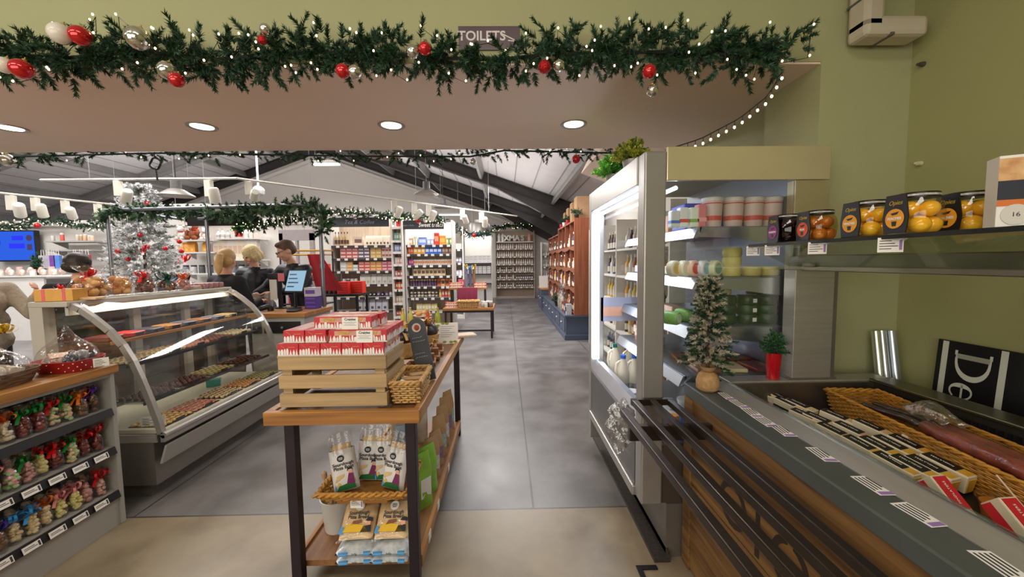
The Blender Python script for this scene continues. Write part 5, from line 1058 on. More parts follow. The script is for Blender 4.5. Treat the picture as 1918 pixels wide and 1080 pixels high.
for i, (y, h) in enumerate(((2.38, .27), (2.52, .25), (2.66, .30), (2.80, .32), (2.95, .33), (3.08, .33))): standbag('brown paper flour bag on the lower shelf, %s behind the green bags' % ORD[i], (-.49, y, ZB), .11, h, .07, M('kraft_bag', '#b08a5e', .8, var=.12, scale=14), 1.0 + .1 * (i % 2), M('bag_lbl%d' % (i % 3), ('#c9c2b8', '#7a6a86', '#9ab0a8')[i % 3], .6, var=.3, scale=30))
for i, (x, y, c) in enumerate(((-.78, 2.35, '#b9aea0'), (-.70, 2.55, '#93a1b4'), (-.8, 2.75, '#a08a6c'), (-.68, 2.9, '#c2b9a8'))): standbag('%s packet in the middle of the lower shelf' % ('grey-buff', 'blue-grey', 'tan', 'pale')[i], (x, y, ZB), .12, .28, .08, M('packet%d' % i, c, .6, var=.2, scale=14), .3, name='packet', cat='packet')
# ================================================================ CHRISTMAS GARLANDS, SIGN, DOWNLIGHTS
def garland(label, ctrl, rad, n, nn, need, wdt, seed, bulbs=0, mats=None, length=.12, bulb_r=.0055, bm=None, name='pine_garland', along=.5, group=None, avoid=None):
    c0 = Vector(ctrl[len(ctrl) // 2]); t_ = thing(name, label, 'garland', c0, group=group); loc = [tuple(Vector(c) - c0) for c in ctrl]
    o = part('foliage', garland_mesh(loc, rad, n, nn, need, wdt, seed, along, length, .35, avoid and (avoid[0] - c0.x, avoid[1] - c0.x, avoid[2] - c0.z)), mats or [PINE, PINE2], t_)
    part('wire_core', MB().tube(loc, .008, 5), CABLE, t_)
    if bulbs:
        rg = np.random.default_rng(seed + 9); bme = MB().sph((0, 0, 0), bulb_r, 8, 0, (1, 1, 1.3)).mesh('bulb', bm or BULB, True); last = None; cb_ = MB(); pts = []
        for p in path_pts(loc, bulbs):
            a = rg.uniform(-.5, PI + .5); r = rad * rg.uniform(.75, 1.35); q = p + np.array([rg.normal() * .03, -abs(math.sin(a)) * r * .9 - .02, math.cos(a) * r])
            if avoid and avoid[0] < q[0] + c0.x < avoid[1] and q[2] + c0.z > avoid[2]: q[2] = avoid[2] - c0.z - .02
            pts.append(q)
            part('bulb', bme, None, t_, loc=tuple(q))
        step = max(1, len(pts) // 40)
        part('light_cable', cb_.tube([tuple(p + np.array([0, .012, -.004])) for p in pts], .0018, 4), CABLE, t_)
    return t_
gp_ = [(-120, 115), (0, 100), (100, 112), (250, 95), (400, 112), (550, 98), (700, 98), (800, 108), (930, 112), (1050, 100), (1200, 98), (1330, 95), (1400, 112), (1478, 88)]
garland('big pine garland with fairy lights along the green wall above the opening', [at(px, py, y=1.83) for px, py in gp_], .105, 1000, 80, .033, .0062, 5, 99, length=.085, bulb_r=.0042, avoid=(at(856, 72, y=1.945).x, at(976, 72, y=1.945).x, at(916, 92, y=1.83).z))
dp_ = [(1470, 125, 1.78), (1440, 178, 1.85), (1385, 222, 1.95), (1312, 260, 2.02), (1262, 276, 2.05), (1240, 282, 2.05)]
c0 = at(*dp_[0][:2], y=dp_[0][2]); t_ = thing('fairy_light_string', 'loose string of fairy lights hanging from the garland end to the chiller', 'string lights', c0); pts = [Vector(q) - c0 for q in path_pts([at(a, b, y=y) for a, b, y in dp_], 17)]
part('light_cable', MB().tube(pts, .003, 5), CABLE, t_); bme = MB().sph((0, 0, -.03), .006, 8, 0, (1, 1, 1.3)).mesh('bulb', BULB, True); stm = MB()
for i, p in enumerate(pts): part('bulb', bme, None, t_, loc=p); stm.cyl(p, p + Vector((0, 0, -.026)), .002, n=4)
part('bulb_stem', stm, CABLE, t_)['kind'] = 'stuff'
BAU = {'red': M('bauble_red', '#c4141c', .18, .35, var=.05, coat=.6), 'silver': M('bauble_silver', '#d6d4cc', .14, .95, var=.12, scale=30, bump=.25, bscale=40), 'white': M('bauble_white', '#e2dacb', .3, var=.04, coat=.3), 'glitter': M('bauble_glitter', '#b4121c', .3, .5, var=.5, scale=160, bump=.6)}
def bauble(label, p, r, c, cap_dir=(0, 0, 1), group=None):
    t_ = thing('bauble', label, 'bauble', p, group=group); part('ball', MB().sph((0, 0, 0), r, 24), BAU[c], t_, smooth=True); d = Vector(cap_dir)
    part('cap', MB().cyl(d * r * .95, d * r * 1.2, r * .2, n=10).cyl(d * r * 1.2, d * r * 1.5, r * .06, n=5), GC, t_); return t_
BB = [(113, 63, 18, 'white', 'white bauble at the top of the garland, beside a red one'), (150, 67, 17, 'red', 'red bauble next to the white one on top of the garland'), (258, 72, 20, 'silver', 'largest silver bauble, on the upper edge of the garland'), (8, 122, 14, 'white', 'white bauble low at the edge of the picture on the garland'), (40, 129, 17, 'red', 'red bauble low beside the low white bauble'),
      (313, 132, 16, 'silver', 'silver bauble overlapping a red one below the garland'), (331, 150, 13, 'red', 'red bauble tucked under the silver one below the garland'), (497, 55, 10, 'silver', 'small silver bauble at the top edge of the garland'), (491, 75, 8, 'glitter', 'tiny glittery red ornament below the small silver bauble'),
      (642, 133, 13, 'red', 'red bauble beside a clear silver one at the lower garland edge'), (665, 135, 13, 'silver', 'clear silver bauble at the lower garland edge above the aisle downlight'), (773, 97, 12, 'silver', 'patterned silver bauble just before the toilets sign'), (796, 91, 12, 'red', 'red bauble just before the toilets sign'),
      (1020, 125, 12, 'glitter', 'glittering red bauble beyond the toilets sign'), (1047, 123, 11, 'silver', 'silver bauble paired with the glittering red one'), (1216, 134, 13, 'red', 'red bauble hanging low near the garland end'), (1222, 170, 11, 'silver', 'silver bauble hanging freely below the last red one')]
for px, py, rp, c, l in BB: bauble(l, at(px, py, y=1.69), rp / 720 * 1.62, c, (0, .3, .95) if py != 170 else (0, 0, 1))
sgn_ = thing('toilets_sign', 'plum sign reading TOILETS half buried in the garland', 'sign', at(916, 72, y=1.945)); part('plate', MB().box(-.148, .148, -.004, .004, -.055, .055), M('plum_sign', '#4a2e38', .3, var=.06, scale=8, coat=.4), sgn_)
text('TOILETS', .062, M('sign_text', '#dcd4d0', .5), sgn_, (-.035, -.0045, .008), bold=.0012); part('arrow', MB().obox((.095, -.0046, .004), (.075, .0008, .005), (0, .45, 0)).obox((.112, -.0046, -.014), (.04, .0008, .005), (0, .1, 0)), M('sign_text', '#dcd4d0'), sgn_)
for i, x in enumerate((.492, -.785, -2.09, -3.40)):
    t_ = thing('ceiling_downlight', 'round recessed downlight in the soffit, %s from the chiller' % ORD[i], 'downlight', (x, 2.77, 2.46), group='soffit downlights')
    part('ring', MB().lathe([(.068, -.001), (.088, -.008), (.092, -.004), (.092, 0), (.068, .0)], 28), ALU, t_, smooth=50); part('diffuser', MB().lathe([(.068, -.004), (.0, -.0045)], 24), emis('downlight_glow', '#fff4e6', 5), t_)
    lamp('downlight_beam', 'SPOT', (x, 2.77, 2.445), 26, (1, .88, .74), .06, (x, 2.77, 0), 120)
garland('thin pine garland with lights along the rear edge of the soffit', [(-5.2, 3.44, 2.43), (-3, 3.44, 2.47), (-1.2, 3.44, 2.43), (-.3, 3.44, 2.42), (.0, 3.44, 2.47), (1.0, 3.44, 2.44)], .045, 260, 70, .032, .0065, 15, 45, length=.08, bm=BULBSM)
for px, py, rp, c, l in ((886, 303, 6, 'silver', 'small silver bauble under the rear soffit garland'), (1079, 298, 8, 'red', 'small red bauble under the rear soffit garland near the chiller'), (14, 300, 11, 'silver', 'pale bauble at the far end of the rear soffit garland')): bauble(l, at(px, py, y=3.42), rp / 720 * 3.3, c)
# ================================================================ SHOP BEHIND: LAMPS
def pendant(label, x, y, z, r):
    t_ = thing('pendant_lamp', label, 'lamp', (x, y, z)); part('shade', MB().lathe([(r, 0), (r * .97, .01), (r * .42, r * .42), (r * .30, r * .45)], 28), STEELD, t_, smooth=50); part('lamp_body', MB().cyl((0, 0, r * .44), (0, 0, r * 1.05), r * .30, r * .28, n=16), M('lamp_housing', '#5d5a5a', .5, .3, var=.1), t_, smooth=40)
    part('cable', MB().cyl((0, 0, r), (0, 0, roofz(x) - z - .02), .006, n=5), BLK, t_); part('reflector', MB().lathe([(r * .9, .012), (0, .014)], 24), M('reflector', '#c9d2d8', .3, .5), t_)
for px, py, y, r, l in ((799, 364, 7.2, .22, 'steel pendant lamp above the sweet shelves, the nearer one'), (830, 389, 9.9, .23, 'smaller-looking steel pendant lamp further down the shop'), (719, 293, 5.3, .22, 'steel pendant lamp cut off by the soffit garland'), (331, 367, 5.9, .23, 'steel pendant lamp beside the white Christmas tree')):
    p = at(px, py, y=y); pendant(l, p.x, y, p.z, r)
t_ = thing('duct_hood', 'shiny round steel hood with blue rim hanging at the back of the shop', 'hood', at(897, 440, y=12)); part('hood_body', MB().lathe([(.33, 0), (.33, .30), (.30, .36), (.14, .38), (.14, .46)], 28), STEEL, t_, smooth=40); part('rim', MB().lathe([(.34, -.02), (.36, .0), (.36, .05), (.34, .06)], 28), M('blue_rim', '#4a8ab0', .3, .4), t_); part('hanger', MB().cyl((-.2, 0, .3), (-.2, 0, 1.6), .01, n=5).cyl((.2, 0, .3), (.2, 0, 1.6), .01, n=5), GREYST, t_)
TRW = M('track_white', '#d9d4c6', .45, var=.03)
def track(label, a, b, drops=2):
    a, b = Vector(a), Vector(b); t_ = thing('lighting_track', label, 'lighting track', a); d = b - a; mb = MB(); mb.tube([(0, 0, 0), d], .017, 4); part('rail_bar', mb, TRW, t_)
    for k in range(drops): q = d * ((k + .5) / drops); part('hanger_wire', MB().cyl(q, q + Vector((0, 0, roofz((a + q).x) - (a + q).z - .03)), .003, n=4), GREYST, t_)
TRK = [((-6.4, 5.5, 2.70), (-3.72, 5.5, 2.70)), ((-3.72, 5.5, 2.70), (.3, 9.6, 2.62)), ((-8.6, 5.6, 2.72), (-7.4, 8.6, 2.72))]
track('white lighting track running across the shop above the till', *TRK[0]); track('white lighting track slanting away towards the sweet shelves', *TRK[1], 3); track('white lighting track along the far side above the gift wall', *TRK[2], 2)
def spot(label, px, py, tr_, yaw, tilt, s=1, dbl=False, lit=False):
    a, b = (Vector(q) for q in TRK[tr_]); n = Vector((-(b - a).y, (b - a).x, 0)); d = at(px, py, y=1) - Vector((0, 0, EYE)); p = Vector((0, 0, EYE)) + d * (n.dot(a) / n.dot(d))
    s *= .85; rail = a.z + (b.z - a.z) * ((p - a).dot(b - a) / (b - a).length_squared) - p.z; dz = max(0, .225 * s - rail); p.z -= dz; rail += dz; t_ = thing('track_spotlight', label, 'spotlight', p, yaw); part('gear_box', MB().box(-.05 * s, .05 * s, -.03 * s, .03 * s, -.02, .20 * s), TRW, t_, bev=.006)
    T = Matrix.Translation((.08 * s, 0, -.02)) @ Euler((tilt, 0, .4)).to_matrix().to_4x4(); part('can', MB(T).lathe([(.05 * s, -.11 * s), (.065 * s, -.10 * s), (.065 * s, .10 * s), (.05 * s, .12 * s), (0, .12 * s)], 18), TRW, t_, smooth=40)
    part('lens', MB(T).lathe([(.055 * s, -.105 * s), (0, -.104 * s)], 16), emis('spot_lens_lit', '#fff6e8', 8) if lit else M('spot_lens', '#c9c9c6', .2), t_)
    part('stem', MB().cyl((0, 0, .18 * s), (0, 0, max(rail - .02, .19 * s)), .012, n=6), TRW, t_)
for a in ((222, 358, 0, .6, .8, 1.1, 0, 0, 'white spotlight above the white Christmas tree'), (392, 362, 0, -.2, .3, 1.2, 0, 0, 'white twin spotlight in the middle of the till track'), (466, 356, 1, .3, 1.2, 1, 0, 0, 'white spotlight past the bend of the till track'),
          (738, 384, 1, .5, .6, 1.1, 0, 0, 'white spotlight, first above the tea and coffee bay'), (776, 385, 1, .9, .9, 1.1, 0, 1, 'lit white spotlight pointing at the narrow shelf bay'), (803, 388, 1, .5, .6, 1.1, 0, 0, 'white spotlight just left of the far pendant lamp'), (866, 394, 1, -.6, .9, 1.1, 0, 0, 'white spotlight past the far pendant lamp'), (902, 411, 1, -.4, .7, 1.2, 0, 1, 'lit white spotlight hanging before the steel hood'),
          (20, 366, 2, .4, .8, 1.3, 0, 0, 'large white spotlight nearest the picture edge over the gift wall'), (66, 377, 2, .2, .5, 1.2, 0, 0, 'white spotlight second along the gift wall track'), (122, 383, 2, .2, .8, 1.2, 0, 0, 'white spotlight third along the gift wall track'), (183, 387, 2, .2, .8, 1.2, 0, 0, 'white spotlight last along the gift wall track')):
    spot(a[8], *a[:6], lit=bool(a[7]))
for px0, px1, py, y, l in ((586, 636, 309, 6.2, 'bright strip light hanging under the ridge'), (322, 392, 388, 7.5, 'white strip light behind the canopy frame'), (822, 862, 403, 12, 'pale strip light before the back gable')):
    a, b = at(px0, py, y=y), at(px1, py, y=y); t_ = thing('strip_light', l, 'strip light', (a + b) / 2); L_ = (b - a).length / 2; part('housing', MB().box(-L_, L_, -.05, .05, .02, .06), WHT, t_); part('tube', MB().box(-L_ * .97, L_ * .97, -.035, .035, 0, .02), emis('strip_glow', '#f4f6ff', 5), t_)
    part('hanger_wire', MB().cyl((-L_ * .8, 0, .06), (-L_ * .8, 0, roofz(a.x) - a.z - .1), .004, n=4).cyl((L_ * .8, 0, .06), (L_ * .8, 0, roofz(b.x) - b.z - .1), .004, n=4), GREYST, t_)
p = at(291, 306, y=4.6); t_ = thing('cable_coil', 'black coil of cable hanging under the roof', 'cable', p); part('coil', MB().tube([(.062 * math.cos(a), .01 * math.sin(3 * a), .062 * math.sin(a)) for a in [2 * PI * k / 24 for k in range(25)]], .012, 6), BLK, t_, smooth=True); part('tail', MB().cyl((0, 0, -.07), (.01, 0, -.19), .011, n=6), BLK, t_); part('hanger', MB().cyl((0, 0, .07), (0, 0, roofz(p.x) - p.z - .05), .004, n=4), BLK, t_)
p = at(484, 358, y=9); t_ = thing('security_camera', 'small white dome camera under the roof', 'camera', p); part('bracket', MB().cyl((0, 0, 0), (0, 0, roofz(p.x) - p.z - .02), .02, n=8), WHT, t_); part('dome', MB().sph((0, 0, 0), .13, 14), M('camera_dome', '#8a8886', .3), t_, smooth=True)
# ================================================================ SHELF BAYS
SHW = M('shelf_white', '#dcd8d2', .5, var=.03); STRIP = M('ticket_strip', '#3a3840', .5, var=.08)
def bay(name, label, x0, x1, y, zs, top, depth=.4, back=PALEW, strip=True, frame=SHW, tick=6, bottom=.0):
    t_ = thing(name, label, 'shelf unit', ((x0 + x1) / 2, y, 0)); w_ = (x1 - x0) / 2
    part('back_panel', MB().box(-w_, w_, depth + .005, depth + .03, bottom, top), back, t_); part('side_post', MB().box(-w_ - .03, -w_, 0, depth, 0, top), frame, t_); part('side_post', MB().box(w_, w_ + .03, 0, depth, 0, top), frame, t_)
    part('plinth', MB().box(-w_, w_, .03, depth, 0, .09), frame, t_)
    for z in zs:
        s_ = part('shelf', MB().box(-w_, w_, .012, depth, z - .025, z), frame, t_); part('ticket_strip', MB().box(-w_, w_, 0, .010, z - .05, z - .002), STRIP if strip else frame, s_)
        if tick:
            tk_ = MB()
            for k in range(tick): xx = -w_ + 2 * w_ * (k + .5) / tick + U(-.04, .04); tk_.box(xx - .035, xx + .035, -.003, -.0005, z - .052, z - .005)
            part('ticket', tk_, PAPER, s_)['kind'] = 'stuff'
    return t_
_bm = {}
def good(kind, w_, d, h, c, c2=None):
    """mesh of one small shop good, colours baked in as two materials"""
    key = (kind, round(w_, 3), round(d, 3), round(h, 3), c, c2)
    if key in _bm: return _bm[key]
    m1 = M('good_' + c, c, .5, var=.08, scale=25); m2 = M('good_' + c2, c2, .5, var=.05) if c2 else PAPER; mb = MB()
    if kind == 'box': mb.box(-w_ / 2, w_ / 2, -d / 2, d / 2, 0, h).box(-w_ * .40, w_ * .40, -d / 2 - .002, -d / 2 - .0004, h * .30, h * .72, 1)
    elif kind == 'bag': mb.add([(-w_ / 2, -d / 2, 0), (w_ / 2, -d / 2, 0), (w_ / 2, d / 2, 0), (-w_ / 2, d / 2, 0), (-w_ / 2, -d * .45, h * .75), (w_ / 2, -d * .45, h * .75), (w_ / 2, d * .45, h * .75), (-w_ / 2, d * .45, h * .75), (-w_ / 2, 0, h), (w_ / 2, 0, h)], [(0, 1, 2, 3), (0, 1, 5, 4), (1, 2, 6, 5), (2, 3, 7, 6), (3, 0, 4, 7), (4, 5, 9, 8), (6, 7, 8, 9), (5, 6, 9), (7, 4, 8)]).box(-w_ * .22, w_ * .22, -d / 2 - .003, -d / 2 - .0004, h * .12, h * .34, 1)
    elif kind == 'jar': mb.lathe([(w_ * .46, 0), (w_ / 2, .006), (w_ / 2, h * .72), (w_ * .42, h * .8)], 12).lathe([(w_ * .45, h * .8), (w_ * .45, h), (0, h)], 12, 1)
    elif kind == 'bottle': mb.lathe([(w_ / 2, 0), (w_ / 2, h * .58), (w_ * .18, h * .75), (w_ * .18, h)], 10).lathe([(w_ * .51, h * .12), (w_ * .51, h * .42)], 10, 1).lathe([(w_ * .21, h * .88), (w_ * .21, h * 1.01), (0, h * 1.01)], 10, 1)
    elif kind == 'pack': mb.sph((0, 0, h / 2), h / 2, 10, 0, (w_ / h, d / h, 1)).box(-w_ * .2, w_ * .2, -d * .5, -d * .46, h * .35, h * .6, 1)
    _bm[key] = mb.mesh(kind, [m1, m2], 40); return _bm[key]
def row(bx, bz, y, pxs, n, kind, w_, d, h, cs, name, label, cat, c2=None, layers=1, jit=0):
    """n goods between two picture columns of a shelf; every piece is its own object"""
    x0, x1 = pxs; grp = label
    for L_ in range(layers):
        for i in range(n):
            c = cs[i % len(cs)] if isinstance(cs, (list, tuple)) else cs
            o = part(name, good(kind, w_, d, h, c, c2), None, loc=(x0 + (i + .5) / n * (x1 - x0), y + U(-jit, jit), bz + L_ * (h + .001) + .0006), rot=(0, 0, U(-.06, .06) if layers == 1 else 0)); tag(o, label, cat, grp)
YB = 8.5
X = lambda px, y=YB: at(px, 480, y=y).x
Zp = lambda py, px=740, y=YB: at(px, py, y=y).z
def shz(py, px=700): return Zp(py, px)
# --- tea and coffee bay
x0, x1 = X(634), X(733); zs = [shz(q, 680) for q in (459, 483, 507, 532, 556, 581)]
bay('tea_and_coffee_bay', 'shelf bay under the dark tea and coffee sign', X(621), x1, YB, zs, shz(405, 680), .45)
t_ = thing('bay_sign', 'long dark sign with pale script over the tea and coffee bay', 'sign', (X(676), YB - .03, shz(416, 676))); part('board', MB().box(X(620) - X(676), X(731) - X(676), 0, .025, -.10, .10), M('sign_charcoal', '#2c2b33', .5, var=.05), t_); text('Tea & Coffee', .12, M('sign_faint', '#8a8a94', .6), t_, (0, -.001, 0), shear=.3)
W1 = lambda a, b: (X(a), X(b))
row(0, zs[0], YB + .15, W1(622, 650), 5, 'bottle', .056, .056, .30, ['#c9b08a', '#b89a6c'], 'syrup_bottle', 'slim syrup bottle at the start of the tea and coffee top shelf', 'bottle', '#5a3a30')
row(0, zs[0], YB + .15, W1(660, 677), 1, 'box', .19, .1, .19, '#d9c6b0', 'tea_box', 'square cream box with dark picture on the tea and coffee top shelf', 'box', '#7a5a58')
row(0, zs[0], YB + .15, W1(682, 728), 7, 'bag', .075, .08, .21, '#e0d2bc', 'coffee_bag', 'cream coffee bag in the row of seven on the tea shelf', 'bag', '#5a3c3c')
for a, b, n, c, c2, nm, ly in ((634, 668, 3, '#c96a62', '#f0dcd8', 'pinkish-red', 3), (668, 690, 2, '#6d6478', '#f0eef0', 'grey-violet', 3), (691, 712, 2, '#d0ab68', '#e6cf98', 'golden', 3), (713, 732, 3, '#ddd0c4', '#b4524c', 'white', 2)):
    row(0, zs[1], YB + .15, W1(a, b), n, 'box', (X(b) - X(a)) / n - .004, .12, .075 if ly == 3 else .11, c, 'tea_carton', '%s tea carton stacked on the second tea shelf' % nm, 'tea carton', c2, ly)
for a, b, n, c, c2, nm, ly in ((633, 645, 1, '#cfdcd4', '#ffffff', 'white-green', 3), (645, 657, 1, '#e0b070', '#f0d8b0', 'light orange', 3), (657, 667, 1, '#b8d4cc', '#ffffff', 'pale teal', 2), (668, 690, 2, '#d2685c', '#f6d6d0', 'coral red', 3), (690, 712, 2, '#d69850', '#f0cf9c', 'orange', 3), (712, 733, 2, '#d06a7c', '#f8d8dc', 'pink', 3)):
    row(0, zs[2], YB + .15, W1(a, b), n, 'box', (X(b) - X(a)) / n - .004, .12, .068, c, 'tea_carton', '%s tea carton stacked on the third tea shelf' % nm, 'tea carton', c2, ly)
row(0, zs[3], YB + .15, W1(634, 664), 4, 'jar', .08, .08, .12, ['#d8d4d8', '#5a4470', '#e0dede', '#d6d4d2'], 'tea_tin', 'small tea tin beside the white bags on the fourth tea shelf', 'tin', '#e8e4e0')
row(0, zs[3], YB + .15, W1(669, 732), 6, 'bag', .115, .1, .22, ['#dcdad2', '#d2d0c6'], 'white_bag', 'tall white bag in the row on the fourth tea shelf', 'bag', '#b8b4a4')
row(0, zs[4], YB + .15, W1(676, 730), 7, 'pack', .085, .08, .10, ['#cfe0d4', '#24382c', '#2c2430', '#7a5c94', '#342840', '#8a70a4', '#e0e4e0'], 'snack_pack', 'green, black or violet snack pack on the fifth tea shelf', 'packet', '#d8e8dc')
row(0, zs[4], YB + .15, W1(640, 672), 3, 'box', .12, .1, .09, ['#e0d4bc', '#e2cc30', '#e0cf48'], 'snack_box', 'yellow or cream box on the fifth tea shelf behind the black table', 'box', '#f0e8c8')
row(0, zs[5], YB + .12, W1(662, 722), 5, 'bag', .125, .1, .24, ['#d4d4dc', '#c9c9d4'], 'white_bag', 'wide white printed bag on the lowest tea shelf', 'bag', '#5c5c6c')
# --- narrow white bay
zs = [shz(q, 745) for q in (425, 450, 471, 494, 518, 541, 566, 591)]
bay('narrow_shelf_bay', 'narrow white bay of boxed gifts between the two big bays', X(738.3), X(754.3), YB - .1, zs, shz(404, 745) - .2, .40, tick=2, strip=False)
for k, (cs, c2, h, nm) in enumerate(((['#8cc4b0', '#7ab8a4', '#c9b49a'], '#e4f0ea', .16, 'mint green'), (['#a8b8d8', '#8ca4d4', '#a070c4'], '#dfe6f4', .15, 'blue and violet'), (['#e2d4d0', '#e8b8ac', '#e8aca0'], '#fff', .14, 'pale pink'), (['#e0a090', '#c04848', '#d8807c'], '#fff', .13, 'salmon'), (['#c43c34', '#e08a4c', '#d84030'], '#f4dcc0', .15, 'red and orange'), (['#d8b4a0', '#e0c8b4', '#d8c49c'], '#fff', .14, 'buff'), (['#b84c38', '#d8683c', '#7a86b4'], '#f0e0d0', .11, 'brick red'))):
    row(0, zs[k + 1], YB + .05, (X(739.2), X(753.4)), 3, 'box', .05, .12, h, cs, 'gift_carton', '%s small carton in the narrow white bay' % nm, 'box', '#f0eeea' if c2 == '#fff' else c2)
# --- sweet treats bay
zs = [shz(q, 800) for q in (458, 475, 496, 516, 536, 557, 582)]
bay('sweet_treats_bay', 'shelf bay under the dark sweet treats sign', X(761), X(846), YB, zs, shz(412, 800), .5)
t_ = thing('bay_sign', 'dark sign with white Sweet treats lettering', 'sign', (X(795), YB - .03, shz(421, 795))); part('board', MB().box(X(757) - X(795), X(833) - X(795), 0, .025, -.095, .095), M('sign_charcoal', '#2c2b33'), t_); text('Sweet treats', .13, PAPER, t_, (.16, -.001, -.005), shear=.2, sx=.8, bold=.002); text('treat a little', .055, M('sign_faint', '#8a8a94'), t_, (-.33, -.001, -.01))
for a, b, n, h, c, c2, nm in ((764, 772, 1, .15, '#d9a890', '#f4e4d8', 'pale pink tin'), (772, 781, 2, .19, '#d4d4b8', '#f0f0e0', 'cream-green tube'), (782, 798, 1, .17, '#6f8cd0', '#c8d8f4', 'blue carton with pale front'), (799, 812, 2, .13, '#a8b4d8', '#e8dfe8', 'lilac carton'), (812, 822, 1, .26, '#c8382c', '#e89c80', 'tall red carton'), (822, 834, 1, .2, '#e88a30', '#f0b860', 'orange carton'), (835, 846, 2, .15, '#8aa870', '#dfe0a8', 'green carton')):
    row(0, zs[0], YB + .15, W1(a, b), n, 'box', (X(b) - X(a)) / n - .01, .12, h, c, 'sweet_box', '%s on the sweet treats top shelf' % nm, 'box', c2)
for a, b, n, c, c2, nm in ((763, 773, 2, '#e0622c', '#f0a080', 'orange-red'), (773, 795, 3, '#eba83c', '#fbe8c0', 'amber'), (795, 826, 4, '#2f6fd8', '#dce8fa', 'bright blue'), (827, 845, 3, '#8a6452', '#c8a894', 'brown')):
    row(0, zs[1], YB + .15, W1(a, b), n, 'box', (X(b) - X(a)) / n - .004, .14, .15, c, 'sweet_carton', '%s carton in the row on the second sweet treats shelf' % nm, 'box', c2)
row(0, zs[2], YB + .15, W1(763, 772), 2, 'box', .05, .1, .13, '#a83a80', 'sweet_carton', 'magenta carton at the start of the third sweet treats shelf', 'box', '#d890b8')
row(0, zs[2], YB + .15, W1(772, 845), 17, 'box', .045, .08, .12, ['#dccfd6', '#e0d4c4', '#d4dcd0'], 'truffle_box', 'slim white box with orange base on the third sweet treats shelf', 'box', '#d8843c')
row(0, zs[3], YB + .15, W1(771, 832), 8, 'box', .085, .1, .15, ['#e4d6b4', '#dcc9a0'], 'fudge_box', 'cream box with dark emblem on the fourth sweet treats shelf', 'box', '#6a5038')
row(0, zs[4], YB + .15, W1(763, 815), 10, 'jar', .06, .06, .15, ['#6a5070', '#7a6078', '#5c4a6c'], 'sweet_jar', 'purple sweet jar with straw lid on the fifth sweet treats shelf', 'jar', '#d8c094')
row(0, zs[4], YB + .15, W1(816, 846), 4, 'box', .08, .1, .16, ['#d06030', '#d8b070', '#c8703c', '#d8a860'], 'sweet_bar', 'orange or straw box at the end of the fifth sweet treats shelf', 'box', '#5a3020')
row(0, zs[5], YB + .12, W1(764, 818), 8, 'pack', .085, .12, .07, ['#b8aa98', '#8c8078', '#cfc4b4'], 'sweet_packet', 'grey-beige flat packet heaped on the sixth sweet treats shelf', 'packet', '#efe6d8', 2, .01)
row(0, zs[5], YB + .15, W1(819, 846), 5, 'box', .055, .1, .17, ['#e0bc3c', '#d4507c', '#c84860', '#dc8434', '#5c70b0'], 'lolly_box', 'bright box at the end of the sixth sweet treats shelf', 'box', '#f4dcb0')
row(0, zs[6], YB + .15, W1(775, 815), 7, 'box', .065, .1, .15, ['#d8cc70', '#d8b8b0', '#c8b460'], 'snack_box', 'yellowish box on the lowest sweet treats shelf', 'box', '#efe8d0')
# --- side bay and white wall panel further on
y2 = 10.2
bay('white_side_bay', 'white bay with small dark sign past the sweet treats', X(840, y2), X(866, y2), y2, [Zp(q, 853, y2) for q in (466, 492, 516, 540, 560)], Zp(424, 853, y2), .4, back=SHW, tick=2)
for k, q in enumerate((466, 492, 516, 540)): row(0, Zp(q, 853, y2), y2 + .15, (X(842, y2), X(864, y2)), 4, 'box', .07, .1, .14, [('#d8ccb0', '#c8c0a8'), ('#6a6070', '#8a7c8c'), ('#b0a8b8', '#d8d0d0'), ('#a85c60', '#d0c4c0')][k], 'gift_box', '%s box on the white side bay' % ('straw', 'dark violet', 'lilac', 'rosy')[k], 'box', '#eee8dc')
tag(part('bay_sign', MB().box(X(838, y2), X(859, y2), y2 - .03, y2 - .01, Zp(437, 850, y2), Zp(428, 850, y2)), M('sign_charcoal', '#2c2b33')), 'short dark sign on the white side bay', 'sign')
y3 = 13.6
cw = bay('canister_bay', 'white wall bay of pale canisters before the back wall', X(868, y3), X(920, y3), y3, [Zp(q, 895, y3) for q in (492, 512, 530)], Zp(432, 895, y3), .35, back=SHW, tick=0)
for k, q in enumerate((492, 512)): row(0, Zp(q, 895, y3), y3 + .12, (X(870, y3), X(919, y3)), 6, 'box', .135, .1, .085, '#e4e2e0', 'white_canister', 'white canister stacked on the %s shelf of the pale wall bay' % ('upper', 'lower')[k], 'canister', '#c8c6c8', 3)
y4 = 15.7
zs = [Zp(q, 965, y4) for q in (465, 480, 494, 508, 522, 537)]
bay('bottle_display', 'wooden bottle display on the far end wall', X(929, y4), X(1000, y4), y4, zs, Zp(432, 965, y4), .3, back=M('display_back', '#b39c88', .6, var=.06), strip=False, frame=M('grey_wood', '#a89a90', .6, var=.06), tick=7)
for k, z in enumerate(zs):
    row(0, z, y4 + .1, (X(930, y4), X(963, y4)), 8, 'bottle', .06, .06, .19, ['#e2dcd0', '#cfc4b0', '#d8cfc0'] if k < 3 else ['#5c3a30', '#d8d0c4', '#3a2a30'], 'small_bottle', 'small bottle on the far display, %s row from the top, first half' % ORD[k], 'bottle', '#efece6')
    row(0, z, y4 + .1, (X(966, y4), X(999, y4)), 8, 'bottle', .06, .06, .19, ['#e2dcd0', '#d6c8b4'] if k < 4 else ['#2c2030', '#4a3038'], 'small_bottle', 'small bottle on the far display, %s row from the top, second half' % ORD[k], 'bottle', '#efece6')
o = part('display_shelf_top', MB().box(X(930, y4), X(999, y4), y4, y4 + .3, Zp(452, 965, y4) - .04, Zp(452, 965, y4)), SHW); tag(o, 'white top shelf of the bottle display carrying silver letters', 'shelf')
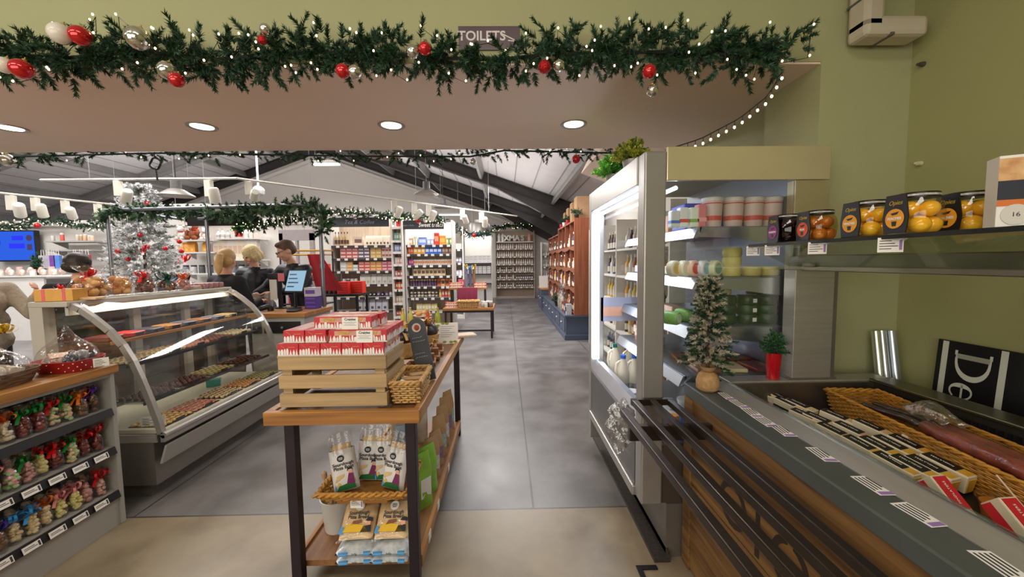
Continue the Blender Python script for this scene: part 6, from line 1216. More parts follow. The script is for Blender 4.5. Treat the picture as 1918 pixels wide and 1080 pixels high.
for i, ch in enumerate('XMAS'):
    t_ = tag(text(ch, .30, STEEL, None, (X(949 + i * 10, y4), y4 + .1, Zp(452, 965, y4) + .135), ex=.03, bold=.012, name='silver_letter'), 'silver letter %s standing on the far bottle display' % ch, 'letter')
for i, px in enumerate((935, 942, 992)): tag(part('lantern', MB().lathe([(.07, 0), (.07, .02), (.06, .03), (.06, .2), (.075, .22), (.02, .32), (0, .34)], 10), (WHT, WHT, M('pink_lantern', '#e0a890', .5))[i], loc=(X(px, y4), y4 + .1, Zp(452, 965, y4))), '%s lantern beside the silver letters' % ('first white', 'second white', 'pinkish')[i], 'lantern')
# garlands of the shop
def farg(label, pts, y, rad, n, seed, bulbs, need=.05, wdt=.007): garland(label, [at(px, py - 3, y=y) for px, py in pts], rad * .7, int(n * 1.3), 54, need * .8, wdt * 1.7, seed, bulbs, length=.11, bulb_r=.010, bm=BULBSM)
farg('dark pine garland with lights over the tea and coffee sign', [(618, 400), (660, 402), (700, 404), (735, 407)], YB - .22, .10, 110, 31, 26)
farg('pine garland with lights and baubles over the sweet treats sign', [(735, 409), (770, 408), (810, 411), (834, 416)], YB - .22, .10, 100, 32, 24)
farg('lighter green garland stepping down past the sweet treats', [(838, 430), (858, 430), (866, 438), (900, 443), (925, 437)], 10.35, .12, 90, 33, 12)
farg('pine garland over the far bottle display', [(925, 430), (955, 425), (985, 426), (1025, 422)], 15.4, .16, 120, 34, 20, .08, .012)
farg('pine garland with bright lights along the gift wall', [(-30, 428), (40, 424), (75, 414), (120, 418), (160, 424), (190, 428)], 8.7, .12, 150, 35, 48)
for px, py, c, y, l in ((783, 413, 'red', 8.3, 'red bauble on the sweet treats garland'), (797, 412, 'white', 8.3, 'pale bauble on the sweet treats garland'), (665, 405, 'silver', 8.3, 'silver bauble on the tea and coffee garland'), (70, 422, 'red', 8.5, 'red bauble on the gift wall garland'), (888, 440, 'red', 10.2, 'red bauble on the lighter stepped garland')): bauble(l, at(px, py, y=y), .055, c)
for i, (px, l) in enumerate(((746, 'red pot of greenery on top of the narrow white bay'), (448, 'bright green plant in an orange-red pot on the toy shelf'))):
    y = (8.6, 8.75)[i]; p = at(px, (424, 443)[i], y=y); bush('potted_plant', l, p, .10, .12, LEAFG, 50 + i, M('red_pot', '#c8242c', .4, var=.05), n=50, nn=22, need=.05, wdt=.02, pr=.055 if i == 0 else .09, ph=.13)
for i, px in enumerate((738.6, 753.4)): p = at(px, 424, y=8.6); tag(part('lantern', MB().lathe([(.03, 0), (.03, .03), (.025, .03), (.025, .16), (.032, .18), (.01, .25), (0, .26)], 8), WHT, loc=p), 'white lantern %s the red pot on the narrow bay' % ('before', 'after')[i], 'lantern')
# ================================================================ RIGHT SIDE OF THE SHOP: WINE SHELVES
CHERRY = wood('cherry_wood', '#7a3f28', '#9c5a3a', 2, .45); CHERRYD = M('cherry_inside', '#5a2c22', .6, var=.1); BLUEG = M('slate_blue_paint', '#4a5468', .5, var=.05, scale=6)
wu = thing('wine_shelves', 'reddish brown wine shelves standing on the blue-grey drawers', 'shelf unit', (1.45, 9.4, 0))
def wp(name, mb, mats, par=None, **k):
    o = part(name, mb, mats, par or wu, **k)
    if par is None: o.matrix_parent_inverse = Matrix.Translation((-1.45, -9.4, 0))
    return o
WY = [7.2, 8.3, 9.4, 10.5, 11.5]; WZ = [.508, .98, 1.36, 1.78, 2.27]
for i, y in enumerate(WY): wp('upright', MB().box(1.285, 1.70, y - .02, y + .02, .477, 2.30 if i < 3 else 2.18), CHERRY)
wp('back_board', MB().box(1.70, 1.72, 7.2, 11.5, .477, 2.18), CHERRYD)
for a in range(4):
    for k, z in enumerate(WZ):
        zz = z if a < 2 or k < 4 else 2.16
        s_ = wp('shelf_board', MB().box(1.285, 1.70, WY[a] + .02, WY[a + 1] - .02, zz - .03, zz), CHERRY)
        if 0 < k < 4: part('scalloped_edge', MB().prism([(WY[a] + .02, zz)] + [(WY[a] + .02 + (WY[a + 1] - WY[a] - .04) * t / 12, zz - .04 - .045 * abs(math.cos(PI * t / 12))) for t in range(13)] + [(WY[a + 1] - .02, zz)], 'x', 1.283, 1.30), CHERRY, s_)
    mid = (WY[a] + WY[a + 1]) / 2; wp('divider', MB().box(1.30, 1.70, mid - .012, mid + .012, .485, WZ[4] - .03 if a < 2 else 2.13), CHERRY)
bc_ = thing('drawer_base', 'blue-grey drawer cabinet under the wine shelves', 'cabinet', (1.4, 9.4, 0))
def bp(name, mb, mats, par=None, **k):
    o = part(name, mb, mats, par or bc_, **k)
    if par is None: o.matrix_parent_inverse = Matrix.Translation((-1.4, -9.4, 0))
    return o
bp('carcass', MB().box(1.13, 1.75, 7.22, 11.6, .10, .44), BLUEG); bp('plinth', MB().box(1.105, 1.76, 7.20, 11.62, 0, .10), BLUEG, bev=.01); bp('top', MB().box(1.10, 1.77, 7.18, 11.64, .44, .475), BLUEG, bev=.006)
for k in range(6): y = 7.32 + k * .71; d_ = bp('drawer', MB().box(1.115, 1.13, y, y + .62, .14, .40), BLUEG, bev=.004); part('knob', MB().sph((1.10, y + .31, .29), .018, 10), CLRW, d_, smooth=True)
rg = random.Random(3); BT = ['#1c2a22', '#2a1a1e', '#c8a84c', '#d8d4cc', '#26304c', '#8a4a30', '#b8b4a8', '#3a2018', '#d89830']
for a in range(4):
    for k in range(5 if False else 4):
        for h_ in range(2):
            y0 = WY[a] + .04 + h_ * .55 * (WY[a + 1] - WY[a]) / 1.1; n = 4
            for j in range(n):
                c = BT[rg.randrange(len(BT))]; z = WZ[k] if k else WZ[0]; hh = rg.choice((.24, .28, .20)) if k else .28; y = y0 + .055 + j * .115
                o = part('wine_bottle', good('bottle', .075, .075, hh, c, '#d8d0c0' if c != '#d8d4cc' else '#4a5a8a'), None, loc=(1.345 + rg.uniform(-.01, .02), y, z + .0006)); tag(o, 'bottle in the %s compartment of the %s row of the wine shelves' % (ORD[a * 2 + h_], ('lowest', 'second', 'third', 'top')[k]), 'bottle', 'wine shelf compartment %d row %d' % (a * 2 + h_, k))
for i, (y, h, w_, c) in enumerate(((7.55, .46, .30, '#b08a68'), (8.05, .42, .26, '#c09a74'), (8.55, .38, .26, '#b8926c'), (9.0, .34, .24, '#a8845c'))):
    tag(part('wooden_gift_case', MB().box(-.15, .15, -w_ / 2, w_ / 2, 0, h).box(-.152, -.15, -w_ / 2 + .02, w_ / 2 - .02, .02, h - .02, 1), [M('case%d' % i, c, .6, var=.08), CARD], loc=(1.52, y, 2.2705)), 'tall plain wooden case on top of the wine shelves, %s from the near end' % ORD[i], 'case')
for i, (y, c) in enumerate(((7.29, BLK), (8.28, RED), (8.78, WHT), (9.22, RED))): bush('potted_plant', 'small dark plant before the cases on the wine shelves, %s from the end' % ORD[i], (1.345, y, 2.2708), .08 if i else .11, .10, [PINE2, PINE], 60 + i, c, n=26, nn=14, need=.05, wdt=.012, pr=.05, ph=.10)
for i, (y, x) in enumerate(((8.0, 1.19), (8.35, 1.2))):
    t_ = thing('cellophane_hamper', 'tall cellophane-wrapped hamper on the blue-grey drawers, %s' % ('nearer', 'further')[i], 'hamper', (x, y, .4758)); part('film', MB().lathe([(.075, 0), (.085, .2), (.07, .32), (.02, .42), (.07, .55)], 14), FILM2, t_, smooth=50); part('hamper_body', MB().lathe([(.06, 0), (.07, .14), (.05, .26), (0, .3)], 12), M('hamper_mix', '#b0a08c', .5, var=.5, scale=25), t_, smooth=50)
for i, (y, c, c2) in enumerate(((7.34, '#b8b8bc', '#2a2a30'), (7.5, '#3a3a40', '#e0dcd8'), (7.66, '#a83838', '#e8e0d8'), (7.8, '#4a3028', '#d8d0c4'))): tag(part('drinks_box', good('box', .10, .10, .20, c, c2), None, loc=(1.20, y, .4758), rot=(0, 0, -PI / 2)), '%s drinks box on the near end of the blue-grey drawers' % ('silver', 'black and white', 'red', 'dark brown')[i], 'box')
bush('potted_plant', 'dark leafy plant on the far half of the blue-grey drawers', (1.18, 8.75, .476), .12, .22, [PINE, PINE2], 71, BLK, n=60, nn=16, need=.06, wdt=.016, pr=.07, ph=.1)
# second, far drawer base and racks beyond
t_ = thing('far_drawer_base', 'second blue-grey drawer unit with oak top beyond the wine shelves', 'cabinet', (1.35, 12.4, 0)); part('carcass', MB().box(-.25, .35, -.65, .65, 0, .62), BLUEG, t_); part('oak_top', MB().box(-.28, .37, -.68, .68, .62, .66), OAKY, t_)
for k in range(2): d_ = part('drawer', MB().box(-.262, -.25, -.6 + k * .62, -.04 + k * .62, .12, .55), BLUEG, t_); part('knob', MB().sph((-.27, -.3 + k * .6, .35), .02, 8), CLRW, d_)
t_ = thing('notice_stand', 'white notice standing on the far drawer unit', 'notice', (1.2, 12.2, .6606)); part('card', MB().box(-.14, .14, 0, .01, 0, .38), PAPER, t_)
rk = bay('white_rack', 'white rack of gift bottles near the far corner', 1.35, 1.95, 14.2, [.5, .9, 1.3, 1.7], 2.2, .35, back=SHW, tick=3)
for k, z in enumerate((.5, .9, 1.3, 1.7)): row(0, z, 14.32, (1.38, 1.92), 6, 'bottle', .07, .07, .24, ['#a8b4ac', '#c8c4b8', '#5a7464', '#d8d8d8'], 'gift_bottle', 'pale green or white bottle on the %s shelf of the corner rack' % ORD[k], 'bottle', '#f0eeea')
# white racks nearest the chiller, seen through its glass end
rk = thing('white_bottle_rack', 'white bottle rack between the chiller and the wine shelves', 'shelf unit', (1.6, 5.2, 0)); part('back_panel', MB().box(.30, .33, -1.7, 1.7, 0, 2.05), SHW, rk)
for y in (-1.7, -.85, 0, .85, 1.68): part('upright', MB().box(-.10, .30, y, y + .03, 0, 2.05), SHW, rk)
RZS = (.15, .55, .95, 1.30, 1.65)
for z in RZS: part('shelf', MB().box(-.10, .30, -1.67, 1.68, z - .025, z), SHW, rk)
for k, z in enumerate(RZS):
    for j in range(22):
        y = 3.62 + j * .145
        if min(abs(y - 5.2 - q - .015) for q in (-1.7, -.85, 0, .85, 1.68)) < .06: continue
        o = part('drinks_bottle', good('bottle', .075, .075, .27, BT[rg.randrange(len(BT))], '#d0c8bc'), None, loc=(1.62, y, z + .0006)); tag(o, 'bottle on the %s shelf of the white rack behind the chiller' % ('lowest', 'second', 'third', 'fourth', 'top')[k], 'bottle', 'white rack shelf %d' % k)
# ================================================================ LOW TABLE DOWN THE AISLE
lt = thing('low_display_table', 'low oak table with purple-black steel frame further down the aisle', 'table', (-.74, 7.9, 0))
part('tabletop', MB().box(-.50, .50, -.42, .42, .555, .605), OAK, lt, bev=.004); part('frame', MB().box(-.47, .47, -.40, -.36, .515, .555).box(-.47, .47, .36, .40, .515, .555).box(-.47, .47, -.39, -.36, .14, .17), PLUM, lt)
for x in (-.47, .43):
    for y in (-.40, .36): part('leg', MB().box(x, x + .04, y, y + .04, 0, .52), PLUM, lt)
ut = thing('upper_tier', 'raised oak tier standing on the low table', 'riser', (-.80, 8.02, .6055)); part('board', MB().box(-.36, .40, -.18, .18, .34, .375), OAK, ut); part('leg', MB().box(-.34, -.31, -.16, .16, 0, .34), PLUM, ut); part('leg', MB().box(.35, .38, -.16, .16, 0, .34), PLUM, ut)
ZU = .6055 + .3755
for x, y, z, rz, l in ((-1.08, 7.62, .606, PI / 2, 'red pie box with price card on the low table, beside the wicker basket'), (-1.03, 7.95, ZU, PI / 2, 'lower red pie box of the pair on the raised tier'), (-1.03, 7.95, ZU + .0545, PI / 2, 'upper red pie box of the pair on the raised tier'), (-.53, 7.95, ZU, PI / 2, 'lower red pie box at the aisle end of the raised tier'), (-.53, 7.95, ZU + .0545, PI / 2, 'upper red pie box at the aisle end of the raised tier'), (-1.08, 7.62, .6605, PI / 2, 'red pie box stacked on the one beside the wicker basket')): dup(PIEBOX, (x, y, z), rz, l)
t_ = tag(part('maroon_cloth', MB().grid(lambda u, v: (-.98 + .40 * u, 7.83 - .10 * math.sin(PI * v / 2) + .012 * math.sin(u * 22) * v, ZU + .002 - .30 * v), 30, 8), M('maroon_cloth_mat', '#6e1433', .85, var=.1), smooth=True), 'maroon cloth draped over the front of the raised tier', 'cloth')
basket('wicker_basket', 'wicker basket in front of the maroon cloth on the low table', (-.74, 7.58, .607), 0, .34, .16, .13, .03, 7, 22, WICK2, wr=.008)
for i, (x, y, r, c) in enumerate(((-.46, 7.62, .05, '#c8c0b8'), (-.36, 7.66, .05, '#4a3838'), (-.40, 7.55, .035, '#d8d4d0'), (-.30, 7.58, .04, '#8a7468'))): tag(part('candle_jar', good('jar', r * 2, r * 2, .12, c, '#e8e4de'), None, loc=(x, y, .606)), '%s jar on the aisle corner of the low table' % ('silver', 'dark', 'small white', 'brown')[i], 'jar')
for i, (x, y, h, c) in enumerate(((-.82, 8.0, .42, '#7a7a90'), (-.74, 8.05, .40, '#6a6884'), (-.66, 8.02, .42, '#8a6a50'))):
    t_ = thing('sweet_tower', 'tall clear tower of sweets on the raised tier, %s from the pie box pair' % ORD[i], 'sweet tower', (x, y, ZU)); part('tube', MB().lathe([(.032, 0), (.032, h)], 12), M('tower%d' % i, c, .3, var=.6, scale=40), t_); part('topper', bow_mesh(.07, 6, i), BOWC['yellow' if i != 1 else 'blue'], t_, loc=(0, 0, h))
for i, (x, y, l) in enumerate(((-.92, 8.06, 'lower'), )): tag(part('pink_gift', good('box', .12, .10, .16, '#c0506c', '#f0c8d0'), None, loc=(-.93, 8.06, ZU)), 'pink gift box behind the stacked pie boxes on the raised tier', 'box')
# black table with red boxes before the tea bay
bt = thing('black_side_table', 'black steel side table before the tea and coffee bay', 'table', (X(640, 7.0), 7.1, 0)); part('tabletop', MB().box(-.34, .34, -.28, .28, .92, .96), BLK, bt)
for x in (-.32, .28):
    for y in (-.26, .22): part('leg', MB().box(x, x + .04, y, y + .04, 0, .92), BLK, bt)
part('lower_shelf', MB().box(-.32, .32, -.26, .26, .36, .385), BLK, bt)
bx0 = X(640, 7.0)
for s in range(2):
    for k in range(5): tag(part('red_gift_box', good('box', .20, .18, .042, '#d83020', '#b82818'), None, loc=(bx0 + .12 + (s - .5) * .21, 7.05 + .1 * s, .9606 + k * .043)), 'flat red gift box, %s from the bottom of the %s stack on the black table' % (ORD[k], ('nearer', 'aisle-side')[s]), 'box')
for i in range(3): tag(part('brown_jar', good('jar', .07, .07, .16, '#4a2820', '#a04038'), None, loc=(bx0 - .30 + i * .078, 7.0, .9606)), 'dark brown jar on the black table, %s from the till' % ORD[i], 'jar')
for i in range(4): tag(part('purple_box', good('box', .14, .2, .12, '#2c2444', '#5a4c80'), None, loc=(bx0 - .22 + i * .148, 7.1, .3856)), 'dark violet box on the lower shelf of the black table, %s from the till' % ORD[i], 'box')
# ================================================================ TILL
tl = thing('till_counter', 'pale grey till counter with an oak top and black drawers', 'counter', (-2.365, 4.28, 0))
part('oak_top', MB().box(-.295, .295, -.32, .32, .955, 1.0), OAK, tl, bev=.004); part('carcass', MB().box(-.275, .27, -.29, .30, .08, .955), GREYP, tl); part('plinth', MB().box(-.26, .25, -.26, .28, 0, .08), DGREY, tl); part('packing_ledge', MB().box(-.93, -.296, .16, .44, .95, .985).box(-.91, -.88, .18, .42, 0, .95), BLK, tl)
for x0, x1, z0, z1 in ((-.14, .23, .79, .91), (-.26, -.17, .79, .91)): d_ = part('drawer', MB().box(x0, x1, -.302, -.29, z0, z1), BLK, tl); part('lock', MB().cyl(((x0 + x1) / 2, -.310, .85), ((x0 + x1) / 2, -.302, .85), .012, n=8), ALU, d_)
part('cupboard_door', MB().box(-.25, .25, -.300, -.29, .12, .75), GREYP, tl, bev=.003)
def screen(label, loc, rz, w_, h_, tilt, col, stand=.2):
    t_ = thing('till_screen', label, 'till screen', loc, rz); part('foot', MB().cyl((0, 0, 0), (0, 0, .012), .08, n=16), BLK, t_); part('neck', MB().cyl((0, .02, .012), (0, .02, stand), .018, n=8), BLK, t_)
    T = Matrix.Translation((0, 0, stand)) @ Euler((tilt, 0, 0)).to_matrix().to_4x4(); part('casing', MB(T).box(-w_ / 2 - .012, w_ / 2 + .012, 0, .03, -.012, h_ + .012), BLK, t_); g_ = part('glowing_screen', MB(T).box(-w_ / 2, w_ / 2, -.002, -.0005, 0, h_), emis('till_glow_' + label[:4], col, .8), t_)
    mb = MB(T)
    for k in range(4): mb.box(-w_ * .42, -w_ * .42 + w_ * (.4 + .1 * (k % 3)), -.0032, -.0022, h_ * (.78 - .2 * k), h_ * (.84 - .2 * k))
    part('screen_lines', mb, M('screen_lines', '#5a7890', .5), g_); return t_
screen('till screen tilted on the oak-topped till counter', (-2.395, 4.36, 1.0005), -.25, .23, .24, -.35, '#a8cfe8', .20)
t_ = thing('card_display', 'black customer display on a post with a pink note', 'display', (-2.57, 4.40, 1.0005)); part('base', MB().cyl((0, 0, 0), (0, 0, .012), .06, n=14), BLK, t_); part('post', MB().cyl((0, 0, .012), (0, 0, .36), .02, n=10), BLK, t_); part('head', MB().box(-.12, .06, -.02, .02, .34, .40), BLK, t_); part('pink_note', MB().box(0, .07, -.024, -.021, .31, .40), M('pink_note', '#e07a80', .6), t_); part('paper', MB().box(-.10, -.02, -.02, -.015, .10, .33), PAPER, t_)
for k in range(4): tag(part('purple_carton', good('box', .13, .12, .045 if k < 3 else .10, ('#4a2c8c', '#4a2c8c', '#4a2c8c', '#c8c4d4')[k], '#6a4cac'), None, loc=(-2.19, 4.38, 1.0006 + k * .046)), '%s of the purple cartons piled by the canopy post' % ('lowest', 'second', 'third', 'pale topmost')[k], 'box')
cbg = thing('shop_bag', 'white shop bag with blue print on the till counter', 'carrier bag', (-2.90, 4.58, .9855), .1)
part('bag_body', MB().grid(lambda u, v: (.13 * math.cos(2 * PI * u) * (1 + .1 * v), .07 * math.sin(2 * PI * u) * (1 + .15 * math.sin(5 * u * PI)), .18 * v + .015 * math.sin(14 * u) * v), 28, 8), clear('bag_white', (.9, .9, .92), .55, .4, .5, 30), cbg, smooth=True); text('R', .07, M('blue_print', '#2c3c9c', .6), cbg, (-.03, -.085, .07), bold=.001); part('round_print', MB().lathe([(.042, 0), (.042, .001), (.03, .0012)], 18), M('blue_print', '#2c3c9c'), cbg, loc=(.05, -.085, .07), rot=(PI / 2, 0, 0))
tag(part('hand_scanner', MB().tube([(-.06, 0, .03), (0, 0, .05), (.04, .02, .03)], [.03, .026, .016], 10).cyl((.02, .02, 0), (.02, .02, .035), .03, n=10), BLK, loc=(-2.575, 4.17, 1.0005), smooth=50), 'black hand scanner lying in front of the shop bag', 'scanner')
tag(part('card_reader', MB().obox((0, 0, .012), (.09, .16, .022)), BLK, loc=(-2.25, 4.10, 1.0005), bev=.006), 'black card reader on the till counter edge', 'card reader')
sc = thing('service_counter', 'low white service counter behind the chocolate counter', 'counter', (-4.1, 4.3, 0)); part('worktop', MB().box(-.6, .62, -.22, .25, .96, 1.0), BLK, sc); part('carcass', MB().box(-.58, .6, -.2, .23, 0, .96), GREYP, sc)
screen('dark till screen on the service counter by the white tree', (-3.68, 4.28, 1.0005), .15, .24, .17, -.5, '#2c4668', .24)
# canopy frame of scaffold pipe with garland
PIPE = M('scaffold_pipe', '#8d9098', .35, .8, var=.08)
cf = thing('canopy_frame', 'scaffold pipe frame standing round the till', 'frame', (-3.7, 5.0, 0))
def cfp(name, mb, mats=PIPE): o = part(name, mb, mats, cf, smooth=40); o.matrix_parent_inverse = Matrix.Translation((3.7, -5.0, 0)); return o
for x, y, z0 in ((-5.03, 5.0, 0), (-3.63, 4.78, 0), (-2.15, 4.55, 1.0003)): cfp('post', MB().cyl((x, y, z0), (x, y, 2.21), .021, n=12))
cfp('top_rail', MB().cyl((-5.07, 5.0, 2.21), (-2.13, 4.547, 2.19), .021, n=12)); cfp('top_rail', MB().cyl((-5.03, 5.0, 2.22), (-5.03, 6.3, 2.22), .021, n=10)); cfp('fitting', MB().cyl((-3.63, 4.78, 2.04), (-3.63, 4.78, 2.09), .03, n=10).cyl((-3.71, 4.76, 2.065), (-3.55, 4.76, 2.065), .018, n=8)); cfp('fitting', MB().cyl((-2.15, 4.55, 1.45), (-2.15, 4.55, 1.50), .03, n=10))
CANP = [M('canopy_pine', '#35553a', .6, var=.3, scale=30), M('canopy_pine_pale', '#6f8f68', .6, var=.2, scale=30)]
garland('thick green garland over the canopy frame before the white tree', [at(px, py, y=4.98) for px, py in ((186, 412), (200, 402), (260, 396), (340, 396), (395, 400))], .075, 200, 60, .045, .011, 41, 0, CANP, length=.10)
garland('green garland over the till end of the canopy frame, curling down the post', [at(px, py, y=4.80 - .26 * (px - 395) / 212) for px, py in ((395, 402), (440, 398), (500, 392), (560, 385), (590, 388), (607, 402), (606, 428), (602, 436))], .07, 300, 60, .045, .011, 42, 0, CANP, length=.10)
garland('light-strung garland beneath the till end of the canopy', [at(px, py, y=4.85) for px, py in ((440, 428), (500, 420), (540, 412), (585, 408))], .05, 110, 50, .045, .010, 43, 40, length=.08, bm=BULBSM)
tag(part('hanging_sign', MB().box(-.44, .44, 0, .02, -.055, .055).cyl((-.35, .01, .05), (-.35, .01, .17), .004, n=4).cyl((.35, .01, .05), (.35, .01, .17), .004, n=4), BLK, loc=at(418, 414, y=4.86)), 'blank black board hanging from the canopy frame', 'sign')
ICE = M('icicle', '#e8e4d8', .3, var=.05)
for i in range(14):
    px = (205, 215, 226, 238, 345, 355, 365, 520, 532, 545, 556, 568, 578, 586)[i]; p = at(px, 404 + (i % 3) * 2, y=4.9 if px < 400 else 4.62); tag(part('icicle_ornament', MB().cyl(p, (p.x + .005, p.y, p.z - .10 - .04 * (i % 3)), .007, .001, n=5), ICE), 'white icicle ornament hanging from the canopy garland', 'ornament', 'icicles on the canopy garland')
# white tree
wt = thing('white_christmas_tree', 'tall white Christmas tree with red ornaments behind the glass counter', 'christmas tree', (-5.85, 6.35, 0)); rg2 = np.random.default_rng(77); B, D = [], []
for i in range(1100):
    q = rg2.uniform() ** .8; z = .45 + 2.3 * q; r = .74 * (1 - q) ** .9 + .03; a = rg2.uniform(0, 2 * PI); d = np.array([math.cos(a), math.sin(a), -.1 + .4 * q]); B.append(np.array([0, 0, z]) + d * r * rg2.uniform(.3, .88)); D.append(d)
part('needles', sprigs(B, D, .17, 46, .07, .020, 78, .2), [SNOWN, M('grey_green_needles', '#8d938a', .8, var=.2)], wt); part('trunk', MB().cyl((0, 0, .04), (0, 0, 2.6), .04, .01), STEM, wt); part('stand', MB().cyl((0, 0, 0), (0, 0, .05), .3, n=16), BLK, wt)
bml = MB().sph((0, 0, 0), .036, 14).mesh('ornament', BAU['red'], True); bml2 = bow_mesh(.11, 6, 1).mesh('bow', [BOWC['red']])
for i, (px, py) in enumerate(((222, 470), (245, 444), (214, 480), (271, 469), (310, 465), (336, 452), (262, 440), (240, 485), (340, 470), (276, 381), (348, 487))):
    p = at(px, py, y=6.35 - .62 * (1 - (at(px, py, y=6.2).z - .45) / 2.4)) - Vector((-5.85, 6.35, 0)); part('red_bow' if i in (3, 10) else 'red_ornament', bml2 if i in (3, 10) else bml, None, wt, loc=p)
# ================================================================ GIFT WALL AND TOY SHELVES (partition at the back)
YP = 8.86
tv = thing('wall_screen', 'wall-mounted screen showing blue slides', 'screen', at(28, 460, y=8.80)); part('casing', MB().box(-.46, .45, 0, .10, -.35, .34), BLK, tv, bev=.006); s_ = part('picture', MB().box(-.44, .43, -.004, -.001, -.32, .315), emis('screen_blue', '#2a56c8', 1.3), tv)
part('slide_blocks', MB().box(-.05, .20, -.007, -.0045, .12, .22).box(-.42, -.30, -.007, -.0045, .03, .12).box(-.12, .22, -.007, -.0045, -.06, .05), emis('screen_block', '#2c34e0', 1.3), s_); part('slide_pictures', MB().sph((.33, -.006, .17), .07, 14, 0, (1, .05, 1)).box(.27, .38, -.007, -.0045, -.10, .03), emis('screen_pic', '#5a4a70', .8), s_)
def wshelf(label, px0, px1, py, y=YP, d=.34, name='wall_shelf', mat=None):
    a, b = at(px0, py, y=y - d), at(px1, py, y=y - d); o = part(name, MB().box(a.x, b.x, y - d, 8.925, a.z - .03, a.z).prism([(8.925, a.z - .03), (y - d + .1, a.z - .03), (8.925, a.z - .16)], 'x', a.x + .05, a.x + .07).prism([(8.925, a.z - .03), (y - d + .1, a.z - .03), (8.925, a.z - .16)], 'x', b.x - .07, b.x - .05), mat or SHW); tag(o, label, 'shelf'); return a.z
z = wshelf('grey wall shelf with little pots beside the blue screen', 82, 176, 451, mat=GREYP)
for i, (px, c, h) in enumerate(((100, '#c9c4bc', .12), (118, '#d86050', .18), (147, '#c8bca8', .14), (154, '#b89a80', .14), (161, '#d8b090', .15), (169, '#c8b8a8', .13), (174, '#e0c0a0', .12))): tag(part('gift_pot', good('jar', .07, .07, h, c, '#e8e0d8'), None, loc=(X(px, 8.68), 8.70, z + .0005)), '%s pot on the grey wall shelf, %s from the blue screen' % (('grey', 'orange-red', 'beige', 'brown', 'peach', 'buff', 'cream')[i], ORD[i]), 'pot')
z = wshelf('thin wall rail shelf hung with gift bags', 84, 170, 468, d=.30, mat=GREYP)
for i, (px, c) in enumerate(((88, '#c8c0c4'), (98, '#b0a8b4'), (108, '#7a4aa0'), (116, '#5a8ad8'), (148, '#4a7ad0'), (160, '#c8c4cc'), (171, '#c42830'))):
    t_ = thing('hanging_gift_bag', '%s gift bag hanging under the thin rail shelf' % ('grey', 'lilac', 'purple', 'sky blue', 'deep blue', 'silver', 'red')[i], 'gift bag', (X(px, 8.6), 8.52, z - .40)); part('bag_body', MB().box(-.055, .055, -.03, .03, 0, .28), M('gb%d' % i, c, .5, var=.15), t_); part('loop', MB().tube([(-.03, 0, .28), (-.02, 0, .40), (.02, 0, .40), (.03, 0, .28)], .005, 5), WHT, t_)
z = wshelf('long white gift counter under the blue screen', -30, 132, 517, y=YP, d=.9, name='gift_counter')
tag(part('counter_leg_panel', MB().box(X(-20, 8.4), X(120, 8.4), 8.0, 8.04, 0, z - .032), SHW), 'white panel front below the gift counter', 'panel')
for i in range(12): tag(part('silver_gift', good('pack' if i % 3 else 'jar',   .10, .10, .13 + .05 * (i % 2), ('#d8cfc4', '#c8b8a8', '#e4ddd4', '#b8a090')[i % 4], '#e8b8b0'), None, loc=(X(8 + i * 10, 8.2), 8.12 + .05 * (i % 2), z + .0005)), 'pale gift on the white gift counter, %s from the picture edge' % ORD[i], 'gift')
bush('potted_plant', 'green plant between the blue screen and the hanging gift bags', (X(66, 8.45), 8.5, z + .0005), .10, .40, [PINE2, PINE], 81, BLK, n=70, nn=18, need=.09, wdt=.02, pr=.1, ph=.14)
z1 = wshelf('upper toy shelf with brown bears', 336, 400, 449); z2 = wshelf('lower toy shelf with orange bags', 334, 400, 472); z3 = wshelf('long white shelf of plants and bottles', 402, 485, 446)
def bear(label, px, z, c, s=1):
    t_ = thing('teddy_bear', label, 'teddy', (X(px, 8.65), 8.66, z)); fm = M('plush_' + c, c, .95, var=.2, scale=40, bump=.4); part('body', MB().sph((0, 0, .11 * s), .10 * s, 14, 0, (1, .9, 1.1)).sph((0, -.02, .27 * s), .085 * s, 14).sph((-.07 * s, -.02, .34 * s), .032 * s, 8).sph((.07 * s, -.02, .34 * s), .032 * s, 8).sph((-.10 * s, -.05, .14 * s), .04 * s, 8, 0, (1, 1, 1.6)).sph((.10 * s, -.05, .14 * s), .04 * s, 8, 0, (1, 1, 1.6)).sph((-.07 * s, -.09 * s, .04 * s), .05 * s, 8).sph((.07 * s, -.09 * s, .04 * s), .05 * s, 8), fm, t_, smooth=True); part('muzzle', MB().sph((0, -.10 * s, .25 * s), .035 * s, 10), CLRW, t_, smooth=True); part('scarf', MB().lathe([(.07 * s, .19 * s), (.085 * s, .205 * s), (.07 * s, .22 * s)], 14), RED, t_)
bear('brown teddy with a red scarf on the upper toy shelf', 366, z1, '#8a4a28', 1.1); bear('white soft toy beside the brown teddy', 343, z1, '#dcd4cc', .9); bear('small white soft toy at the end of the upper toy shelf', 388, z1, '#e0d8d0', .75)
for i, px in enumerate((341, 352, 362, 386)): tag(part('orange_sweet_bag', good('bag', .12, .1, .22, '#e0962c', '#f0c060'), None, loc=(X(px, 8.65), 8.68, z2 + .0005)), 'orange bag on the lower toy shelf, %s from the white tree' % ORD[i], 'bag')
for i, (px, k_, h, c, c2) in enumerate(((410, 'bottle', .2, '#d8d8d4', '#a8a8a4'), (418, 'bottle', .22, '#e0dcd8', '#b0a8a0'), (428, 'bottle', .18, '#c8d0d0', '#a8a8a4'), (462, 'bottle', .26, '#e4e4e4', '#c8c8c8'), (472, 'jar', .2, '#d4d0c8', '#c04040'), (480, 'jar', .16, '#d8b8b0', '#a8a8a4'))): tag(part('white_bottle', good(k_, .09, .09, h, c, c2), None, loc=(X(px, 8.65), 8.68, z3 + .0005)), 'pale bottle on the long white shelf, %s from the canopy post' % ORD[i], 'bottle')
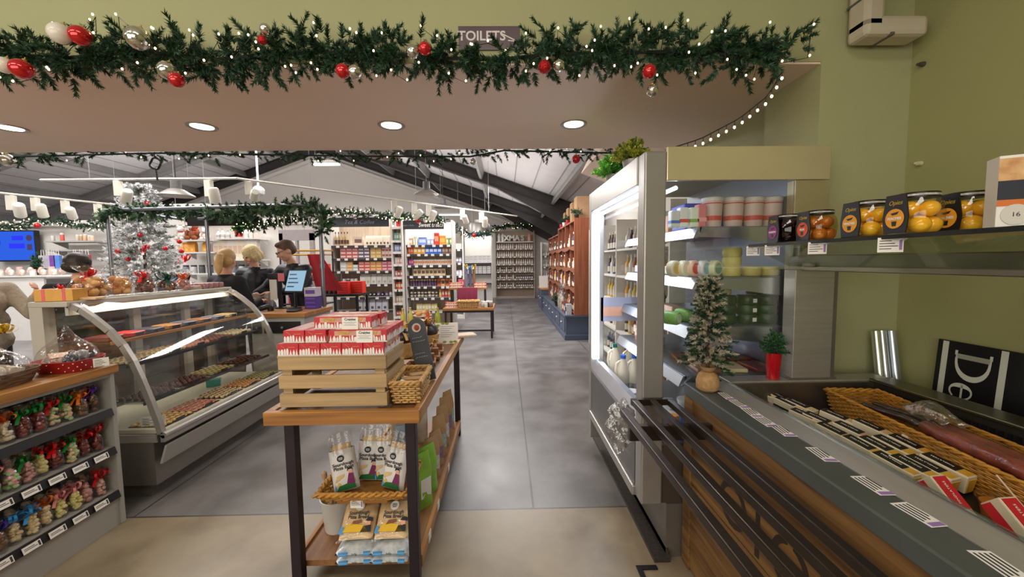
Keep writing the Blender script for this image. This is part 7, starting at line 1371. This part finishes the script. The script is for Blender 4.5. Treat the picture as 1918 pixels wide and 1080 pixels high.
z4 = wshelf('shelf of tall pale sweet dispensers', 402, 485, 486)
for i in range(9): tag(part('sweet_dispenser', good('box', .11, .12, .42, ('#e4dcd4', '#e8d8b8', '#e0d4c8', '#e8e0d8')[i % 4], '#d8b89c'), None, loc=(X(407 + i * 9, 8.65), 8.68, z4 + .0005)), 'tall pale sweet dispenser above the people at the till, %s from the canopy post' % ORD[i], 'dispenser')
z5 = wshelf('lowest white shelf behind the till', 335, 490, 512, name='wall_shelf')
for i in range(10): tag(part('glass_jar', good('jar', .12, .12, .18, ('#8a8a90', '#c8c8cc', '#5a5a62')[i % 3], '#3a3a40'), None, loc=(X(345 + i * 15, 8.65), 8.68, z5 + .0005)), 'lidded glass jar on the lowest shelf behind the till, %s from the white tree' % ORD[i], 'jar')
# glazed office screen and red seasonal display next to the tea bay
gw = thing('glazed_screen', 'grey-framed glazed screen beside the seasonal display', 'screen', (X(556, 8.2), 8.2, 0)); wq = X(588, 8.2) - X(556, 8.2)
part('frame', MB().box(-wq, -wq + .08, 0, .08, 0, 2.15).box(wq - .08, wq, 0, .08, 0, 2.15).box(-wq, wq, 0, .08, 2.0, 2.22).box(-.02, .02, 0, .08, 1.0, 2.0).box(-wq, wq, 0, .08, .0, 1.0), M('mauve_grey_frame', '#a79e9e', .5, var=.04), gw); part('pane', MB().box(-wq + .08, wq - .08, .03, .036, 1.0, 2.0), GLASS, gw)
rs_ = thing('seasonal_rack', 'gold wire rack of red seasonal boxes beyond the till', 'rack', (X(575, 7.6), 7.6, 0)); part('wire_basket', MB().tube([(-.42, -.2, 1.76), (.42, -.2, 1.76), (.42, .2, 1.76), (-.42, .2, 1.76), (-.42, -.2, 1.76)], .012, 5).tube([(-.4, -.18, 1.68), (.4, -.18, 1.68), (.4, .18, 1.68), (-.4, .18, 1.68), (-.4, -.18, 1.68)], .012, 5), M('gold_wire', '#c09038', .4, .6), rs_); part('shelf', MB().box(-.42, .42, -.2, .2, 1.18, 1.20), BLK, rs_); part('lower_shelf', MB().box(-.42, .42, -.2, .2, .72, .74), BLK, rs_)
for x in (-.42, .40):
    for y in (-.2, .18): part('upright', MB().box(x, x + .02, y, y + .02, 0, 1.76), BLK, rs_)
for i, (x, z, c, c2) in enumerate(((-.3, 1.2, '#3a7a70', '#a8d0c8'), (-.1, 1.2, '#a83038', '#d87878'), (.12, 1.2, '#d03a30', '#f0b0a0'), (.31, 1.2, '#d03a30', '#f0b0a0'), (-.25, .74, '#c83828', '#e8a890'), (-.03, .74, '#b83028', '#e8a890'), (.2, .74, '#d04838', '#f0c0a8'))): tag(part('seasonal_box', good('box', .19, .2, .30, c, c2), None, loc=(X(575, 7.6) + x, 7.6, z + .0006)), '%s seasonal box on the gold wire rack, %s' % (('teal', 'dark red', 'red', 'bright red', 'rust', 'deep red', 'orange-red')[i], ('upper shelf' if z > 1 else 'lower shelf')), 'box')
mb = MB().grid(lambda u, v: (.23 * (u - .5) * (1 + 1.0 * v) + .24 * v, .02 * math.sin(9 * u) - .03, -.62 * v), 16, 8); tag(part('red_sack', mb, M('red_felt', '#8c1018', .9, var=.1), loc=at(590, 476, y=6.6), smooth=True), 'big red felt stocking hanging beside the canopy post', 'stocking')
tag(part('stocking_hook_stand', MB().cyl((0, 0, 0), (0, 0, 1.66), .012, n=6).cyl((-.2, 0, 1.655), (.06, 0, 1.655), .008, n=6).cyl((0, 0, 0), (0, 0, .015), .15, n=14), BLK, loc=(at(590, 476, y=6.6).x + .1, 6.62, 0)), 'thin black stand that holds the red stocking', 'stand')
# ================================================================ PEOPLE
SKIN = M('skin', '#d9a88c', .5, var=.05, scale=20, sss=.15); HAIRB = M('blonde_hair', '#c9a46a', .55, var=.25, scale=60, stretch=(6, 6, 1)); HAIRP = M('pale_blonde_hair', '#d6bf8c', .55, var=.2, scale=60); HAIRD = M('dark_brown_hair', '#2e211a', .5, var=.3, scale=60); HAIRM = M('brown_short_hair', '#5a4030', .6, var=.25, scale=60)
CLB = M('black_cloth', '#16161a', .85, var=.15, scale=30); CLN = M('black_padded_coat', '#15171e', .5, var=.2, scale=20); CLT = M('dark_trousers', '#22242c', .85, var=.1); CLC = M('beige_knit', '#a89a88', .95, var=.15, scale=60, bump=.4); EYEW = M('eye', '#1a1412', .2)
def cap(mb, p, q, r1, r2, n=12): mb.cyl(p, q, r1, r2, n=n); mb.sph(p, r1, n); mb.sph(q, r2, n)
def fuse(name, mb, mat, parent, vox, it=4):
    o = part(name, mb, mat, parent, smooth=True); r = o.modifiers.new('fuse', 'REMESH'); r.mode = 'VOXEL'; r.voxel_size = vox; r.use_smooth_shade = True
    s = o.modifiers.new('relax', 'SMOOTH'); s.factor = .5; s.iterations = it; return o
def hand(mb, wrist, d, palm_n, s=1.0, curl=.5):
    """palm, four bent fingers of different length and a thumb leaving the side of the palm"""
    d = Vector(d).normalized(); n = Vector(palm_n); n = (n - d * n.dot(d)).normalized(); side = d.cross(n).normalized(); w_ = Vector(wrist)
    for k in (-1, 0, 1): cap(mb, w_ + side * k * .012 * s, w_ + d * .085 * s + side * k * .025 * s, .016 * s, .014 * s, 8)
    for k, L_ in ((-1.5, .060), (-.5, .074), (.5, .080), (1.5, .070)):
        b = w_ + d * .09 * s + side * k * .020 * s; m = b + (d * math.cos(curl * .6) + n * math.sin(curl * .6)) * L_ * .5 * s; e = m + (d * math.cos(curl * 1.6) + n * math.sin(curl * 1.6)) * L_ * .5 * s
        cap(mb, b, m, .0098 * s, .0092 * s, 8); cap(mb, m, e, .0092 * s, .008 * s, 8)
    b = w_ + d * .03 * s + side * .03 * s; m = b + (d * .6 + side * .7 + n * .3).normalized() * .042 * s; cap(mb, b, m, .013 * s, .011 * s, 8); cap(mb, m, m + (d * .85 + side * .25 + n * .35).normalized() * .032 * s, .011 * s, .009 * s, 8)
def person(label, loc, rz, H_, arms, headrot, top, hair, hairkind, topname='jacket', lean=0.0, sleeve=1.0, handcurl=.6, glasses=False):
    """stands on z=0, faces its own -Y; arms = ((elbow, wrist, palm normal), ...) for right (-x) and left (+x)"""
    t_ = thing('person', label, 'person', loc, rz); k = H_ / 1.72; b = MB(); ly = lambda z: -lean * max(0, z - .95)
    P = lambda x, y, z: Vector((x * k, (y + ly(z)) * k, z * k))
    # legs and trunk (one fused body)
    for sx in (-1, 1):
        cap(b, P(sx * .09, 0, .92), P(sx * .10, -.01, .50), .078 * k, .055 * k); cap(b, P(sx * .10, -.01, .50), P(sx * .105, .02, .09), .054 * k, .037 * k); cap(b, P(sx * .105, .03, .05), P(sx * .115, -.12, .035), .038 * k, .032 * k)
        cap(b, P(sx * .06, 0, 1.30), P(sx * .175, 0, 1.385), .07 * k, .056 * k)
    cap(b, P(0, 0, .96), P(0, .0, 1.10), .135 * k, .125 * k); cap(b, P(0, 0, 1.12), P(0, .0, 1.30), .125 * k, .13 * k); cap(b, P(-.06, -.01, 1.26), P(.06, -.01, 1.26), .11 * k, .11 * k); cap(b, P(0, .01, 1.38), P(0, -.005, 1.50), .06 * k, .052 * k)
    hc = P(0, -.02, 1.60); R = Euler(headrot).to_matrix(); hv = lambda x, y, z: hc + R @ Vector((x * k, y * k, z * k))
    hb = MB(Matrix.Translation(hc) @ R.to_4x4())
    hb.sph((0, .012 * k, .022 * k), .092 * k, 18, 0, (.83, 1.02, 1.0)); hb.sph((0, -.022 * k, -.035 * k), .070 * k, 16, 0, (.84, .92, 1.1)); hb.sph((0, -.060 * k, -.088 * k), .026 * k, 12, 0, (1.1, .9, .8))
    hb.cyl((0, -.088 * k, .012 * k), (0, -.108 * k, -.026 * k), .009 * k, .015 * k, n=8); hb.sph((0, -.104 * k, -.026 * k), .015 * k, 8)
    for sx in (-1, 1): hb.sph((sx * .079 * k, .012 * k, -.012 * k), .028 * k, 10, 0, (.35, .75, 1.1)); hb.sph((sx * .033 * k, -.078 * k, .026 * k), .016 * k, 8, 0, (1.3, .7, .5)); hb.sph((sx * .036 * k, -.066 * k, -.028 * k), .026 * k, 8)
    hb.sph((0, -.088 * k, -.060 * k), .017 * k, 8, 0, (1.5, .5, .35)); hb.sph((0, -.086 * k, -.069 * k), .015 * k, 8, 0, (1.3, .55, .35))
    b.add(hb.v, hb.f); cl = MB()
    for sx, (el, wr, pn) in zip((-1, 1), arms):
        sh = P(sx * .195, 0, 1.375); el, wr = Vector(el) * k, Vector(wr) * k; el.y += 0
        cap(b, sh, el, .050 * k, .038 * k); cap(b, el, wr, .037 * k, .027 * k); hand(b, wr, wr - el, pn, k, handcurl)
        cap(cl, sh, el, .066 * k, .055 * k); cap(cl, el, el + (wr - el) * .97 * sleeve, .054 * k, .042 * k)
    fuse('body', b, SKIN, t_, .0075 * k, 3)
    for sx in (-1, 1): part('eye', MB(Matrix.Translation(hc) @ R.to_4x4()).sph((sx * .033 * k, -.0865 * k, .012 * k), .011 * k, 10, 0, (1.2, .6, .7)), EYEW, t_, smooth=True)
    part('lips', MB(Matrix.Translation(hc) @ R.to_4x4()).sph((0, -.0955 * k, -.0645 * k), .019 * k, 10, 0, (1.2, .35, .35)), M('lips', '#a8605c', .5), t_, smooth=True)
    # top garment
    cap(cl, P(0, 0, .90), P(0, 0, 1.10), .165 * k, .150 * k); cap(cl, P(0, 0, 1.10), P(0, 0, 1.30), .150 * k, .150 * k); cap(cl, P(-.07, 0, 1.27), P(.07, 0, 1.27), .128 * k, .128 * k); cap(cl, P(-.07, 0, 1.10), P(.07, 0, 1.10), .12 * k, .12 * k); cap(cl, P(-.08, 0, .93), P(.08, 0, .93), .125 * k, .125 * k)
    for sx in (-1, 1): cap(cl, P(sx * .05, .005, 1.36), P(sx * .19, 0, 1.375), .078 * k, .072 * k)
    cl.lathe([(.075 * k, 1.36 * k), (.07 * k, 1.46 * k), (.062 * k, 1.465 * k), (.05 * k, 1.40 * k)], 16, 0, (0, (.005 + ly(1.42)) * k, 0))
    fuse(topname, cl, top, t_, .011 * k, 4)
    tr_ = MB()
    cap(tr_, P(-.06, 0, .95), P(.06, 0, .95), .125 * k, .125 * k)
    for sx in (-1, 1): cap(tr_, P(sx * .09, 0, .90), P(sx * .10, -.01, .50), .095 * k, .074 * k); cap(tr_, P(sx * .10, -.01, .50), P(sx * .105, .02, .08), .072 * k, .062 * k)
    fuse('trousers', tr_, CLT, t_, .014 * k, 3)
    for sx in (-1, 1): part('shoe', MB().sph((sx * .112 * k, -.05 * k, .038 * k), .05 * k, 14, 0, (1.0, 2.6, .76)), BLK, t_, smooth=True)
    # hair
    h = MB(Matrix.Translation(hc) @ R.to_4x4())
    if hairkind == 'ponytail':
        h.sph((0, .022 * k, .042 * k), .099 * k, 18, 0, (.86, 1.0, .95)); h.sph((0, .05 * k, -.01 * k), .075 * k, 14); h.tube([(0, .11 * k, .02 * k), (0, .16 * k, .01 * k), (0, .175 * k, -.06 * k), (0, .16 * k, -.14 * k), (0, .15 * k, -.19 * k)], [.028 * k, .036 * k, .040 * k, .034 * k, .01 * k], 12)
    elif hairkind == 'bob':
        h.sph((0, .02 * k, .040 * k), .106 * k, 18, 0, (.92, 1.0, .95))
        for a in range(9): t = -.35 + a / 8 * (PI + .7); h.tube([(.07 * k * math.cos(t), .02 * k + .07 * k * math.sin(t), .05 * k), (.095 * k * math.cos(t), .015 * k + .09 * k * math.sin(t), -.02 * k), (.088 * k * math.cos(t), .015 * k + .085 * k * math.sin(t), -.085 * k)], [.03 * k, .032 * k, .014 * k], 8)
    elif hairkind == 'mop':
        h.sph((0, .02 * k, .042 * k), .104 * k, 18, 0, (.95, 1.0, .92)); h.sph((0, .06 * k, -.01 * k), .085 * k, 14, 0, (1.1, .8, .8))
        for a in range(8): t = a / 7 * PI; h.sph((.072 * k * math.cos(t), .03 * k + .07 * k * math.sin(t), -.02 * k), .034 * k, 8)
    else:
        h.sph((0, .024 * k, .040 * k), .0965 * k, 18, 0, (.86, 1.0, .95)); h.sph((0, .055 * k, -.005 * k), .066 * k, 14); h.sph((0, -.03 * k, .095 * k), .05 * k, 12, 0, (1.3, 1, .6))
    fuse('hair', h, hair, t_, .007 * k, 2)
    if glasses:
        g = MB(Matrix.Translation(hc) @ R.to_4x4())
        for sx in (-1, 1): g.tube([(sx * .035 * k + .024 * k * math.cos(a), -.101 * k, .010 * k + .017 * k * math.sin(a)) for a in [2 * PI * q / 14 for q in range(15)]], .002 * k, 5); g.tube([(sx * .059 * k, -.10 * k, .014 * k), (sx * .084 * k, -.02 * k, .016 * k), (sx * .086 * k, .02 * k, .01 * k)], .002 * k, 5)
        part('spectacles', g, BLK, t_)
    return t_
person('woman with blonde ponytail in black, seen from behind at the till', (-2.96, 4.12, 0), PI - .35, 1.66, (((-.26, -.06, 1.10), (-.14, -.26, 1.13), (0, 0, -1)), ((.25, -.05, 1.10), (.14, -.26, 1.14), (0, 0, -1))), (.25, 0, .55), CLB, HAIRB, 'ponytail', 'black_top')
person('pale-blonde woman in a black coat looking down beside the man', (-3.27, 5.14, 0), -.1, 1.74, (((-.27, -.02, 1.10), (-.20, -.26, 1.05), (0, 0, -1)), ((.27, -.02, 1.10), (.18, -.26, 1.05), (0, 0, -1))), (.5, 0, -.45), CLN, HAIRP, 'bob', 'black_coat', lean=.12)
person('man with short brown hair and glasses bending over the white shop bag', (-2.62, 5.06, 0), -.35, 1.79, (((-.36, -.26, 1.16), (-.30, -.42, 1.11), (.3, 0, -1)), ((.22, -.28, 1.14), (-.02, -.44, 1.12), (-.3, 0, -1))), (.45, 0, -.6), CLN, HAIRM, 'short', 'padded_jacket', lean=.36, glasses=True)
person('person with short dark hair in black, back turned, behind the glass counter', (-3.99, 3.66, 0), PI + .5, 1.62, (((-.27, .0, 1.08), (-.18, -.22, 1.0), (0, 0, -1)), ((.27, .0, 1.08), (.18, -.22, 1.0), (0, 0, -1))), (.15, 0, -.3), CLB, HAIRD, 'mop', 'black_top')
person('person in a beige jumper raising one hand at the picture edge', (-4.42, 3.26, 0), PI / 2 - .25, 1.64, (((-.24, -.04, 1.08), (-.17, -.20, .95), (0, 0, -1)), ((.26, -.16, 1.14), (.20, -.36, 1.33), (-1, 0, .2))), (.1, 0, .2), CLC, HAIRB, 'bob', 'beige_jumper', sleeve=.85)
